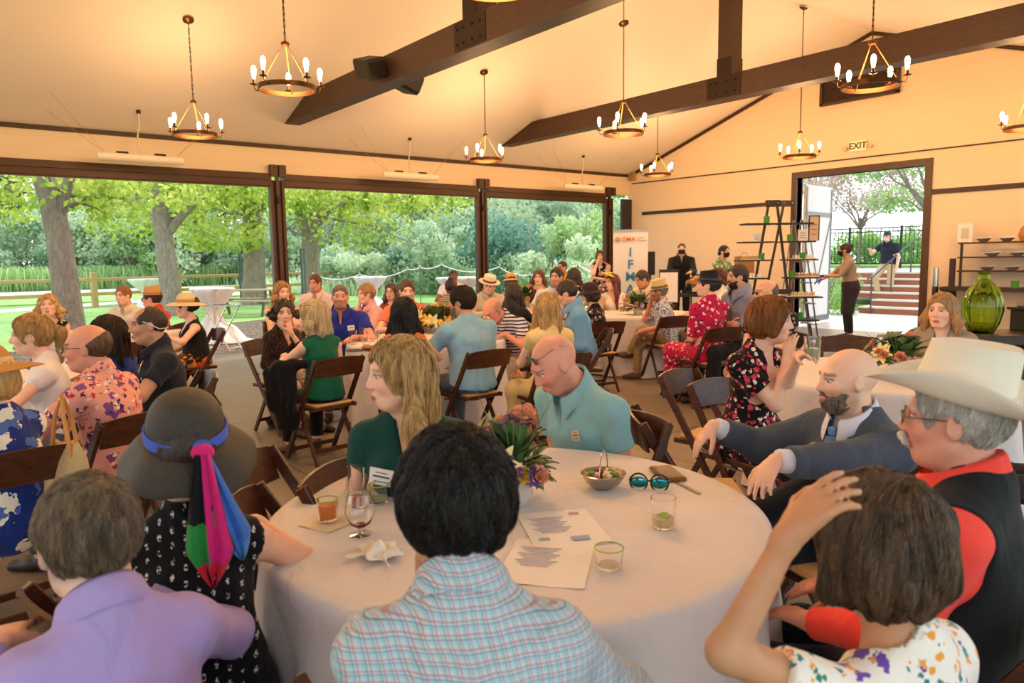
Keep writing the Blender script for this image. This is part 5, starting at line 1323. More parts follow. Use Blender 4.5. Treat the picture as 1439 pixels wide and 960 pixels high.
for y0, lab in ((0, 'grey metal handrail on the left side of the steps'),):
    r = empty('handrail', (sx0+.32, sy-.1, 0), 0, lab, 'handrail')
    m = MB(); m.tube([(0, -.15, .88), (0, .1, .92), (0, 2.3, 1.85), (0, 2.7, 1.88)], .024, 8); m.build('rail', HR, r, True)
    for k, (yy, zb, zt) in enumerate(((.05, 0, .92), (1.1, .3, 1.32), (2.2, .8, 1.82))): m = MB(); m.tube([(0, yy, zb), (0, yy, zt)], .02, 8); m.build('post', HR, r, True)
ground('planting_bank', [(-20, 19.3), (sx0+.02, 19.3), (sx0+.02, 21.5), (-20, 21.5)], .16, grass_mat('bank_grass', '#5f8a3c', '#8fb860', 8), th=.25)
ground('upper_terrace', [(-24, 21.5), (2, 21.5), (2, 70), (-24, 70)], .98, PAT, th=.9)
ground('terrace_grass', [(-24, 26.5), (-5, 26.5), (-5, 70), (-24, 70)], 1.06, grass_mat('bank_grass2', '#6f9a4c', '#a4c878', 6), th=.07)
# black fence on the terrace
fy = 26.0; FX = [-17.0+1.8*k for k in range(7)]; BK = plain('fence_black', '#1b1d1f', .5, .3)
r = empty('metal_fence', (FX[0], fy, .98), 0, 'black metal picket fence on the terrace above the steps', 'fence')
for k, x in enumerate(FX): m = MB(); m.box((x-FX[0]-.03, -.03, 0), (x-FX[0]+.03, .03, 1.45)); m.build('post', BK, r)
for z in (.15, 1.25, 1.38): m = MB(); m.box((0, -.015, z), (FX[-1]-FX[0], .015, z+.035)); m.build('rail', BK, r)
for k in range(7-1):
    m = MB()
    for j_ in range(1, 13): x = k*1.8+j_*1.8/13; m.box((x-.008, -.008, .15), (x+.008, .008, 1.38))
    m.build('pickets', BK, r)
r = empty('utility_box', (-7.1, 24.2, .98), 0, 'grey slatted enclosure at the right top of the steps', 'enclosure')
m = MB(); m.box((-.75, -.8, .12), (1.6, .8, 1.55)); m.build('body', plain('encl_grey', '#6a6e74', .7), r); m = MB(); m.box((-.85, -.9, 0), (1.7, .9, .12)); m.build('base', TRD, r)
m = MB()
for k in range(14): m.box((-.78, -.8+k*.115, .15), (-.752, -.8+k*.115+.07, 1.5))
for k in range(20): m.box((-.75+k*.117, -.83, .15), (-.75+k*.117+.08, -.802, 1.5))
m.build('slats', plain('slat_grey', '#7d8188', .7), r)
def simple_tree(label, x, y, z, h, w, mat, n, ls, seed, tr=.1):
    r = empty('tree', (x, y, z), 0, label, 'tree', 'trees beyond the doorway'); g = random.Random(seed); m = MB(); m.tube([(0, 0, 0), (.05, 0, h*.25), (0, .05, h*.45)], [tr, tr*.8, tr*.6], 8); m.build('trunk', BARK, r, True)
    bl = []
    for k in range(10):
        a = k*2.4; e = v3(cos(a)*w*.42*g.uniform(.5, 1), sin(a)*w*.42*g.uniform(.5, 1), h*g.uniform(.55, .95)); m = MB(); m.tube(wobble_path((0, 0, h*.35), e, 4, .12, g), [tr*.5, tr*.4, tr*.3, tr*.2, .008], 6); m.build('branch', BARK, r, True); bl.append((e, (w*.22, w*.22, h*.12)))
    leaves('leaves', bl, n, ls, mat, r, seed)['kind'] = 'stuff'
p = at_d(1208, 320, 27); simple_tree('white blossoming tree seen through the doorway', p[0], p[1], 1.0, 4.0, 4.4, LF['blossom'], 6000, .10, 91, .07)
p = at_d(1322, 300, 22); r = simple_tree('leafy green tree with boughs over the doorway view', p[0], p[1], 1.0, 4.0, 7.4, LF['green'], 8000, .13, 92, .14)
p = at_d(1150, 300, 38); simple_tree('tall green tree behind the blossoming tree', p[0], p[1], 1.0, 8.5, 7., LF['green'], 7000, .28, 93, .2)
p = at_d(1165, 380, 19); bush('bright green shrub beside the open white door', 1163, 400, 18.9, 1.3, 1.3, LF['bright'], 2500, .07, 94, grp='shrubs by the steps')
bush('green grassy shrub behind the black fence', 1215, 350, 30, 3.2, 1.9, LF['bright'], 4500, .12, 95, grp='shrubs by the steps').location.z = 1.0
bush('soft green shrub right of the railing man', 1275, 350, 30, 2.2, 1.8, LF['green'], 3000, .12, 96, grp='shrubs by the steps').location.z = 1.0
# ================================================================ CHAIRS
CW = wood('chair_wood', '#2e150b', '#5a3019', .35, (6, 6, 24), .06); PAD = plain('seat_pad_tan', '#c49a63', .55)
def make_chair():
    r = empty('folding_chair', (0, 0, 0)); w = .205
    for sx in (-1, 1):
        m = MB(); m.bar((sx*w, -.285, .80), (sx*w, .20, 0.0), .022, .042, (0, 1, .6), .004); m.build('front_leg', CW, r)
        m = MB(); m.bar((sx*(w-.028), .03, .42), (sx*(w-.028), -.21, 0.0), .020, .036, (0, 1, .5), .004); m.build('rear_leg', CW, r)
        m = MB(); m.bar((sx*(w-.03), -.20, .425), (sx*(w-.03), .20, .425), .022, .032, (0, 0, 1), .004); m.build('seat_rail', CW, r)
        m = MB(); m.bar((sx*(w+.006), -.045, .41), (sx*(w+.006), .06, .40), .004, .014); m.build('hinge', plain('hinge_steel', '#8a8078', .35, .9), r)
    m = MB(); V = []; F = []; n = 10
    for i in range(n+1):
        x = -w+2*w*i/n; c = .030*(1-(x/w)**2); crown = .018*(1-(x/w)**2)
        for (y, z) in ((-.250-c, .672), (-.262-c, .672), (-.300-c, .800+crown), (-.288-c, .800+crown)): V.append((x, y, z))
    for i in range(n):
        for j in range(4): F.append((i*4+j, i*4+(j+1) % 4, (i+1)*4+(j+1) % 4, (i+1)*4+j))
    F.append((0, 1, 2, 3)); F.append((n*4+3, n*4+2, n*4+1, n*4)); m.add(V, F); m.build('back_panel', CW, r)
    m = MB(); m.box((-w+.045, -.185, .432), (w-.045, .185, .456), .010); m.build('seat_pad', PAD, r)
    m = MB(); m.bar((-w, .155, .075), (w, .155, .075), .018, .030); m.build('stretcher', CW, r)
    m = MB(); m.bar((-w+.03, -.165, .10), (w-.03, -.165, .10), .018, .030); m.build('stretcher', CW, r)
    for y in (-.17, .17): m = MB(); m.box((-w+.03, y-.012, .41), (w-.03, y+.012, .432)); m.build('seat_crossbar', CW, r)
    return r
chair0 = make_chair(); ch_used = False
def chair(x, y, rz, label, group='folding chairs around the tables'):
    global ch_used
    o = chair0 if not ch_used else copy_tree(chair0); ch_used = True
    o.location = (float(x), float(y), 0); o.rotation_euler = (0, 0, rz); tag(o, label, 'chair', group); return o
# ================================================================ PEOPLE
def G(name, mat, **k): return dict(name=name, mat=mat, **k)
def shirt(mat, **k):
    d = dict(neck='collar', sleeve='short', collar=True); d.update(k); return G(d.pop('nm', 'shirt'), mat, **d)
def trous(c, **k): return G(k.pop('nm', 'trousers'), fabric('trousers_'+c, c), kind='legs', off=.009, **k)
def dress(mat, **k):
    d = dict(kind='dress', neck='scoop', sleeve='cap', len='knee'); d.update(k); return G('dress', mat, **d)
SH = dict(st='short')
def sit(label, short, uv, D, a, seat=True, ca=None, **k):
    k.setdefault('h', .005 if D < 1.3 else .006 if D < 3.3 else .0075 if D < 5 else .0095 if D < 9 else .012)
    r, J, p = person(label, uv, D, a, **k)
    if seat: q = rot(p_rz(r)) @ v3(0, .045, 0); chair(r.location[0]+q[0], r.location[1]+q[1], p_rz(r)+(0 if ca is None else R(ca-a)), 'dark wooden folding chair under the '+short)
    return r, J, p
def p_rz(r): return r.rotation_euler[2]
def kid(r, nm): 
    for c in r.children:
        if c.name.split('.')[0] == nm: return c
BADGE = plain('badge_white', '#e9e4dc', .5)
# ---- foreground
r, J, p = sit('person in lilac shirt with short grey hair, back to the camera at bottom left', 'man in the lilac shirt', (122, 758), 1.38, -166, ha=-158, hpitch=-.12, hs=.96, hairc='greytop', hair_=dict(st='short', sl=.032, sr=.0007, vol=.0), strand=9000,
              skin='fair', girth=1.05, wide=.86, wear=(shirt(fabric('lilac_cloth', '#ab97cf'), sleeve='long', wob=.004), trous('#8a8078')), armL='table', armR='table', lean=.22, scalp='grey', shoe=None)
r, J, p = sit('person in wide black straw hat and black patterned sleeveless top, bright scarf down the back', 'woman in the wide black hat', (264, 636), 1.78, 172, ca=118, ha=178, sex='f', hpitch=.0, hairc='dark', hair_=SH, skin='light', girth=1.12,
              wear=(G('top', fabric('motif_black', '#08070b', 'motif', ('#d8d2d0',), .62), neck='crew', sleeve='none', hem='hip', wob=.003), G('skirt', fabric('black_skirt', '#0c0b10'), kind='skirt')), armL='table', armR='table', lean=.1, shoe='#1a1614')
HATB = NT('black_straw'); vv_ = HATB.coord(); HATB.base(HATB.mix(HATB.noise(vv_, 260, 2), lin('#0e0c0a'), lin('#4a433a'))); HATB.set(rough=.55); HATB.bump(HATB.noise(vv_, 300, 2), .8, .004)
SCB = fabric('scarf_blue', '#4a62c8', wr=.3)
ho = hat(J, p, r, 'floppy', HATB.m, SCB, tilt=.30, z=-.004)
scarfM = []
def scarf():
    s0 = rot(0, .30, 0); base = J['head']+J['Mh'] @ (s0 @ v3(.035, -.120, .016)+v3(0, -.012, .048)); cols = ['#d0206e', '#101014', '#2e8a3e', '#c02030', '#3a6ac0']; sc_ = []
    m = MB(); m.ball(base, (.026, .022, .02), 12, 8); o = m.build('scarf', fabric('scarf_pink', '#d3267a', wr=.3), r, True)
    def tail(dx, L, w, mats, nm, y0=0.):
        V = []; F = []; mi = []; nx, nz = 10, 22
        for j in range(nz+1):
            t_ = j/nz; ww = w*(.35+1.1*t_)*(1-.9*max(0, t_-.72)/.28) 
            for i in range(nx+1):
                s_ = i/nx-.5; fold = .012*sin(i*1.9+t_*2)*(.5+t_); V.append(base+v3(dx*t_+s_*ww, -.02-.035*sin(t_*pi*.8)+fold+y0, -.0-L*t_))
        for j in range(nz):
            for i in range(nx):
                a = j*(nx+1)+i; F.append((a, a+1, a+nx+2, a+nx+1)); t_ = j/nz; mi.append((0 if (i > 4) else 1) if t_ < .5 else (2 if i < 5 and t_ < .78 else 3 if t_ >= .78 else 0))
        q = mesh_obj(nm, V, F, None, o, mats=mats, midx=mi); md = q.modifiers.new('thick', 'SOLIDIFY'); md.thickness = .002
    F_ = lambda c: fabric('scarf_'+c, c, wr=.3)
    tail(.012, .30, .09, [F_('#d3267a'), F_('#141418'), F_('#2c8f43'), F_('#d42840')], 'scarf_tail'); tail(.075, .25, .07, [F_('#3f6fc4'), F_('#101014'), F_('#2c8f43'), F_('#4a86c8')], 'scarf_tail', .02)
    m = MB(); m.ball(base+v3(-.01, .02, .012), (.03, .014, .014), 10, 6); m.build('knot', SCB, o, True)
scarf()
r, J, p = sit('person with thick black hair in a pastel plaid shirt, leaning over the near table', 'man in the plaid shirt', (638, 716), 1.26, 178, ha=-166, hpitch=-.15, hs=1.0, hairc='black', hair_=dict(st='short', vol=.010, sl=.05, sr=.0009, lift=.006, wob=.003), strand=11000, skin='tan', girth=1.05, wide=.88,
              wear=(shirt(fabric('pastel_plaid', '#c2cacf', 'plaid', ('#93bfc8', '#b57f86', '#4d5a86'), .55, wr=.8), sleeve='long', wob=.006), trous('#3a3f4c')), armL='chin', armR='table', lean=.26, shoe=None)
r, J, p = sit('person with brown bob in floral tee, left hand pressed on the head', 'woman with hand on her head', (1228, 768), 1.30, -118, ha=-128, sex='f', hpitch=-.1, hroll=.12, hairc='bob', hair_=dict(st='bob', len=.03, vol=.006, sl=.10, sr=.0009, mode='bob', wob=.002), strand=12000, skin='tan', girth=1.05,
              wear=(G('tee', fabric('white_floral', '#ece4d8', 'flowers', ('#6a4aa0', '#2f7f73', '#e59a3a'), .55), neck='scoop', sleeve='short', wob=.003), trous('#14161f')), armR='lap', armL=('px', 1108, 752, 1.15), hintL=(-1.0, .6, -.9),
              hdirL=(.46, -.44, .75), hnrmL=(.76, -.16, -.5), hcurlL=.45, lean=.08, shoe=None)
HAND_W = (r, J, p)
m = MB(); m.torus((0, 0, 0), .0098, .0016, 20, 6)
q = J['wrL']; 
r, J, p = sit('person in white cowboy hat, coral shirt and black vest, white moustache and glasses', 'man in the cowboy hat', (1340, 590), 1.68, -98, ha=-92, hpitch=.02, hairc='white', hair_=dict(st='short', vol=-.003, sl=.03, sr=.0007), strand=4000, skin='red', girth=1.12, belly=.5, beardm=('white', 'moustache'),
              wear=(shirt(fabric('coral_shirt', '#f0483c', wr=.6), sleeve='long', wob=.002), G('vest', fabric('black_vest', '#15181a', wr=.3), off=.022, neck='jacket', sleeve='none', hem='hip', hole=1, wob=.001), trous('#161b2c')), armL='thigh', armR='thigh', lean=-.09, s=1.0, shoe='#241a14')
CREAM = plain('felt_cream', '#e4dccb', .75, bump=.15, bscale=120); hat(J, p, r, 'cowboy', CREAM, plain('felt_band', '#d8cbb0', .7), tilt=.20, yaw=-.12, z=.006)
glasses(J, p, r, plain('wire_gold', '#8a7a62', .3, 1))
NAVY = fabric('blue_suit', '#484f5c', 'windowpane', ('#404e62',), 1.4, wr=.4)
r, J, p = sit('person in blue suit and tie, bald with greying beard, leg crossed beside the table', 'bald man in the suit', (1190, 534), 2.50, -42, ha=-64, hs=.93, hairc='saltpepper', hair_=None, beardm=('saltpepper', 'full'), beard=('saltpepper', .3), skin='fair', hpitch=.0,
              wear=(shirt(fabric('white_shirt', '#d8d8e4'), sleeve='long'), G('jacket', NAVY, off=.022, neck='jacket', sleeve='jacket', hem='hip', wob=.004), trous('#11151f')), legL=(.06, .44, .62), armL=('px', 1012, 655, 2.22), armR=('px', 1002, 598, 2.75), hintR=(.6, -.1, -.6), hdirR=(.2, .6, -.7), hdirL=(-.2, .75, -.55), hcurlL=.5, lean=-.06, shoe='#1a1210')
m = MB(); Nk = J['neck']; Mc = J['Mc']; a_ = Nk+Mc @ v3(0, .088, -.02)
m.obox(a_+Mc @ v3(0, .020, -.005), (.032, .022, .03), Mc, .006); V = []; 
for (w_, z_) in ((.014, -.02), (.026, -.09), (.030, -.16), (.034, -.24), (.0, -.28)): V += [a_+Mc @ v3(-w_, .030+.02*(-z_)/.2, z_), a_+Mc @ v3(w_, .030+.02*(-z_)/.2, z_)]
m.add(V+[v+Mc @ v3(0, .006, 0) for v in V], [(2*i, 2*i+2, 2*i+3, 2*i+1) for i in range(4)]+[(10+2*i, 10+2*i+1, 10+2*i+3, 10+2*i+2) for i in range(4)]+[(2*i, 10+2*i, 12+2*i, 2*i+2) for i in range(4)]+[(2*i+1, 2*i+3, 13+2*i, 11+2*i) for i in range(4)])
m.build('necktie', fabric('tie_blue', '#5f86b8', 'dots', ('#8fb0d6',), .3), r)
patch(J, p, kid(r, 'jacket'), 'name_badge', BADGE, .10, .03, .06, .035, tilt=.5)
r, J, p = sit('person with long blonde waves in dark green dress wearing a name badge, looking left', 'blonde woman in the green dress', (560, 527), 2.42, -8, ca=62, ha=-72, sex='f', hairc='balayage', hair_=dict(st='long', len=.36, sl=.14, sr=.0012, mode='long', front=.09, vol=.002, fy=-.02), strand=9000, skin='fair', hpitch=.0,
              wear=(dress(fabric('deep_green', '#0a4038', wr=.3), neck='v', sleeve='cap', h=.005),), armL='lap', armR='down', lean=-.02, shoe='#1a1210')
patch(J, p, kid(r, 'dress'), 'name_badge', BADGE, .080, -.005, .085, .055, tilt=-.1)
AQUA = fabric('aqua_polo', '#84b4ba', wr=.7)
r, J, p = sit('person in aqua polo, shaved head bowed, sunglasses pushed back over the ears', 'man in the aqua polo', (778, 512), 3.02, -48, ha=-66, hpitch=-.55, hairc='grey', hair_=None, skin='red', girth=1.22, wide=1.08, belly=.8, beard=('saltpepper', .35),
              wear=(shirt(AQUA, wob=.005), trous('#5c5850')), armL='lap', armR='lap', lean=.20, curl=.15, s=1.05, shoe='#2a1c14')
glasses(J, p, r, plain('temple_grey', '#6c6864', .25, .6), 'blue', z=.072, y=-.028)
patch(J, p, kid(r, 'shirt'), 'crest', plain('crest_gold', '#c9b08a', .6), -.085, .02, .035, .045)
# ---- right group
RF = fabric('black_red_floral', '#0d0b12', 'flowers', ('#d8405a', '#e8d8c8', '#b02840'), .55)
r, J, p = sit('person with ginger bob in black dress with red flowers, lifting a drink', 'woman with the ginger bob', (1084, 452), 3.85, 52, ha=84, sex='f', hairc='ginger', hair_=dict(st='bob', len=.0, vol=.004, mode='bob', sl=.08, sr=.0014), strand=4000, skin='fair',
              wear=(dress(RF, neck='v', sleeve='short', len='calf'),), armR=('px', 1106, 505, 3.75), armL=('px', 1122, 500, 3.55), hdirR=(-.1, .1, 1), hdirL=(.2, 1, .25), hcurlL=.8, lean=.12, shoe='#3a2a20')
patch(J, p, kid(r, 'dress'), 'name_badge', BADGE, .03, .02, .07, .05, tilt=.2); GING = (r, J, p)
r, J, p = sit('person with fair shoulder length hair in taupe cardigan over a black top', 'woman in the taupe cardigan', (1323, 437), 5.0, -8, ha=-20, sex='f', hairc='sandy', hair_=dict(st='long', len=.16, vol=-.002), skin='fair', girth=1.15,
              wear=(G('top', fabric('black_top', '#101014'), neck='v', sleeve='none'), G('cardigan', fabric('taupe_knit', '#a08c78', wr=.4), off=.022, neck='jacket', sleeve='long'), trous('#2a2c34')), armL='lap', armR='table')
r, J, p = sit('person with receding hair and glasses behind the ginger bob', 'man with glasses behind the ginger bob', (1076, 412), 6.5, -30, ha=-62, hairc='saltpepper', hair_=dict(st='bald', top=.055), skin='light', wear=(shirt(fabric('black_aloha', '#131318', 'flowers', ('#8a8a90',), .5)), trous('#b49478', len='knee', nm='shorts')), legL='cross', armL='knee', armR='fold', s=1.1)
glasses(J, p, r, plain('wire_gold', '#8a7a62', .3, 1))
r, J, p = sit('person with dark beard in grey blue shirt and small purple cap', 'bearded man in the grey blue shirt', (1036, 389), 7.5, -52, ha=-62, hairc='dark', hair_=SH, beardm=('dark', 'full'), skin='light', s=1.1, wear=(shirt(fabric('grey_blue', '#8a8ea6'), sleeve='elbow'), trous('#1c1e26')), armL='fold', armR='fold')
c_ = MB(); V = []; c_.lathe([(.062, .0), (.058, .018), (.04, .034), (.0, .042)], (0, -.02, .083), 20); head_mb(J, p, c_).build('skullcap', plain('purple_cap', '#4a2a5c', .8), r, True)
PINK = fabric('magenta_floral', '#c4184f', 'flowers', ('#f0dcd8', '#5a1030'), .55)
r, J, p = sit('person in magenta floral dress and black brimmed hat with bow', 'woman in the magenta dress', (993, 401), 7.4, -142, ha=-80, sex='f', hpitch=.12, hairc='dark', hair_=dict(st='updo'), skin='fair', wear=(dress(PINK, neck='crew', sleeve='elbow', len='calf'),), armL='lap', armR='lap', lean=-.02, shoe='#141214')
hat(J, p, r, 'fedora', plain('black_felt', '#0d0c0e', .8), plain('black_ribbon', '#19181c', .4), tilt=-.05)
r, J, p = sit('person in white shirt seated behind the black brimmed hat', 'person in white behind the black hat', (1006, 392), 8.9, -80, ha=-80, hairc='auburn', hair_=dict(st='curly', len=.05), skin='fair', s=1.1, wear=(shirt(fabric('white_linen', '#e0d8cc'), sleeve='long'), trous('#6a6458')), armL='table', armR='table')
# ---- far right table
PAT1 = fabric('blue_sprig_white', '#cfd2da', 'floral', ('#5a6a9a',), .35)
r, J, p = sit('person in straw panama and sprigged blue white shirt, khaki leg crossed', 'man in the straw panama hat', (925, 410), 8.9, -78, ca=-150, ha=-80, hairc='grey', hair_=SH, skin='red', beard=('brown', .6), hroll=-.1, wear=(shirt(PAT1, sleeve='elbow'), trous('#a08a62')), legL='cross', armR='chin', armL='knee', girth=1.12, s=1.02, lean=.12, shoe='#5a4a38')
hat(J, p, r, 'fedora', plain('straw_pale', '#d8bf8c', .8, bump=.5, bscale=200), plain('band_brown', '#7a5a34', .7), tilt=-.15)
r, J, p = sit('person with dark hair bent forward beside the banner', 'dark haired man beside the banner', (902, 392), 10.6, -35, ha=-55, hpitch=-.35, hairc='dark', hair_=SH, skin='tan', wear=(shirt(fabric('cream_shirt', '#d6c8b0')), trous('#3c3a38')), armL='table', armR='table', lean=.3)
r, J, p = sit('person with long auburn hair, white top and yellow flower headpiece', 'woman with the yellow headpiece', (860, 397), 10.6, 10, ha=-50, sex='f', hairc='auburn', hair_=dict(st='long', len=.38), skin='fair', wear=(dress(fabric('white_dress', '#e4dcd4'), sleeve='none', neck='tank'),), armL='table', armR='lap')
m = MB(); m.lathe([(0, .03), (.07, .02), (.10, 0), (.07, -.005), (0, 0)], (.02, .03, .105), 20, rot(0, .25, -.3)); q = head_mb(J, p, m).build('headpiece', plain('yellow_sinamay', '#c9b83a', .8), r, True)
m = MB()
for k in range(7): a = k*.9; m.ball((.02+.045*cos(a), .05+.035*sin(a), .135), (.022, .022, .014), 8, 5)
head_mb(J, p, m).build('flowers', plain('yellow_petal', '#dccb52', .8), q, True)
BF = fabric('black_cream_floral', '#141016', 'flowers', ('#d8c0b0', '#8a6a70'), .7)
r, J, p = sit('person in dark burgundy hat and black floral blouse, hand at the mouth', 'woman in the burgundy hat', (828, 415), 8.3, -112, ca=-150, ha=-85, sex='f', hairc='dark', hair_=dict(st='bob', len=.0), skin='fair', wear=(dress(BF, neck='v', sleeve='elbow', len='calf'),), armR='lap', armL='chin', lean=.12)
hat(J, p, r, 'bucket', plain('burgundy_felt', '#3a1a1e', .85), plain('band_dark', '#1c1012', .7), tilt=-.12)
r, J, p = sit('person with short brown hair in sky blue long sleeves, head bowed behind the blonde', 'man in sky blue sleeves', (796, 412), 7.2, -85, ha=-95, hpitch=-.35, hairc='dark', hair_=SH, skin='light', wear=(shirt(fabric('sky_blue', '#6fa3cc'), sleeve='long'), trous('#a8926c')), armL='lap', armR='lap', lean=.15)
YEL = fabric('pale_yellow', '#dcc384')
r, J, p = sit('person with very long golden hair in pale yellow dress, back to the camera', 'woman in the pale yellow dress', (768, 434), 5.7, -152, ha=-160, sex='f', hairc='blond', hair_=dict(st='long', len=.48, sl=.2, sr=.0020, mode='long'), strand=5000, skin='fair', wear=(dress(YEL, neck='scoop', sleeve='cap', len='calf'),), armL='knee', armR='lap', lean=.05, shoe='#d8c8b8')
r, J, p = sit('person with dark hair and white shirt facing the camera behind the blonde', 'dark haired man in white at the back', (782, 389), 9.3, -12, ha=-22, hairc='dark', hair_=SH, skin='light', s=1.08, beard=('dark', .25), wear=(shirt(fabric('white_shirt', '#d8d8e4')), trous('#3c3a38')), armL='table', armR='table')
r, J, p = person('person with cropped hair in a mustard shirt standing by the rope', (790, 376), 13.4, -20, ha=-40, hairc='dark', hair_=dict(st='buzz'), skin='tan', pose='stand', h=.012, wear=(shirt(fabric('mustard', '#c89428')), trous('#3c3a38')), armL='down', armR='down')
r, J, p = sit('person with long dark brown hair seen from behind in black floral top', 'woman with long brown hair at the back', (806, 389), 10.3, 165, ha=-160, sex='f', s=1.1, hairc='dark', hair_=dict(st='long', len=.25), skin='fair', wear=(dress(BF, neck='scoop', sleeve='cap'),), armL='table', armR='table')
r, J, p = sit('person with auburn hair in red strappy top facing the camera, earrings showing', 'woman in the red strappy top', (757, 390), 12.0, 0, ha=-12, sex='f', hairc='auburn', hair_=dict(st='long', len=.14), skin='fair', wear=(dress(fabric('dark_red', '#7a1c2a'), neck='tank', sleeve='none'),), armL='table', armR='table')
r, J, p = sit('person in tan sun hat seen from behind, far table', 'person in the tan sun hat', (717, 396), 12.2, -150, ha=-150, sex='f', hairc='brown', hair_=dict(st='bob', len=0), skin='fair', wear=(dress(fabric('sage_dress', '#8a9078'), neck='crew', sleeve='short'),), armL='table', armR='table')
hat(J, p, r, 'bucket', plain('straw_tan', '#c79a5c', .8, bump=.5, bscale=200), None, tilt=-.1)
r, J, p = sit('person with straight dark hair to the waist seen from behind, middle distance', 'woman with waist length dark hair', (722, 416), 8.6, 170, ha=168, sex='f', hairc='dark', hair_=dict(st='long', len=.30, vol=.008), skin='light', wear=(dress(fabric('charcoal_dress', '#24242a'), sleeve='short', neck='crew'),), armL='table', armR='table')
r, J, p = sit('person in white straw boater with red band and cream jacket', 'man in the straw boater', (688, 401), 9.8, 15, ha=25, hpitch=-.3, hairc='grey', hair_=SH, skin='fair', wear=(shirt(fabric('sage_shirt', '#a8b09a'), sleeve='long'), G('jacket', fabric('cream_jacket', '#c9bca4'), off=.02, neck='jacket', sleeve='long'), trous('#a09078')), armL='table', armR='table')
hat(J, p, r, 'boater', plain('straw_white', '#e8dcc4', .7, bump=.4, bscale=200), plain('band_red', '#8a2a2c', .6))
r, J, p = sit('person in navy and white striped polo, bald head bent low', 'man in the striped polo', (692, 436), 7.1, -40, ha=-50, hpitch=-.7, hairc='grey', hair_=None, scalp='grey', skin='red', girth=1.15, wear=(shirt(fabric('navy_stripe', '#d8d2d8', 'stripes', ('#2a2a4e',), 1.5)), trous('#b8a486')), armL='table', armR='lap', lean=.42, curl=.3)
glasses(J, p, r, plain('black_frame', '#121214', .3))
LB = fabric('light_blue_tee', '#86b3cd', wr=.8)
r, J, p = sit('person in light blue tee seen from behind, dark hair and grey beard', 'man in the light blue tee', (648, 425), 5.95, -145, ha=-105, hairc='dark', hair_=dict(st='short', vol=.004), strand=2500, beardm=('saltpepper', 'full'), skin='tan', girth=1.22, wide=1.12, wear=(shirt(LB, neck='crew', collar=False, nm='tee', wob=.005), trous('#4a5a70')), armL='table', armR='lap', lean=.1, s=1.05)
r, J, p = sit('person with short black hair far back by the lawn, left of the narrow post', 'dark haired man by the lawn', (637, 388), 13.5, 0, ha=5, hairc='black', hair_=dict(st='buzz'), skin='brown', wear=(shirt(fabric('white_shirt', '#d8d8e4')), trous('#3c3a38')), armL='chin', armR='table')
r, J, p = sit('person with braided updo wearing stripes in front of the lawn', 'person with the braided updo', (633, 405), 11.2, 175, ha=-175, sex='f', hairc='dark', hair_=dict(st='bun', at=(0, -.06, .12)), skin='deep', wear=(dress(fabric('brown_stripe', '#c8b8a0', 'stripes', ('#5a2a20',), 1.2), sleeve='short', neck='crew'),), armL='table', armR='table')
# ---- middle table
r, J, p = sit('person with sleek black hair seen from behind at the middle table', 'woman with sleek black hair', (568, 441), 5.7, 178, ha=172, sex='f', hairc='black', hair_=dict(st='long', len=.32, vol=.004, mode='long', sl=.15, sr=.0018), strand=4000, skin='light', wear=(dress(fabric('orange_top', '#c26a34'), neck='wide', sleeve='none'),), armL='table', armR='table')
r, J, p = sit('person in salmon shirt with short brown hair behind the black hair', 'man in the salmon shirt', (572, 410), 8.0, -5, ha=8, hpitch=-.05, hairc='brown', hair_=SH, beard=('brown', .3), skin='fair', wide=1.06, wear=(shirt(fabric('salmon_shirt', '#e07b5c')), trous('#3c3a38')), armL='table', armR='table')
r, J, p = sit('person with glasses and long brown hair far behind, left of the salmon shirt', 'woman with glasses and long brown hair', (550, 410), 10.6, -15, ha=-25, sex='f', hairc='brown', hair_=dict(st='long', len=.25), skin='fair', wear=(dress(fabric('rust_top', '#8a4a34'), sleeve='short'),), armL='lap', armR='table')
glasses(J, p, r, plain('black_frame', '#121214', .3))
r, J, p = sit('person in pale pink shirt resting a cheek on one hand', 'person in the pale pink shirt', (514, 414), 8.9, -62, ha=-60, hairc='sandy', hair_=dict(st='short', vol=.008), skin='fair', wear=(shirt(fabric('pale_pink', '#e4a8a8'), sleeve='long'), trous('#3c3a38')), armR='cheek', armL='table', lean=.12)
r, J, p = sit('person in royal blue polo with cropped grey hair smiling at the camera', 'man in the royal blue polo', (478, 417), 7.2, -5, ha=0, hairc='saltpepper', hair_=dict(st='buzz'), beard=('saltpepper', .4), skin='red', wide=1.1, girth=1.15, wear=(shirt(fabric('royal_blue', '#232e94')), trous('#3c3a38')), armL='table', armR='table', s=1.03)
patch(J, p, kid(r, 'shirt'), 'name_badge', BADGE, -.10, .02, .07, .05)
r, J, p = sit('person in emerald sleeveless top with blonde highlights, sunglasses on the hair', 'woman in the emerald top', (440, 446), 5.6, -150, ha=-110, sex='f', hairc='pale', hair_=dict(st='long', len=.12, vol=.006, mode='long', sl=.1, sr=.0018), strand=4000, skin='fair', wear=(G('top', fabric('emerald', '#0c5c42'), neck='scoop', sleeve='none', hem='hip', wob=.003), trous('#0e0e12')), armL='table', armR='lap', lean=.05, girth=1.06, shoe='#6a4a3a')
glasses(J, p, r, plain('tortoise', '#7a4a24', .3), 'dark', z=.085, y=-.02)
LACE = fabric('brown_lace', '#1c120f', 'lace', ('#6a4a3c',), .7)
r, J, p = sit('person with short dark wavy hair in sheer brown lace top and pale trousers', 'woman in the lace top', (399, 440), 6.5, 38, ha=8, sex='f', hairc='dark', hair_=dict(st='curly', len=.03, vol=-.002), skin='fair', wear=(G('top', LACE, neck='v', sleeve='three', hem='hip'), trous('#b09a92')), armL='chin', armR='lap', lean=.12)
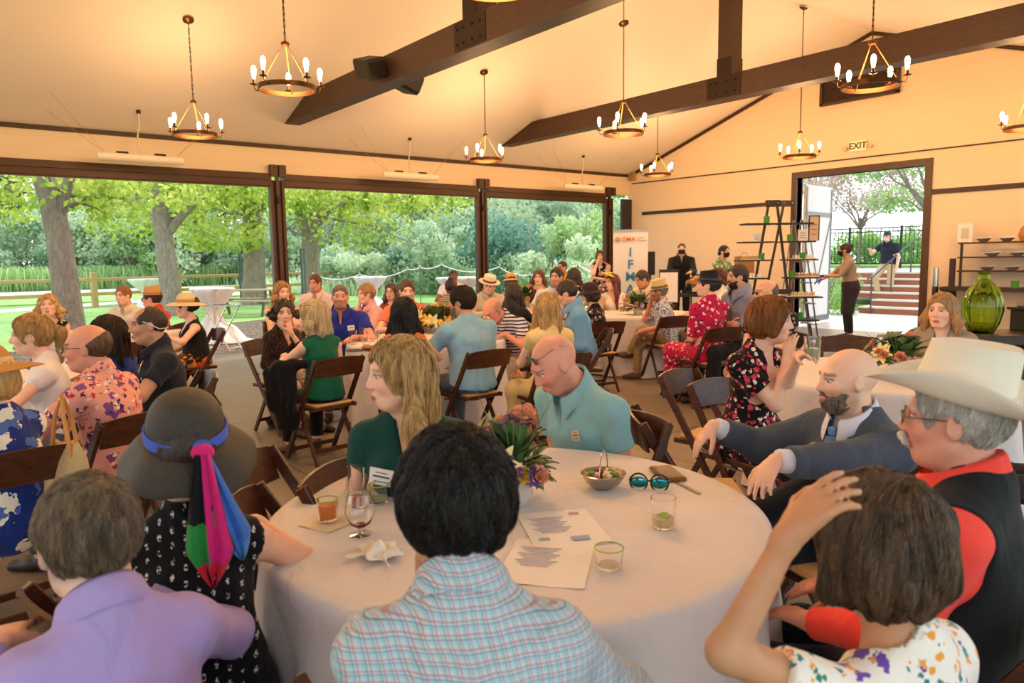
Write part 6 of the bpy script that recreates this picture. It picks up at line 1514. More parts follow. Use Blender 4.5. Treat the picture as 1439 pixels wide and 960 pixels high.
r, J, p = sit('person with curly blonde hair and bare shoulders behind the lace top', 'woman with curly blonde hair', (397, 411), 8.6, 5, ha=22, sex='f', hairc='sandy', hair_=dict(st='curly', len=.16), skin='fair', wear=(dress(fabric('peach_dress', '#c89a7c'), neck='wide', sleeve='none'),), armL='chin', armR='fold')
r, J, p = sit('person in white open collar shirt with the lawn behind, looking left', 'man in the open white shirt', (443, 398), 10.6, -20, ha=-30, hairc='auburn', hair_=SH, skin='red', wide=1.08, wear=(shirt(fabric('pinkish_white', '#ddc8c4'), sleeve='long'), trous('#3c3a38')), armL='thigh', armR='thigh')
# ---- left group
BLF = fabric('blue_white_floral', '#16307c', 'floral', ('#e4e0d4', '#4a6ab0'), 1.3)
r, J, p = sit('person in straw sun hat and royal blue dress with white flowers, left edge', 'woman in the straw hat', (-22, 534), 3.0, -140, ca=-168, ha=-130, sex='f', hairc='blond', hair_=dict(st='bob', len=.0), skin='fair', girth=1.2, wear=(dress(BLF, neck='crew', sleeve='elbow', len='calf'),), armL='table', armR='table')
STR = plain('straw_gold', '#c08a44', .8, bump=.8, bscale=160, var=.15, vscale=60); hat(J, p, r, 'sun', STR, plain('straw_band', '#d8b478', .8), tilt=-.2, z=.0)
r, J, p = sit('person with blonde half ponytail in white top looking left', 'woman with the blonde ponytail', (44, 472), 4.25, -95, ha=-92, sex='f', hairc='blond', hair_=dict(st='pony', len=.16, vol=.004, mode='bob', sl=.07, sr=.0014), strand=3000, skin='fair', wear=(G('top', fabric('white_cotton', '#e6dfe0'), neck='v', sleeve='cap'), trous('#5a5e70')), armL='table', armR='lap')
ALO = fabric('pink_aloha', '#e2a090', 'flowers', ('#7a4a86', '#b8304a', '#4a2a5a', '#e8dcd0'), .85)
r, J, p = sit('person in pink tropical shirt with glasses and a bald crown', 'man in the pink tropical shirt', (122, 490), 3.62, -128, ca=-150, ha=-104, hairc='brown', hair_=dict(st='bald', top=.05), strand=0, skin='red', girth=1.18, belly=.5, wear=(shirt(ALO, wob=.004), trous('#3a3c44')), armL='table', armR='lap', lean=.12)
glasses(J, p, r, plain('black_frame', '#121214', .3))
BP = fabric('black_polo', '#1b1f2a', wr=.6)
r, J, p = sit('person in black polo with shaved dark hair, white sunglasses behind the head', 'man in the black polo', (208, 458), 4.55, -82, ha=-86, hairc='dark', hair_=dict(st='buzz', rec=1), skin='olive', girth=1.15, belly=.4, wear=(shirt(BP, hem='hip'), trous('#b49a94')), armL='table', armR='thigh', lean=.06, s=1.04)
patch(J, p, kid(r, 'shirt'), 'name_badge', BADGE, -.085, -.02, .055, .06, tilt=.1)
m = MB(); 
for g_ in (-1, 1): m.tube([v3(g_*.030, -.105, -.02), v3(g_*.078, -.055, -.02), v3(g_*.084, .01, .018), v3(g_*.080, .035, .028)], .0035, 6)
m.tube([v3(-.03, -.105, -.02), v3(0, -.112, -.022), v3(.03, -.105, -.02)], .004, 6); head_mb(J, p, m).build('glasses_worn_backwards', plain('frame_white', '#d8cfc4', .3), r, True)
r, J, p = sit('person with long straight dark hair and blue collar behind the tropical shirt', 'woman with long dark hair at left', (150, 470), 4.7, -130, ha=-120, sex='f', hairc='dark', hair_=dict(st='long', len=.36, vol=.0, mode='long', sl=.16, sr=.0016), strand=3500, skin='tan', wear=(dress(fabric('cobalt_print', '#1f3f9c', 'dots', ('#0c1020',), .6), neck='crew', sleeve='none'),), armL='table', armR='table')
r, J, p = sit('person with curly blonde hair in black white top laughing by the tree trunk', 'laughing woman by the tree trunk', (68, 430), 7.6, 12, ha=-8, sex='f', hpitch=.15, hairc='blond', hair_=dict(st='curly', len=.14, vol=.0), skin='fair', wear=(dress(fabric('black_white_print', '#16141c', 'flowers', ('#e0d8d4',), .9), neck='scoop', sleeve='none'),), armL='lap', armR='table')
r, J, p = sit('person with ginger hair in cream shirt smiling behind the far left table', 'smiling man in the cream shirt', (173, 416), 9.3, -25, ha=-38, hairc='ginger', hair_=SH, skin='fair', wear=(shirt(fabric('cream_print', '#ddd2c2', 'dots', ('#a8987c',), .3)), trous('#6a6458')), armL='fwd', armR='table')
r, J, p = sit('person in tan fedora and orange shirt turned away to the left', 'man in the orange shirt', (213, 420), 8.7, -120, ha=-105, hairc='dark', hair_=SH, skin='red', wear=(shirt(fabric('orange_shirt', '#cf4a28')), trous('#6a6458')), armL='table', armR='table')
hat(J, p, r, 'fedora', plain('straw_tan', '#c79a5c', .8, bump=.5, bscale=200), plain('band_tan', '#a0703c', .7)); glasses(J, p, r, plain('black_frame', '#121214', .3))
r, J, p = sit('person in cream sun hat, black tank and fiery patterned long skirt', 'woman in the patterned skirt', (260, 431), 7.7, -78, ha=-88, sex='f', hairc='black', hair_=dict(st='updo'), skin='fair', girth=1.22, wear=(G('top', fabric('black_tank', '#101116'), neck='tank', sleeve='none'), G('skirt', fabric('fiery_print', '#1c120e', 'floral', ('#b8431c', '#8a6a3a', '#d87838'), 1.1), kind='skirt', len='ankle')), armL='table', armR='thigh')
hat(J, p, r, 'sun', plain('straw_cream', '#d8bc8c', .8, bump=.5, bscale=200), plain('straw_band2', '#b08a54', .8), tilt=.02)
# ---- right edge guest
r, J, p = sit('person cut off by the right edge, only a dark sleeve and reaching arm visible', 'guest cut off at the right edge', (1490, 505), 3.3, -100, ha=-110, hairc='brown', hair_=SH, skin='fair', wear=(shirt(fabric('slate_sleeve', '#3c4658')), trous('#2a2c34')), armL=('px', 1428, 560, 3.0), armR='table', lean=.12)
# ---- staff and standing people
r, J, p = person('person in black shirt and black face mask behind the buffet', (958, 350), 15.0, 0, ha=0, hairc='brown', hair_=dict(st='buzz'), skin='fair', pose='stand', mask=1, h=.010, wear=(shirt(fabric('black_shirt', '#17171c'), sleeve='long'), trous('#121216')), armL='fwd', armR='fwd')
r, J, p = person('person in green print dress and black mask carrying a paper bag', (1018, 354), 13.6, 50, ha=50, sex='f', hairc='black', hair_=dict(st='bun', at=(0, -.11, -.03)), skin='light', pose='stand', mask=1, h=.010, wear=(dress(fabric('green_print', '#6f9a70', 'floral', ('#c8d8b0', '#3f6a48'), .7), neck='v', sleeve='short'),), armL='fwd', armR='fwd', shoe='#1a1614')
r, J, p = person('person in dark apron, black mask and blue gloves tending the ladder shelves', (1187, 352), 13.0, -80, ha=-85, sex='f', hairc='dark', hair_=dict(st='bun', at=(0, -.105, .075)), skin='tan', pose='stand', mask=1, h=.009, lean=.10,
                 wear=(shirt(fabric('taupe_shirt', '#9a8878'), neck='crew', collar=False, sleeve='elbow', nm='tee'), trous('#18181e'), G('apron', fabric('dark_apron', '#2e2a2e', wr=.3), kind='skirt', off=.022, len='knee')), armL='fwd', armR=(.12, .48, 1.05), shoe='#101012')
for n_ in 'LR':
    F = Field(J['wr'+n_]-.16, J['wr'+n_]+.16, .006)
    for pr in hand_prims(J, p, n_): F.add(pr, .003)
    V, Q = F.mesh(); mesh_obj('glove', V, Q, plain('glove_blue', '#1d2a9c', .5), r)
r, J, p = person('person in navy polo, cap and khakis walking down the outdoor steps', (1246, 337), 19.3, -35, ha=-55, hairc='grey', hair_=SH, skin='fair', pose='stand', h=.012, beardm=('grey', 'goatee'), girth=1.12, belly=.4, wear=(shirt(fabric('navy_polo', '#1e2436')), trous('#c8ae84')), armR=('px', 1222, 360, 19.3), armL='down', shoe='#2a3040', legR=(.1, .22, .26), seat=.0)
r.location[2] = .17
hat(J, p, r, 'cap', plain('navy_cap', '#232b3c', .8), plain('navy_cap', '#232b3c', .8), z=.01)
r, J, p = sit('person in black dress with feather headpiece perched on a stool by the corner', 'x', (843, 360), 16.2, -5, ha=5, seat=False, sex='f', hairc='auburn', hair_=dict(st='bob', len=.03), skin='fair', wear=(dress(fabric('black_pink_print', '#15121a', 'floral', ('#c88a90', '#d8ccc0'), 1.3), neck='v', sleeve='none', len='knee'),), armR='cheek', armL='fold', legL='cross', shoe='#141214')
m = MB()
for k in range(5): a = -.6+k*.3; m.tube([v3(.05, 0, .10), v3(.05+.03*sin(a), -.01, .16), v3(.05+.09*sin(a), -.03, .22+.02*(k % 2))], [.006, .005, .001], 5)
m.ball(v3(.05, 0, .105), (.03, .03, .012), 8, 5); head_mb(J, p, m).build('feather_headpiece', plain('black_feather', '#0c0c10', .8), r, True)
sz = p['seat']; st = empty('bar_stool', r.location, p_rz(r), 'black bar stool under the woman perched by the corner', 'stool'); SB = plain('black_metal', '#15110e', .5, .3)
m = MB(); m.lathe([(0, sz-.04), (.17, sz-.04), (.18, sz-.02), (.16, sz), (0, sz)], n=20); m.build('seat', SB, st, True)
for k in range(4): a = pi/4+k*pi/2; m = MB(); m.tube([(.13*cos(a), .13*sin(a), sz-.04), (.22*cos(a), .22*sin(a), 0)], .013, 6); m.build('leg', SB, st, True)
m = MB(); m.torus((0, 0, .3), .185, .009, 20, 5); m.build('foot_ring', SB, st, True)
# ================================================================ TABLES
CLOTH = fabric('tablecloth_linen', '#dad2d1', wr=.35, rough=.9)
def table_cloth(label, tlabel, x, y, r=.745, H=.75, seed=0):
    t_ = empty('round_table', (x, y, 0), 0, tlabel, 'table', 'round banquet tables')
    m = MB(); m.lathe([(0, H-.035), (r-.015, H-.035), (r-.008, H-.018), (r-.015, H-.006), (0, H-.006)], n=48); m.build('tabletop', plain('table_ply', '#8a6a48', .6), t_, True)
    for k in range(4): a = pi/4+k*pi/2; m = MB(); m.tube([(.42*cos(a), .42*sin(a), H-.036), (.50*cos(a), .50*sin(a), 0)], .016, 8); m.build('leg', plain('black_metal', '#15110e', .5, .3), t_, True)
    n = 144; V = []; F = []; g = random.Random(seed); ph = [g.uniform(0, 6) for _ in range(5)]; rows = [(0, H)]+[(r*q, H+.001) for q in (.25, .5, .75, .93, .985)]+[(r+.004, H-.006), (r+.008, H-.03), (r+.012, H-.10), (r+.02, H-.2), (r+.03, H-.32), (r+.042, H-.45), (r+.055, H-.58), (r+.066, H-.70), (r+.07, .012)]
    for i, (q, z) in enumerate(rows):
        for k in range(n):
            a = 2*pi*k/n; t0 = max(0, (H-z-.03)/(H-.03)); f_ = sin(a*13+ph[0]+.8*sin(a*2+ph[1]))*.6+sin(a*7+ph[2])*.5+sin(a*23+ph[3])*.25; qq = q+f_*.058*t0**.8
            V.append((qq*cos(a), qq*sin(a), z+(.0008*sin(a*5+q*20) if i < 6 and i else 0)))
    for i in range(len(rows)-1):
        for k in range(n): k2 = (k+1) % n; F.append((i*n+k2, i*n+k, (i+1)*n+k, (i+1)*n+k2)) if i else F.append((k, n+k, n+k2))
    o = mesh_obj('tablecloth', V, F, CLOTH); o.location = (x, y, 0); tag(o, label, 'tablecloth', 'white cloths on the round tables'); return o
def away(p, d): q = np.array(p[:2]); u = q/np.linalg.norm(q); return q+u*d
TB = {}
TB[1] = np.array([-1.72, 1.355])
TB[3] = away(at_z(600, 490, .75), .76)
TB[4] = at_d(900, 400, 9.85)[:2]; TB[5] = np.array([-2.22, 4.72]); TB['2a'] = at_d(78, 500, 5.2)[:2]; TB['2b'] = at_d(150, 460, 8.25)[:2]; TB[6] = at_d(742, 420, 11.6)[:2]
TL = {1: ('white cloth on the large foreground table', 'round table under the foreground cloth'), 3: ('white cloth on the table with yellow lilies, behind the blonde in green', 'round table with yellow lilies and tall glasses on it'),
      4: ('white cloth on the table in front of the tall banner', 'round table in front of the tall banner'), 5: ('white cloth on the table behind the suit and cowboy hat', 'round table behind the man in the suit'),
      '2a': ('white cloth on the left table beside the tropical shirt', 'round table beside the man in the tropical shirt'), '2b': ('white cloth on the far left table near the tree trunk', 'round table at far left near the tree trunk'), 6: ('white cloth on the farthest table before the rope', 'round table farthest back before the rope')}
for i, (k, c_) in enumerate(TB.items()): table_cloth(TL[k][0], TL[k][1], c_[0], c_[1], .745 if k == 1 else .76, seed=i)
# ================================================================ FLOWERS
LEAFG = plain('foliage_green', '#5c7e44', .55, var=.2); LEAFD = plain('foliage_dark', '#2f5226', .5)
def leaf(m, a, d, L, w, up=(0, 0, 1)):
    d = _n(d); s_ = np.cross(d, up); s_ = _n(s_+1e-9); nn = np.cross(s_, d); P = []
    for t_, ww, dz in ((0, .05, 0), (.3, .9, .06), (.6, .85, .05), (.85, .4, -.02), (1, .02, -.10)):
        c = a+d*L*t_+nn*dz*L; P += [c-s_*w*.5*ww+nn*.06*w, c, c+s_*w*.5*ww+nn*.06*w]
    b = len(P); P += [q-nn*.0012 for q in P]; F = []
    for i in range(4):
        for j in range(2): q = i*3+j; F += [(q, q+1, q+4, q+3), (b+q+3, b+q+4, b+q+1, b+q)]
    m.add(P, F)
def rose(c, r, mat, parent, up=v3(0, 0, 1), nm='rose'):
    u, v, w = frame_from(up); m = MB(); M = np.array([u, v, w]).T
    for ring, (rr, k, tilt, z) in enumerate(((.25, 3, 1.35, .25), (.5, 5, 1.1, .15), (.8, 6, .75, .0), (1.0, 7, .45, -.12))):
        for i in range(k):
            a = 2*pi*i/k+ring*.6; d = v3(cos(a)*cos(tilt), sin(a)*cos(tilt), sin(tilt)); P = []
            for p_ in (0, .5, 1):
                for q_ in (-1, 0, 1):
                    bend = (1-q_*q_)*.18; pt = v3(cos(a), sin(a), 0)*rr*.35+d*p_*.75+v3(-sin(a), cos(a), 0)*q_*.42*(1 if p_ == .5 else .65 if p_ else .3)-v3(cos(a), sin(a), 0)*(q_*q_*.16); pt[2] += z+.0; P.append(c+M @ pt*r)
            b = len(P); P += [q-M @ v3(cos(a), sin(a), .2)*r*.03 for q in P]; F = []
            for i_ in range(2):
                for j_ in range(2): q = i_*3+j_; F += [(q, q+1, q+4, q+3), (b+q+3, b+q+4, b+q+1, b+q)]
            m.add(P, F)
    m.ball(c+M @ v3(0, 0, .05)*r, r*.35, 8, 6); return m.build(nm, mat, parent, True)
def daisy(c, r, mat, parent, up, k=6, nm='flower', pointed=True):
    u, v, w = frame_from(up); m = MB()
    for i in range(k): a = 2*pi*i/k; d = u*cos(a)+v*sin(a)+w*.35; leaf(m, c, d, r, r*.5, w)
    o = m.build(nm, mat, parent, True); return o
FC = {'peach': plain('petal_peach', '#e9a481', .6), 'cream': plain('petal_cream', '#e8d9b0', .6), 'yellow': plain('petal_yellow', '#e0b84a', .6), 'purple': plain('petal_purple', '#4a2a7c', .6), 'lilac': plain('petal_lilac', '#a58ac0', .6), 'pinkish': plain('petal_pink', '#d9a8a4', .6), 'lily': plain('petal_lily', '#e6dc9a', .6)}
VASE = plain('vase_glazed', '#c9c2bd', .2)
def bouquet(label, x, y, z, R_, Ht, kinds, nflow, seed, nleaf=40, big=1.):
    r = empty('flower_arrangement', (x, y, z), 0, label, 'flowers', 'flower arrangements on tables'); g = random.Random(seed)
    m = MB(); m.lathe([(.0, 0), (.045, 0), (.062, .03), (.060, .07), (.050, .10), (.044, .10), (.052, .06), (.0, .02)], n=20); m.build('vase', VASE, r, True)
    m = MB(); m2 = MB()
    for k in range(nleaf):
        a = g.uniform(0, 2*pi); el = g.uniform(-.15, 1.2); d = v3(cos(a)*cos(el), sin(a)*cos(el), sin(el)); rr = R_*g.uniform(.25, .6); c = v3(0, 0, .09)+d*v3(rr, rr, Ht*.45*g.uniform(.3, .9)); (leaf)(m if k % 2 else m2, c, d+v3(0, 0, -.1), R_*g.uniform(.38, .62)*big, R_*g.uniform(.28, .42)*big)
    m.build('leaves', LEAFG, r, True)['kind'] = 'stuff'; m2.build('dark_leaves', LEAFD, r, True)['kind'] = 'stuff'
    m = MB(); heads = []
    for k in range(nflow):
        a = k*2.4+g.uniform(-.3, .3); el = .15+1.25*((k*.618) % 1); d = v3(cos(a)*cos(el), sin(a)*cos(el), sin(el)); c = v3(0, 0, .08)+d*v3(R_, R_, Ht-.08)*g.uniform(.82, 1.02); heads.append((c, d)); m.tube([v3(0, 0, .05), c*.6+v3(0, 0, .01), c], .0022, 4)
    for k in range(5): a = g.uniform(0, 6); m.tube([v3(0, 0, .08), v3(cos(a)*R_*.6, sin(a)*R_*.6, Ht*.8), v3(cos(a)*R_*1.15, sin(a)*R_*1.15, Ht*g.uniform(1.0, 1.35))], [.002, .002, .0006], 4)
    m.build('stems', LEAFG, r, True)
    for k, (c, d) in enumerate(heads):
        kd = kinds[k % len(kinds)]; sz = g.uniform(.022, .031)*big
        if kd[0] == 'rose': rose(c, sz*1.05, FC[kd[1]], r, d)
        elif kd[0] == 'lily': daisy(c, sz*2.6, FC[kd[1]], r, d, 6, 'lily')
        else: daisy(c, sz*1.3, FC[kd[1]], r, d, 8, 'small_flower')
    return r
def on(t, u, v, z=.752): p = at_z(u, v, z); return p
p = on(1, 722, 706); bouquet('flower arrangement of peach roses and purple blooms on the foreground table', p[0], p[1], .752, .135, .30, [('rose', 'peach'), ('rose', 'peach'), ('small', 'purple'), ('rose', 'pinkish'), ('lily', 'lily'), ('rose', 'peach'), ('small', 'lilac'), ('rose', 'yellow')], 52, 3, 90, 1.05)
c_ = TB[3]; p = at_z(612, 466, .76); bouquet('yellow lily arrangement on the middle table', p[0], p[1], .752, .20, .30, [('lily', 'yellow'), ('small', 'yellow'), ('lily', 'lily')], 26, 4, 50, 1.25)
p = at_z(1262, 528, .76); bouquet('peach rose and purple arrangement beside the white cowboy hat', p[0], p[1], .752, .20, .27, [('rose', 'peach'), ('small', 'purple'), ('lily', 'lily'), ('rose', 'peach'), ('small', 'lilac')], 30, 5, 60, 1.1)
c_ = TB['2b']; bouquet('pale cream arrangement at the far left table', c_[0]-.2, c_[1]-.45, .752, .16, .30, [('small', 'cream'), ('rose', 'pinkish'), ('small', 'yellow')], 22, 6, 30, 1.2)
p = at_d(897, 420, 9.7); bouquet('dark leafy arrangement with yellow buds before the banner', p[0], p[1], .752, .20, .30, [('small', 'yellow'), ('rose', 'pinkish'), ('small', 'lilac')], 18, 7, 80, 1.3)
p = at_d(738, 410, 11.5); bouquet('leafy arrangement on the farthest table', p[0], p[1], .752, .22, .34, [('small', 'yellow'), ('rose', 'peach')], 12, 8, 60, 1.4)
# ================================================================ TABLEWARE
GL = glass('clear_glass', (1, 1, 1), .0, 1.45)
def liquid(name, c):
    if ('lq', name) not in _M: t = NT('liquid_'+name); t.base(lin(c)); t.set(rough=.08, trans=.45, ior=1.33); _M[('lq', name)] = t.m
    return _M[('lq', name)]
def tumbler(label, x, y, z, r, h, liq=None, lh=.3, garnish=None, name='drinking_glass', grp='glasses on the tables', taper=.85, mat=None):
    o = empty(name, (x, y, z), 0, label, 'glass', grp); th = .0022
    m = MB(); m.lathe([(0, 0), (r*taper, 0), (r*(taper+1)/2, h*.5), (r, h), (r-th, h), (r*(taper+1)/2-th, h*.5), (r*taper-th, .006), (0, .006)], n=28); m.build('vessel', mat or GL, o, True)
    if liq: rr = r*taper; rt = r*(taper+(1-taper)*lh); m = MB(); m.lathe([(0, .0065), (rr-th*1.3, .0065), (rt-th*1.3, h*lh), (0, h*lh)], n=28); m.build('drink', liq, o, True)
    if garnish == 'rim': m = MB(); m.torus((0, 0, h*.995), r, .0018, 28, 6); m.build('green_rim', plain('lime_green', '#8fae2e', .4), o, True)
    if garnish == 'lime': m = MB(); m.lathe([(0, 0), (r*.5, 0), (r*.5, .005), (0, .005)], (0, 0, h*lh-.001), 16, np.array(Matrix.Rotation(.5, 3, 'X'))); m.build('lime_slice', plain('lime_flesh', '#9dbb4a', .4), o, True)
    if garnish == 'ice':
        g = random.Random(int(x*99))
        for k in range(4): m = MB(); m.obox((g.uniform(-.4, .4)*r, g.uniform(-.4, .4)*r, h*lh*.55+.006*k), (.018, .018, .018), np.array(Matrix.Rotation(k, 3, 'Z')), .003); m.build('ice_cube', GL, o)
    if garnish == 'berry':
        g = random.Random(3)
        for k in range(5): m = MB(); m.ball((g.uniform(-.5, .5)*r, g.uniform(-.5, .5)*r, .012+.007*k), .009, 8, 6); m.build('berry', plain('berry_red', '#a8141c', .3), o, True)
    return o
def P1(u, v): return on(1, u, v)
p = P1(461, 733); tumbler('clear cup of orange drink with lime rim on a napkin', p[0], p[1], .7585, .032, .062, liquid('orange', '#f09030'), .75, 'rim', 'plastic_cup')
p = P1(533, 706); tumbler('short clear cup with lime rim behind the stemless glass', p[0], p[1], .753, .032, .058, liquid('pale', '#d8e0b0'), .3, 'rim', 'plastic_cup')
p = P1(502, 714); tumbler('tall slim glass with a little orange drink', p[0], p[1], .753, .027, .135, liquid('coral', '#e87850'), .28)
p = P1(507, 752); m = MB(); o = empty('stemless_wine_glass', (p[0], p[1], .753), 0, 'footed bulb wine glass with red dregs', 'glass', 'glasses on the tables')
m.lathe([(0, 0), (.032, 0), (.032, .003), (.006, .006), (.006, .018), (.030, .035), (.042, .065), (.038, .10), (.030, .12), (.0285, .12), (.0365, .10), (.0402, .065), (.028, .037), (0, .022)], n=30); m.build('bowl', GL, o, True); m = MB(); m.lathe([(0, .023), (.015, .029), (0, .0295)], n=20); m.build('dregs', liquid('red', '#c02a20'), o, True)
p = P1(549, 668); tumbler('rocks glass with red berry drink beside the green dress', p[0], p[1], .753, .040, .098, liquid('rose', '#e0506a'), .42, 'berry', taper=.82)
p = P1(932, 740); tumbler('low glass of pale drink with cucumber near the sunglasses', p[0], p[1], .753, .036, .085, liquid('straw', '#f0e0b0'), .32, 'lime', taper=.92)
p = P1(856, 797); tumbler('clear cup with thin lime ring alone on the cloth', p[0], p[1], .753, .036, .05, None, .2, 'rim', 'plastic_cup')
# candy bowl with handle
p = P1(848, 686); o = empty('candy_bowl', (p[0], p[1], .753), .6, 'small steel bowl of wrapped sweets with hoop handle', 'bowl'); ST = plain('steel', '#b9b2a8', .15, 1.)
m = MB(); m.lathe([(0, 0), (.03, 0), (.058, .02), (.072, .045), (.076, .052), (.073, .053), (.055, .023), (.028, .005), (0, .005)], n=32); m.build('bowl', ST, o, True)
m = MB(); m.tube([(.0, .074*cos(a), .050+.085*sin(a)*.9) for a in np.linspace(0, pi, 14)], .002, 6); m.build('handle', ST, o, True); g = random.Random(4)
for k in range(24):
    a, q = g.uniform(0, 6.3), .055*g.random()**.5; m = MB(); m.ball((q*cos(a), q*sin(a), .046+g.uniform(0, .012)), (.013, .009, .008), 8, 6, np.array(Matrix.Rotation(a, 3, 'Z'))); m.build('sweet', plain(['sw_red', 'sw_yel', 'sw_grn', 'sw_wht', 'sw_org'][k % 5], ['#a02820', '#d8b040', '#5a8a34', '#e0dcd0', '#d0702c'][k % 5], .25), o, True)
# sunglasses
p = P1(912, 687); o = empty('sunglasses', (p[0], p[1], .753), R(38), 'mirrored blue sunglasses lying open on the cloth', 'sunglasses')
def mirr():
    t = NT('mirror_blue'); t.set(rough=.05, metal=1.); v = t.coord(); t.base(t.ramp(t.noise(v, 40, 2), [(.3, lin('#1a5a8c')), (.6, lin('#3aa0a0')), (.8, lin('#3a2a6c'))])); return t.m
MR = mirr()
for g_ in (-1, 1):
    m = MB(); m.ball((g_*.034, 0, .020), (.029, .006, .019), 16, 8); m.build('lens', MR, o, True); m = MB(); m.torus((g_*.034, .002, .020), .029, .003, 20, 6, np.array([[1, 0, 0], [0, 0, 1], [0, -.68, 0]]).T, 1); m.build('rim', plain('black_frame', '#121214', .3), o, True)
    m = MB(); m.tube([(g_*.064, .003, .026), (g_*.066, .05, .020), (g_*.060, .12, .004)], .0028, 6); m.build('temple', plain('black_frame', '#121214', .3), o, True)
m = MB(); m.tube([(-.008, .001, .026), (.008, .001, .026)], .003, 6); m.build('bridge', plain('black_frame', '#121214', .3), o, True)
p = P1(938, 668); o = empty('phone', (p[0], p[1], .753), R(60), 'phone in an amber brown wallet case by the suit', 'phone'); m = MB(); m.box((-.042, -.08, 0), (.042, .08, .012), .004); m.build('case', plain('case_amber', '#8a5a1c', .35, .2), o); m = MB(); m.box((-.036, -.074, .012), (.036, .074, .0135)); m.build('screen', plain('screen_glass', '#3a2a10', .05), o)
for k, (u, v, ang, nm, lb) in enumerate(((962, 684, 1.25, 'table_knife', 'steel table knife pointing at the folded hand'), (946, 672, 1.05, 'fork', 'steel fork beside the sunglasses'))):
    p = P1(u, v); o = empty(nm, (p[0], p[1], .754), ang, lb, 'cutlery'); m = MB(); m.box((-.006, -.09, 0), (.006, .01, .003), .001); m.build('handle', ST, o); m = MB(); m.box((-.008, .01, 0), (.008, .09, .002), .001) if k == 0 else [m.box((-.009+.0055*i, .03, 0), (-.006+.0055*i, .09, .002)) for i in range(4)]+[m.box((-.009, .01, 0), (.0105, .03, .002))]; m.build('blade' if k == 0 else 'tines', ST, o)
# paper napkins and programs
PAPER = plain('paper_white', '#e8e2de', .8); INK = plain('ink_blue', '#9ea6c4', .8); INKR = plain('ink_red', '#c49aa0', .8)
def sheet(label, u, v, w, h, ang, prints, nm='paper_program', mat=PAPER, z=.7525):
    p = P1(u, v); o = empty(nm, (p[0], p[1], z), ang, label, 'paper'); m = MB(); n = 8; V = []
    for i in range(n+1):
        for j in range(n+1): V.append((w*(i/n-.5), h*(j/n-.5), .0012+.0012*sin(i*.9+j*.5)))
    V += [(x, y, zz-.0008) for x, y, zz in V]; N_ = (n+1)**2; F = []
    for i in range(n):
        for j in range(n): a = i*(n+1)+j; F += [(a, a+n+1, a+n+2, a+1), (N_+a+1, N_+a+n+2, N_+a+n+1, N_+a)]
    m.add(V, F); m.build('sheet', mat, o, True)
    for (x, y, ww, hh, mt) in prints: m = MB(); m.box((x-ww/2, y-hh/2, .0028), (x+ww/2, y+hh/2, .0034)); m.build('print', mt, o)
    return o
lines_ = [(-.03, .08-.014*k, .11-.02*(k % 3), .004, INK if k % 4 else INKR) for k in range(9)]
sheet('printed white program lying right of the flowers', 790, 742, .215, .28, R(62), lines_+[(.06, .10, .03, .02, INKR), (-.07, -.08, .03, .02, INK), (.03, -.09, .05, .03, INK)])
sheet('second printed program nearer the plaid shirt', 770, 790, .215, .28, R(40), lines_)
sheet('flat cream napkin under the orange drink', 462, 735, .125, .125, R(20), [], 'paper_napkin', plain('napkin_cream', '#dcccae', .9), .7523)
sheet('printed lilac lanyard sheet at the back left of the table', 505, 668, .16, .06, R(25), [(0, 0, .13, .012, plain('ink_lilac', '#8a86c0', .7))], 'paper_strip')
p = P1(533, 782); V = []; F = []; n = 18; g = random.Random(8)
for i in range(n+1):
    for j in range(n+1): x, y = (i/n-.5)*.15, (j/n-.5)*.13; rr_ = math.hypot(x, y)*9; V.append((x*(.75+.25*cos(j*.7)), y*(.75+.25*sin(i*.8)), .004+.034*abs(sin(i*.42+1.1*sin(j*.33+1)+.4*j*.5))*max(0, 1-rr_)+.010*sin(j*.6+i*.9)**2*max(.2, 1-rr_*.7)))
for i in range(n):
    for j in range(n): a = i*(n+1)+j; F.append((a, a+n+1, a+n+2, a+1))
o = mesh_obj('crumpled_napkin', V, F, plain('napkin_white', '#ece6dc', .9)); o.location = (p[0], p[1], .753); o.rotation_euler = (0, 0, .5); md = o.modifiers.new('thick', 'SOLIDIFY'); md.thickness = .0015; tag(o, 'crumpled white napkin by the plaid elbow', 'napkin')
# glasses on the middle table and others
for k, (u, v, h, lb) in enumerate(((497, 484, .13, 'tall empty glass before the royal blue polo'), (510, 480, .13, 'tall empty glass second from the left on the lily table'), (521, 480, .10, 'low glass in the cluster on the lily table'), (527, 474, .12, 'tall glass at the back of the lily table cluster'), (535, 482, .09, 'small glass right of the cluster on the lily table'), (515, 488, .08, 'short glass nearest the camera on the lily table'))):
    p = at_z(u, v, .752); tumbler(lb, p[0], p[1], .753, .034, h, liquid('straw', '#f0e0b0') if k % 2 else None, .25)
p = at_z(522, 493, .752); o = empty('snack_bowl', (p[0], p[1], .753), 0, 'brown woven snack bowl on the lily table', 'bowl'); m = MB(); m.lathe([(0, 0), (.06, 0), (.09, .035), (.087, .036), (.055, .006), (0, .006)], n=24); m.build('bowl', plain('woven_brown', '#a8743c', .8, bump=.6, bscale=120), o, True)
p = at_z(500, 494, .752); o = empty('plate', (p[0], p[1], .753), 0, 'small dark plate at the edge of the lily table', 'plate'); m = MB(); m.lathe([(0, 0), (.06, 0), (.085, .010), (.084, .012), (.055, .004), (0, .004)], n=28); m.build('dish', plain('dark_plate', '#2a2220', .3), o, True)
p = at_z(875, 437, .752); tumbler('glass of green juice on the table before the banner', p[0], p[1], .753, .036, .11, liquid('green', '#b8c060'), .5)
p = at_z(872, 432, .752); tumbler('tall glass with a red drink before the banner', p[0], p[1], .753, .03, .15, liquid('red', '#c02a20'), .5)
p = at_z(68, 528, .76); tumbler('low clear cup beside the blonde ponytail', p[0], p[1], .753, .035, .08, liquid('straw', '#f0e0b0'), .3, name='plastic_cup')
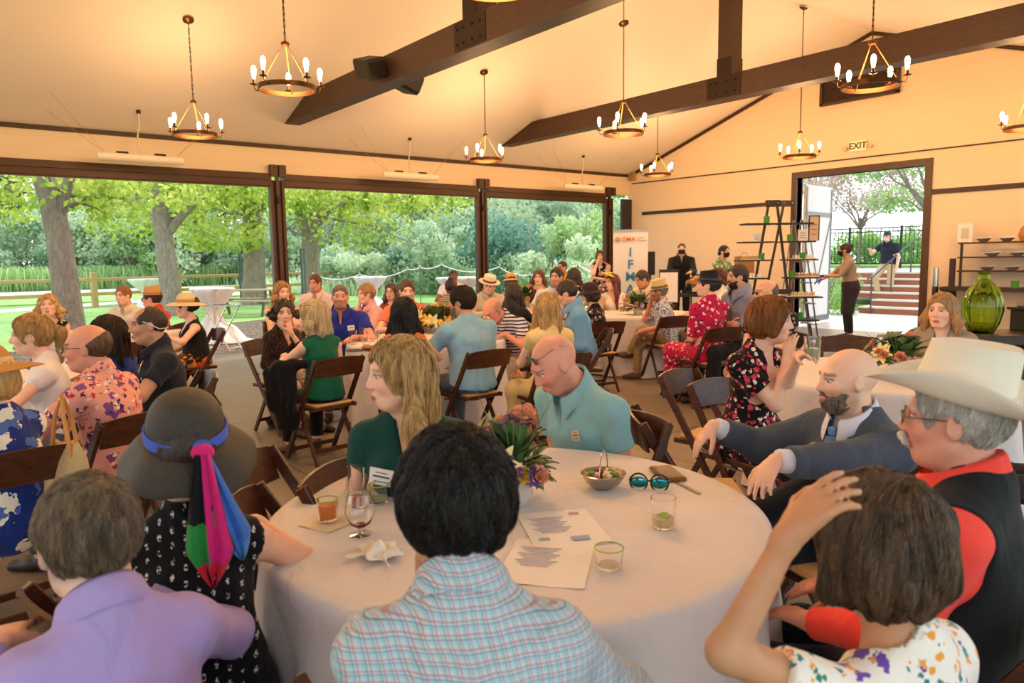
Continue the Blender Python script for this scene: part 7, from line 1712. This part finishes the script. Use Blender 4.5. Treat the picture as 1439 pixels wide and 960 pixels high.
p = at_z(42, 535, .76); o = empty('wine_glass', (p[0], p[1], .753), 0, 'stemmed glass of red wine beside the straw hat', 'glass', 'glasses on the tables'); m = MB(); m.lathe([(0, 0), (.034, 0), (.034, .002), (.004, .006), (.004, .075), (.03, .10), (.040, .13), (.034, .18), (.032, .18), (.038, .13), (.028, .103), (0, .080)], n=26); m.build('bowl', GL, o, True); m = MB(); m.lathe([(0, .082), (.027, .104), (.037, .128), (0, .129)], n=24); m.build('wine', liquid('wine', '#5a1420'), o, True)
# glass lifted by the ginger haired woman
r_, J_, p_ = GING; w_ = r_.location; cz, sn_ = cos(p_rz(r_)), sin(p_rz(r_)); q = J_['wrL']+_n(v3(.2, 1, .25))*.09; tumbler('plastic cup of iced drink lifted by the woman with the ginger bob', w_[0]+q[0]*cz-q[1]*sn_, w_[1]+q[0]*sn_+q[1]*cz, q[2]-.03, .038, .11, liquid('pale', '#d8e0b0'), .5, 'ice', 'plastic_cup')
# ring on the raised hand
r_, J_, p_ = HAND_W; fd = _n(np.array([.62, .45, .55])); 
# ================================================================ EMPTY CHAIRS AND BAGS
def chair_px(u, v, D, a, label, z=None):
    p = at_d(u, v, D); A = math.atan2(p[1], p[0]); chair(p[0], p[1], A+pi+R(a)-pi/2, label)
chair_px(452, 700, 2.66, 68, 'empty folding chair right of the woman in the black hat, farther one')
chair_px(478, 780, 2.24, 82, 'empty folding chair between the black hat and the foreground cloth')
chair_px(1012, 540, 4.35, 62, 'empty folding chair with tan seat left of the ginger bob')
chair_px(985, 600, 3.35, 100, 'empty folding chair whose back the suited arm rests on')
chair_px(1192, 500, 6.05, 0, 'empty folding chair beyond the table behind the bald head')
chair_px(188, 480, 6.9, 178, 'empty folding chair between the two left tables')
# straw tote hung on the chair at left
p = at_d(92, 622, 2.95); o = empty('tote_bag', (p[0], p[1], .50), .4, 'straw tote bag with tan leather straps hanging on a chair', 'bag'); TN = plain('leather_tan', '#c4823c', .5); WV = plain('woven_straw', '#c9ab7c', .85, bump=.9, bscale=140, var=.12, vscale=60)
m = MB(); V = []; 
for (hw, hd, z) in ((.13, .05, 0), (.15, .06, .10), (.13, .035, .24), (.09, .012, .30)):
    for k in range(20): a = 2*pi*k/20; V.append((hw*cos(a), hd*sin(a), z+.02*cos(a)**2*(z > .2)))
F = [(i*20+k, i*20+(k+1) % 20, (i+1)*20+(k+1) % 20, (i+1)*20+k) for i in range(3) for k in range(20)]+[tuple(range(20))[::-1], tuple(range(60, 80))]; m.add(V, F); m.build('basket', WV, o, True)
for sx in (-1, 1): m = MB(); m.tube([(sx*.07, -.02, .26), (sx*.03, -.015, .42), (0, 0, .50), (.0, .03, .42), (sx*.05, .02, .27)], .009, 6); m.build('strap', TN, o, True)
# dark bags on the floor by the emerald top
def soft_bag(label, u, v, w, h, mat, nm='handbag', z=0):
    p = at_z(u, v, 0); F_ = Field(v3(-w, -w, -.02), v3(w, w, h+.08), .012); F_.add(('t', v3(-w*.45, 0, h*.4), v3(w*.45, 0, h*.42), v3(0, 1, 0), (w*.35, h*.42), (w*.32, h*.38), .04)); F_.wobble(.018, 34, 3); F_.cut(v3(0, 0, .004), v3(0, 0, -1)); V, Q = F_.mesh(); o = empty(nm, (p[0], p[1], 0), .7, label, 'bag'); mesh_obj('body', V, Q, mat, o)
    m = MB(); m.tube([(-w*.3, 0, h*.8), (-w*.2, .03, h*1.15), (w*.2, .05, h*1.15), (w*.3, 0, h*.8)], .008, 6); m.build('handle', plain('bag_strap', '#2a1c14', .5), o, True)
soft_bag('black brown slouchy handbag on the floor under the emerald top chair', 402, 600, .24, .17, fabric('bag_dark', '#191312', 'floral', ('#4a3a30',), .5)); soft_bag('patterned brown handbag standing beside the chair legs', 436, 610, .19, .22, fabric('bag_brown', '#5a4630', 'floral', ('#a08050', '#2a1c14'), .5))
# black jacket draped over the emerald top chair
p = at_d(405, 530, 5.45); F_ = Field(v3(-.3, -.2, 0), v3(.3, .2, .62), .012); F_.add(('t', v3(-.08, 0, .50), v3(.0, .0, .10), v3(1, 0, 0), (.10, .035), (.09, .05), .04)); F_.add(('c', v3(-.1, 0, .54), v3(.12, 0, .54), .035, .035, .04)); F_.wobble(.022, 36, 5, .3); V, Q = F_.mesh(); o = mesh_obj('jacket', V, Q, fabric('jacket_black', '#101014', wr=1.)); o.location = (p[0], p[1], .22); o.rotation_euler = (0, 0, .9); tag(o, 'black jacket hanging over the chair back beside the emerald top', 'jacket')
# ================================================================ FAR END OF THE ROOM
# banner
bp = at_d(886, 322, 15.7); bz = math.atan2(bp[1], bp[0])-pi/2; r = empty('banner', (bp[0], bp[1], 0), bz, 'white roll-up banner with blue vertical lettering in the corner', 'banner')
m = MB(); V = []; F = []; W_ = .37; Hb = 2.06
for i in range(13):
    for j in range(21): V.append((-W_+2*W_*i/12, .006*sin(i*.6)+.01*sin(j*.4), .08+(Hb-.08)*j/20))
N_ = len(V); V += [(x, y+.003, z) for x, y, z in V]
for i in range(12):
    for j in range(20): a = i*21+j; F += [(a, a+21, a+22, a+1), (N_+a+1, N_+a+22, N_+a+21, N_+a)]
m.add(V, F); m.build('panel', plain('banner_white', '#d9d6d6', .6), r, True); m = MB(); m.box((-W_-.02, -.09, 0), (W_+.02, .09, .08), .01); m.build('base', plain('alu', '#9a9a9c', .3, .9), r); m = MB(); m.box((-W_-.01, -.012, Hb), (W_+.01, .015, Hb+.03)); m.build('top_bar', plain('alu', '#9a9a9c', .3, .9), r)
BL = plain('banner_blue', '#1f7fae', .6); OR_ = plain('banner_orange', '#d9644a', .6); GY = plain('banner_grey', '#6a6f76', .6)
for k, ch in enumerate('IFMA'): text_obj(ch, .275, BL, r, (.0, -.022, 1.60-.262*k), (R(90), 0, 0), bold=.004, ext=.002)
text_obj('IFMA', .135, OR_, r, (-.04, -.022, 1.885), (R(90), 0, 0), ext=.002, bold=.001)
text_obj('Denver', .052, GY, r, (.155, -.022, 1.915), (R(90), 0, 0), ext=.002, align='LEFT'); text_obj('Chapter', .052, GY, r, (.155, -.022, 1.858), (R(90), 0, 0), ext=.002, align='LEFT')
m = MB(); m.torus((-.27, -.022, 1.885), .046, .006, 20, 6, np.array([[1, 0, 0], [0, 0, 1], [0, -1, 0]]).T); m.build('globe_ring', GY, r, True); m = MB(); m.torus((-.27, -.022, 1.885), .03, .004, 20, 6, np.array([[1, 0, 0], [0, 0, 1], [0, -1, 0]]).T); [m.box((-.315, -.026, 1.865+k*.02), (-.225, -.018, 1.871+k*.02)) for k in range(3)]; m.build('globe_lines', OR_, r, True)
p = at_d(914, 353, 16.4); r = empty('column_loudspeaker', (p[0], p[1], 0), bz, 'slim black loudspeaker on a stand right of the banner', 'loudspeaker')
m = MB(); m.box((-.10, -.12, 1.10), (.10, .12, 1.62), .01); m.build('cabinet', SPK, r); m = MB(); m.box((-.085, -.128, 1.13), (.085, -.12, 1.59)); m.build('grille', plain('grille', '#241d18', .8), r); m = MB(); m.tube([(0, 0, 0.02), (0, 0, 1.1)], .02, 8); m.build('pole', SPK, r, True); m = MB(); m.lathe([(0, 0), (.2, 0), (.2, .02), (0, .025)], n=20); m.build('base', SPK, r, True)
# buffet
DK = wood('console_dark', '#1c120c', '#38241a', .5); tb = at_d(958, 410, 14.2); bz2 = math.atan2(tb[1], tb[0])-pi/2; r = empty('buffet_table', (tb[0], tb[1], 0), bz2, 'dark buffet table carrying chafing dishes before the masked server', 'table')
m = MB(); m.box((-.62, -.32, .74), (.70, .32, .79), .005); m.build('tabletop', DK, r)
for sx in (-.55, .62):
    for sy_ in (-.26, .26): m = MB(); m.box((sx-.04, sy_-.04, 0), (sx+.04, sy_+.04, .74)); m.build('leg', DK, r)
m = MB(); m.box((-.55, -.02, .2), (.62, .02, .26)); m.build('stretcher', DK, r)
GO = plain('lid_copper', '#c48a4a', .2, .9)
for k, (x, lb) in enumerate(((-.32, 'left chafing dish with copper lid on the buffet'), (.28, 'right chafing dish with copper lid on the buffet'))):
    c, s_ = cos(bz2), sin(bz2); o = empty('chafing_dish', (tb[0]+x*c, tb[1]+x*s_, .79), bz2, lb, 'chafing dish', 'chafing dishes')
    m = MB(); m.box((-.24, -.20, 0), (.24, .20, .03)); [m.box((sx*.22-.012, sy_*.17-.012, .03), (sx*.22+.012, sy_*.17+.012, .17)) for sx in (-1, 1) for sy_ in (-1, 1)]; m.build('stand', plain('black_metal', '#15110e', .5, .3), o)
    m = MB(); m.lathe([(0, .12), (.20, .12), (.22, .20), (.21, .21), (0, .205)], n=28); m.build('pan', ST, o, True); m = MB(); m.lathe([(.215, .21), (.20, .25), (.12, .295), (0, .305)], n=28); m.build('lid', GO, o, True); m = MB(); m.tube([(-.03, 0, .30), (-.02, 0, .335), (.02, 0, .335), (.03, 0, .30)], .007, 6); m.build('handle', ST, o, True)
c, s_ = cos(bz2), sin(bz2)
mp_ = at_d(940, 390, 13.5); o = empty('menu_sign', (mp_[0], mp_[1], .22), bz2, 'white menu board leaning left of the buffet', 'sign'); m = MB(); m.obox((0, 0, .72), (.32, .012, .55), np.array(Matrix.Rotation(-.12, 3, 'X')), .003); m.build('board', PAPER, o); m = MB(); m.obox((0, .014, .74), (.36, .012, .62), np.array(Matrix.Rotation(-.12, 3, 'X'))); m.build('backing', SPK, o); m = MB(); m.bar((0, .22, -.22), (0, .03, .95), .02, .02); m.bar((-.15, -.05, -.22), (-.14, .02, .5), .02, .02); m.bar((.15, -.05, -.22), (.14, .02, .5), .02, .02); m.build('easel', SPK, o)
# wire rack with stemware right of the server
rk = at_d(996, 400, 15.2); o = empty('glass_rack', (rk[0], rk[1], 0), bz2, 'black frame rack with glasses stacked on top, behind the feather hair', 'rack')
for sx in (-.35, .35):
    for sy_ in (-.2, .2): m = MB(); m.tube([(sx, sy_, 0), (sx, sy_, 1.06), (sx*.8, sy_, 1.12)], .014, 6); m.build('upright', plain('black_metal', '#15110e', .5, .3), o, True)
for z in (.75, 1.12): m = MB(); m.box((-.36, -.21, z-.012), (.36, .21, z+.012)); m.build('shelf', SPK, o)
for k in range(8): m_ = tumbler('clear stemware standing on top of the black rack', rk[0]+(-.28+.08*k)*c, rk[1]+(-.28+.08*k)*s_, 1.134, .033, .12, None, grp='glasses on the black rack')
# A-frame ladder shelves
LW = wood('ladder_wood', '#1a110b', '#33231a', .55); ur = CR @ np.array([1, 0, 0]); ur = np.array([ur[0], ur[1], 0]); ur /= np.linalg.norm(ur); fr_ = np.array([-ur[1], ur[0], 0])
a1 = at_d(1086, 283, 12.1); base1 = np.array([a1[0], a1[1], 0]); top = a1[2]; lz = math.atan2(ur[1], ur[0])
r = empty('ladder_shelf', base1, lz, 'tall dark A-frame ladder shelving stacked with desserts beside the doorway', 'shelf unit')
def AF(x0, y0, h, sp_, nm, w=.055):
    for sg in (-1, 1): m = MB(); m.bar((x0+sg*sp_, y0, 0), (x0+sg*.07, y0, h-.04), .028, w, (0, 1, 0)); m.build('leg', LW, r)
    m = MB(); m.box((x0-.12, y0-.03, h-.09), (x0+.12, y0+.03, h+.02), .006); m.build('top_block', LW, r)
    m = MB()
    for sg in (-1, 1): m.ball((x0+sg*.075, y0-.033, h-.03), (.012, .008, .012), 8, 5)
    m.build('bolt_heads', ST, r, True)
AF(0, 0, top, .42, 'a'); AF(.60, .95, top+.06, .50, 'b'); m = MB(); m.box((-.31, -.05, .86), (.33, -.02, .94)); m.build('cross_brace', LW, r)
SHv = []
for k, z in enumerate((2.02, 1.72, 1.42, 1.12)):
    xl = -.09-.34*(top-z)/top*1.05; m = MB(); m.box((xl-.32, -.10, z-.012), (xl+.20, .25, z+.012)); m.build('shelf_board', LW, r); xr = .10+.36*(top-z)/top; m = MB(); m.box((xr-.02, -.10, z-.012), (xr+.50, .25, z+.012)); m.build('shelf_board', LW, r); SHv.append((xl-.06, xr+.24, z))
for z, x0, x1 in ((.80, .08, .80), (.42, .35, .75), (.10, .40, .90)): m = MB(); m.box((x0, -.2, z-.012), (x1, .25, z+.012)); m.build('shelf_board', LW, r)
def LP(x, y, z): return base1+ur*x+fr_*y+np.array([0, 0, z])
GV = plain('green_votive', '#3f8a2a', .15, 0); 
for k, (x, z) in enumerate(((SHv[0][0]+.10, SHv[0][2]), (SHv[1][1]-.15, SHv[1][2]), (SHv[2][0]+.12, SHv[2][2]), (SHv[2][1]+.02, SHv[2][2]), (SHv[3][1]-.2, SHv[3][2]), (.50, .42))):
    q = LP(x, -.03, z+.012); o = empty('green_votive', q, 0, ['green votive cup on the top left ladder shelf', 'green votive cup beside the white card, second right shelf', 'green votive cup on the third left ladder shelf', 'green votive cup on the third right ladder shelf', 'green votive cup beside the dessert tray, fourth right shelf', 'green votive cup on the low right ladder shelf'][k], 'candle holder', 'green votives on the ladder shelves'); m = MB(); m.lathe([(0, 0), (.045, 0), (.05, .11), (.045, .11), (.04, .01), (0, .01)], n=18); m.build('cup', GV, o, True)
FOOD = plain('dessert_tan', '#c9986a', .7, var=.2, vscale=30); CRM = plain('cream_white', '#ece4d8', .6)
def dtray(label, x, z, rows=7, mat=FOOD, L=.36):
    q = LP(x, .05, z+.012); o = empty('dessert_tray', q, lz, label, 'tray', 'dessert trays on the ladder'); m = MB(); m.box((-L/2, -.12, 0), (L/2, .12, .015), .004); m.build('tray', plain('tray_white', '#d8d0c4', .4), o)
    for i in range(rows):
        for j in range(2): m = MB(); m.lathe([(0, .015), (.017, .015), (.021, .055), (0, .06)], (-L/2+.03+i*(L-.06)/(rows-1), -.06+.11*j, 0), 10); d_ = m.build('dessert', mat, o, True); m = MB(); m.ball((-L/2+.03+i*(L-.06)/(rows-1), -.06+.11*j, .066), (.014, .014, .012), 8, 5); m.build('topping', CRM, d_, True)
dtray('white tray of small tan desserts, fourth right ladder shelf', SHv[3][1]+.08, 1.12); dtray('white tray of creamy desserts, fourth left ladder shelf', SHv[3][0], 1.12, mat=CRM); dtray('long tray of pale desserts near the blue gloves', .50, .80, 8, plain('dessert_yellow', '#e0c48a', .7), .5)
dtray('tray of slim dessert shots on the third left shelf', SHv[2][0]-.02, SHv[2][2], 6, FOOD, .32); dtray('tray of slim dessert shots on the third right shelf', SHv[2][1]+.06, SHv[2][2], 6, CRM, .34)
for k, (x, z, w, h, lb, fc) in enumerate(((SHv[1][0], SHv[1][2], .14, .14, 'white card on the second left ladder shelf', PAPER), (SHv[1][1]+.08, SHv[1][2], .16, .19, 'white printed card on the second right ladder shelf', PAPER), (SHv[1][1]+.26, SHv[1][2], .15, .40, 'tall brown framed menu on the second right ladder shelf', plain('menu_tan', '#d0b090', .7)))):
    q = LP(x, .02, z+.012); o = empty('menu_card', q, lz, lb, 'card'); m = MB(); m.box((-w/2, -.008, 0), (w/2, .008, h), .002); m.build('card', fc, o); m = MB(); [m.box((-w*.3, -.010, h*(.25+.2*i)), (w*.3, -.0085, h*(.25+.2*i)+.012)) for i in range(3)]; m.build('print', GY if k else INKR, o)
    if k == 2: m = MB(); m.box((-w/2-.015, -.012, -.0), (-w/2, .012, h+.015)); m.box((w/2, -.012, 0), (w/2+.015, .012, h+.015)); m.box((-w/2-.015, -.012, h), (w/2+.015, .012, h+.015)); m.build('frame', LW, o)
# folding metal step stool stand in front of the open leaf
q = LP(.62, .55, 0); r = empty('step_ladder', q, lz, 'slim grey metal step ladder in front of the open white door', 'ladder'); SG = plain('ladder_grey', '#8a8c8e', .35, .8)
for sy_ in (-.18, .18):
    m = MB(); m.tube([(.36, sy_, 0), (.02, sy_, 2.1)], .014, 6); m.build('rail', SG, r, True); m = MB(); m.tube([(-.25, sy_, 0), (.0, sy_, 2.1)], .011, 6); m.build('rear_rail', SG, r, True)
for k in range(5): z = .3+.36*k; x = .36-.34*z/2.1; m = MB(); m.box((x-.06, -.18, z-.01), (x+.04, .18, z+.01)); m.build('step', SG, r)
# kraft bag carried by the masked woman in green
q = at_d(1046, 372, 13.2); o = empty('paper_bag', q-np.array([0, 0, .15]), lz, 'brown kraft paper bag held by the masked woman in green', 'bag'); m = MB(); m.prism([(-.15, -.09), (.15, -.09), (.15, .09), (-.15, .09)], 0, .30); m.build('bag', plain('kraft', '#a87444', .85, bump=.5, bscale=20), o); m = MB(); m.tube([(-.06, 0, .30), (-.04, 0, .36), (.04, 0, .36), (.06, 0, .30)], .006, 5); m.build('handle', plain('kraft', '#a87444', .85), o, True)
# console table with the green glass vase at right
ct = at_d(1395, 470, 6.95); cz_ = math.atan2(ur[1], ur[0])+.12; r = empty('console_table', (ct[0], ct[1], 0), cz_, 'dark heavy console table carrying the green glass vase', 'table'); cu, su = cos(cz_), sin(cz_)
m = MB(); m.box((-.62, -.28, .66), (1.3, .28, .75), .006); m.build('tabletop', DK, r)
for sx in (-.45, .17, 1.1):
    for sy_ in (-.2, .2): m = MB(); m.box((sx-.06, sy_-.05, 0), (sx+.06, sy_+.05, .66)); m.build('leg', DK, r)
def CP(x, y, z): return (ct[0]+x*cu-y*su, ct[1]+x*su+y*cu, z)
GG = NT('green_glass'); GG.base((.60, .80, .16)); GG.set(rough=.03, trans=1., ior=1.35); r = empty('glass_vase', CP(-.12, 0, .75), 0, 'large ribbed green glass vase on the console', 'vase')
prof = [(.10, 0), (.115, .01), (.155, .12), (.182, .25), (.175, .38), (.135, .50), (.075, .58), (.052, .61), (.050, .66), (.066, .685), (.058, .688), (.042, .66), (.044, .61), (.07, .57), (.128, .49), (.166, .38), (.173, .25), (.146, .12), (.10, .02), (0, .018)]
n = 60; V = []; F = []; prof = [(q_*.93, z*.83) for q_, z in prof]
for (q_, z) in prof:
    for k in range(n): a = 2*pi*k/n; rr = q_*(1+.05*cos(12*a)*(1 if .02 < z < .6 else .2)); V.append((rr*cos(a), rr*sin(a), z))
for i in range(len(prof)-1):
    for k in range(n): F.append((i*n+k, i*n+(k+1) % n, (i+1)*n+(k+1) % n, (i+1)*n+k))
F.append(tuple(range(n))[::-1]); mesh_obj('body', V, F, GG.m, r)
m = MB(); m.torus((0, 0, .685*.83), .058, .006, 28, 6); m.build('lip', GG.m, r, True)
o = empty('griddle', CP(.62, -.02, .75), cz_, 'black griddle with a steel cover on the console, cut by the right edge', 'griddle'); m = MB(); m.box((-.28, -.22, 0), (.45, .22, .20), .006); m.build('body', SPK, o); m = MB(); m.box((-.30, -.24, .20), (.47, .24, .225)); m.build('top_plate', plain('black_metal', '#15110e', .5, .3), o); m = MB(); m.box((-.24, -.2, .225), (.45, .2, .30), .01); m.build('tray', ST, o)
m = MB(); m.ball((.15, 0, .31), (.20, .14, .08), 16, 8); m.build('bread', plain('bread_tan', '#cf9a50', .8, bump=.5), o, True)
# back rack against the wall with bowls, amber bottle and card
rw = at_y(1402, 372, 13.75); r = empty('display_rack', (rw[0], 13.8, 0), 0, 'dark wall rack with small bowls and an amber bottle', 'rack')
m = MB(); m.box((-.80, -.24, .86), (.9, .22, .92)); m.build('counter', DK, r)
for sx in (-.74, .84): m = MB(); m.box((sx-.05, -.2, 0), (sx+.05, .2, .86)); m.build('leg', DK, r)
for z in (1.19, 1.42, 1.66): m = MB(); m.box((-.58, -.14, z-.015), (.62, .14, z+.01)); m.build('shelf', DK, r)
for sx in (-.57, .61): m = MB(); m.box((sx-.015, -.02, .92), (sx+.015, .02, 1.68)); m.build('upright', DK, r)
m = MB(); m.box((-.74, -.03, .92), (-.66, .03, 1.40)); m.build('bracket', DK, r)
for k, (x, z, lb) in enumerate(((-.24, 1.67, 'left bowl on the top rack shelf'), (.10, 1.67, 'right bowl on the top rack shelf beside the amber bottle'), (-.10, 1.43, 'left bowl on the middle rack shelf'), (.26, 1.43, 'right bowl on the middle rack shelf'), (-.16, 1.20, 'left bowl on the lowest rack shelf'), (.20, 1.20, 'right bowl on the lowest rack shelf'))):
    o = empty('small_bowl', (rw[0]+x, 13.78, z), 0, lb, 'bowl', 'small bowls on the wall rack'); m = MB(); m.lathe([(0, 0), (.05, 0), (.11, .055), (.105, .058), (.045, .01), (0, .01)], n=20); m.build('bowl', plain('bowl_grey', '#8a7a66', .4), o, True); m = MB(); m.tube([(-.14, 0, .05), (.12, .02, .085)], .006, 5); m.build('spoon', ST, o, True)
o = empty('amber_bottle', (rw[0]+.42, 13.8, 1.67), 0, 'round amber glass bottle on the top rack shelf', 'bottle'); m = MB(); m.lathe([(0, 0), (.13, .0), (.17, .09), (.14, .2), (.05, .30), (.035, .38), (.05, .40), (.04, .40), (.028, .37), (0, .3)], n=28); AG = NT('amber_glass'); AG.base((.72, .32, .05)); AG.set(rough=.06, trans=.6); m.build('body', AG.m, o, True)
o = empty('green_votive', (rw[0]+.58, 13.70, 1.67), 0, 'green votive cup beside the amber bottle', 'candle holder'); m = MB(); m.lathe([(0, 0), (.055, 0), (.06, .14), (.055, .14), (.05, .01), (0, .01)], n=18); m.build('cup', GV, o, True)
o = empty('green_votive', (rw[0]+.30, 13.64, .92), 0, 'green votive cup on the rack counter below the shelves', 'candle holder'); m = MB(); m.lathe([(0, 0), (.055, 0), (.06, .12), (.055, .12), (.05, .01), (0, .01)], n=18); m.build('cup', GV, o, True)
o = empty('framed_card', (rw[0]-.52, 13.78, 1.67), 0, 'white framed card at the left of the top rack shelf', 'card'); m = MB(); m.box((-.12, -.012, 0), (.12, .012, .32), .004); m.build('frame', PAPER, o); m = MB(); m.box((-.06, -.015, .06), (.06, -.012, .24)); m.build('print', plain('card_print', '#c9bfae', .8), o)
o = empty('dispenser', (rw[0]-.92, 13.70, .0), 0, 'slim steel post dispenser left of the rack', 'dispenser'); m = MB(); m.tube([(0, 0, .02), (0, 0, .92)], .05, 12); m.build('stand', DK, o, True); m = MB(); m.tube([(0, 0, .92), (0, 0, 1.25)], [.045, .04], 12); m.build('cylinder', ST, o, True)
# grey chair behind the cardigan
p = at_d(1298, 450, 5.9); o = empty('lounge_chair', (p[0], p[1], 0), at_rz(p, 15) if 'at_rz' in globals() else 0, 'grey shell lounge chair behind the taupe cardigan', 'chair'); F_ = Field(v3(-.4, -.4, .3), v3(.4, .4, 1.05), .02); F_.add(('t', v3(0, .05, .44), v3(0, .12, .44), v3(1, 0, 0), (.26, .05), (.26, .05), .05)); F_.add(('t', v3(0, .18, .5), v3(0, .28, .88), v3(1, 0, 0), (.26, .03), (.2, .03), .08)); V, Q = F_.mesh(); mesh_obj('shell', V, Q, plain('shell_grey', '#8c8680', .6), o)
for sx in (-.2, .2):
    for sy_ in (-.1, .25): m = MB(); m.tube([(sx*.8, sy_*.8, .42), (sx, sy_, 0)], .012, 6); m.build('leg', ST, o, True)
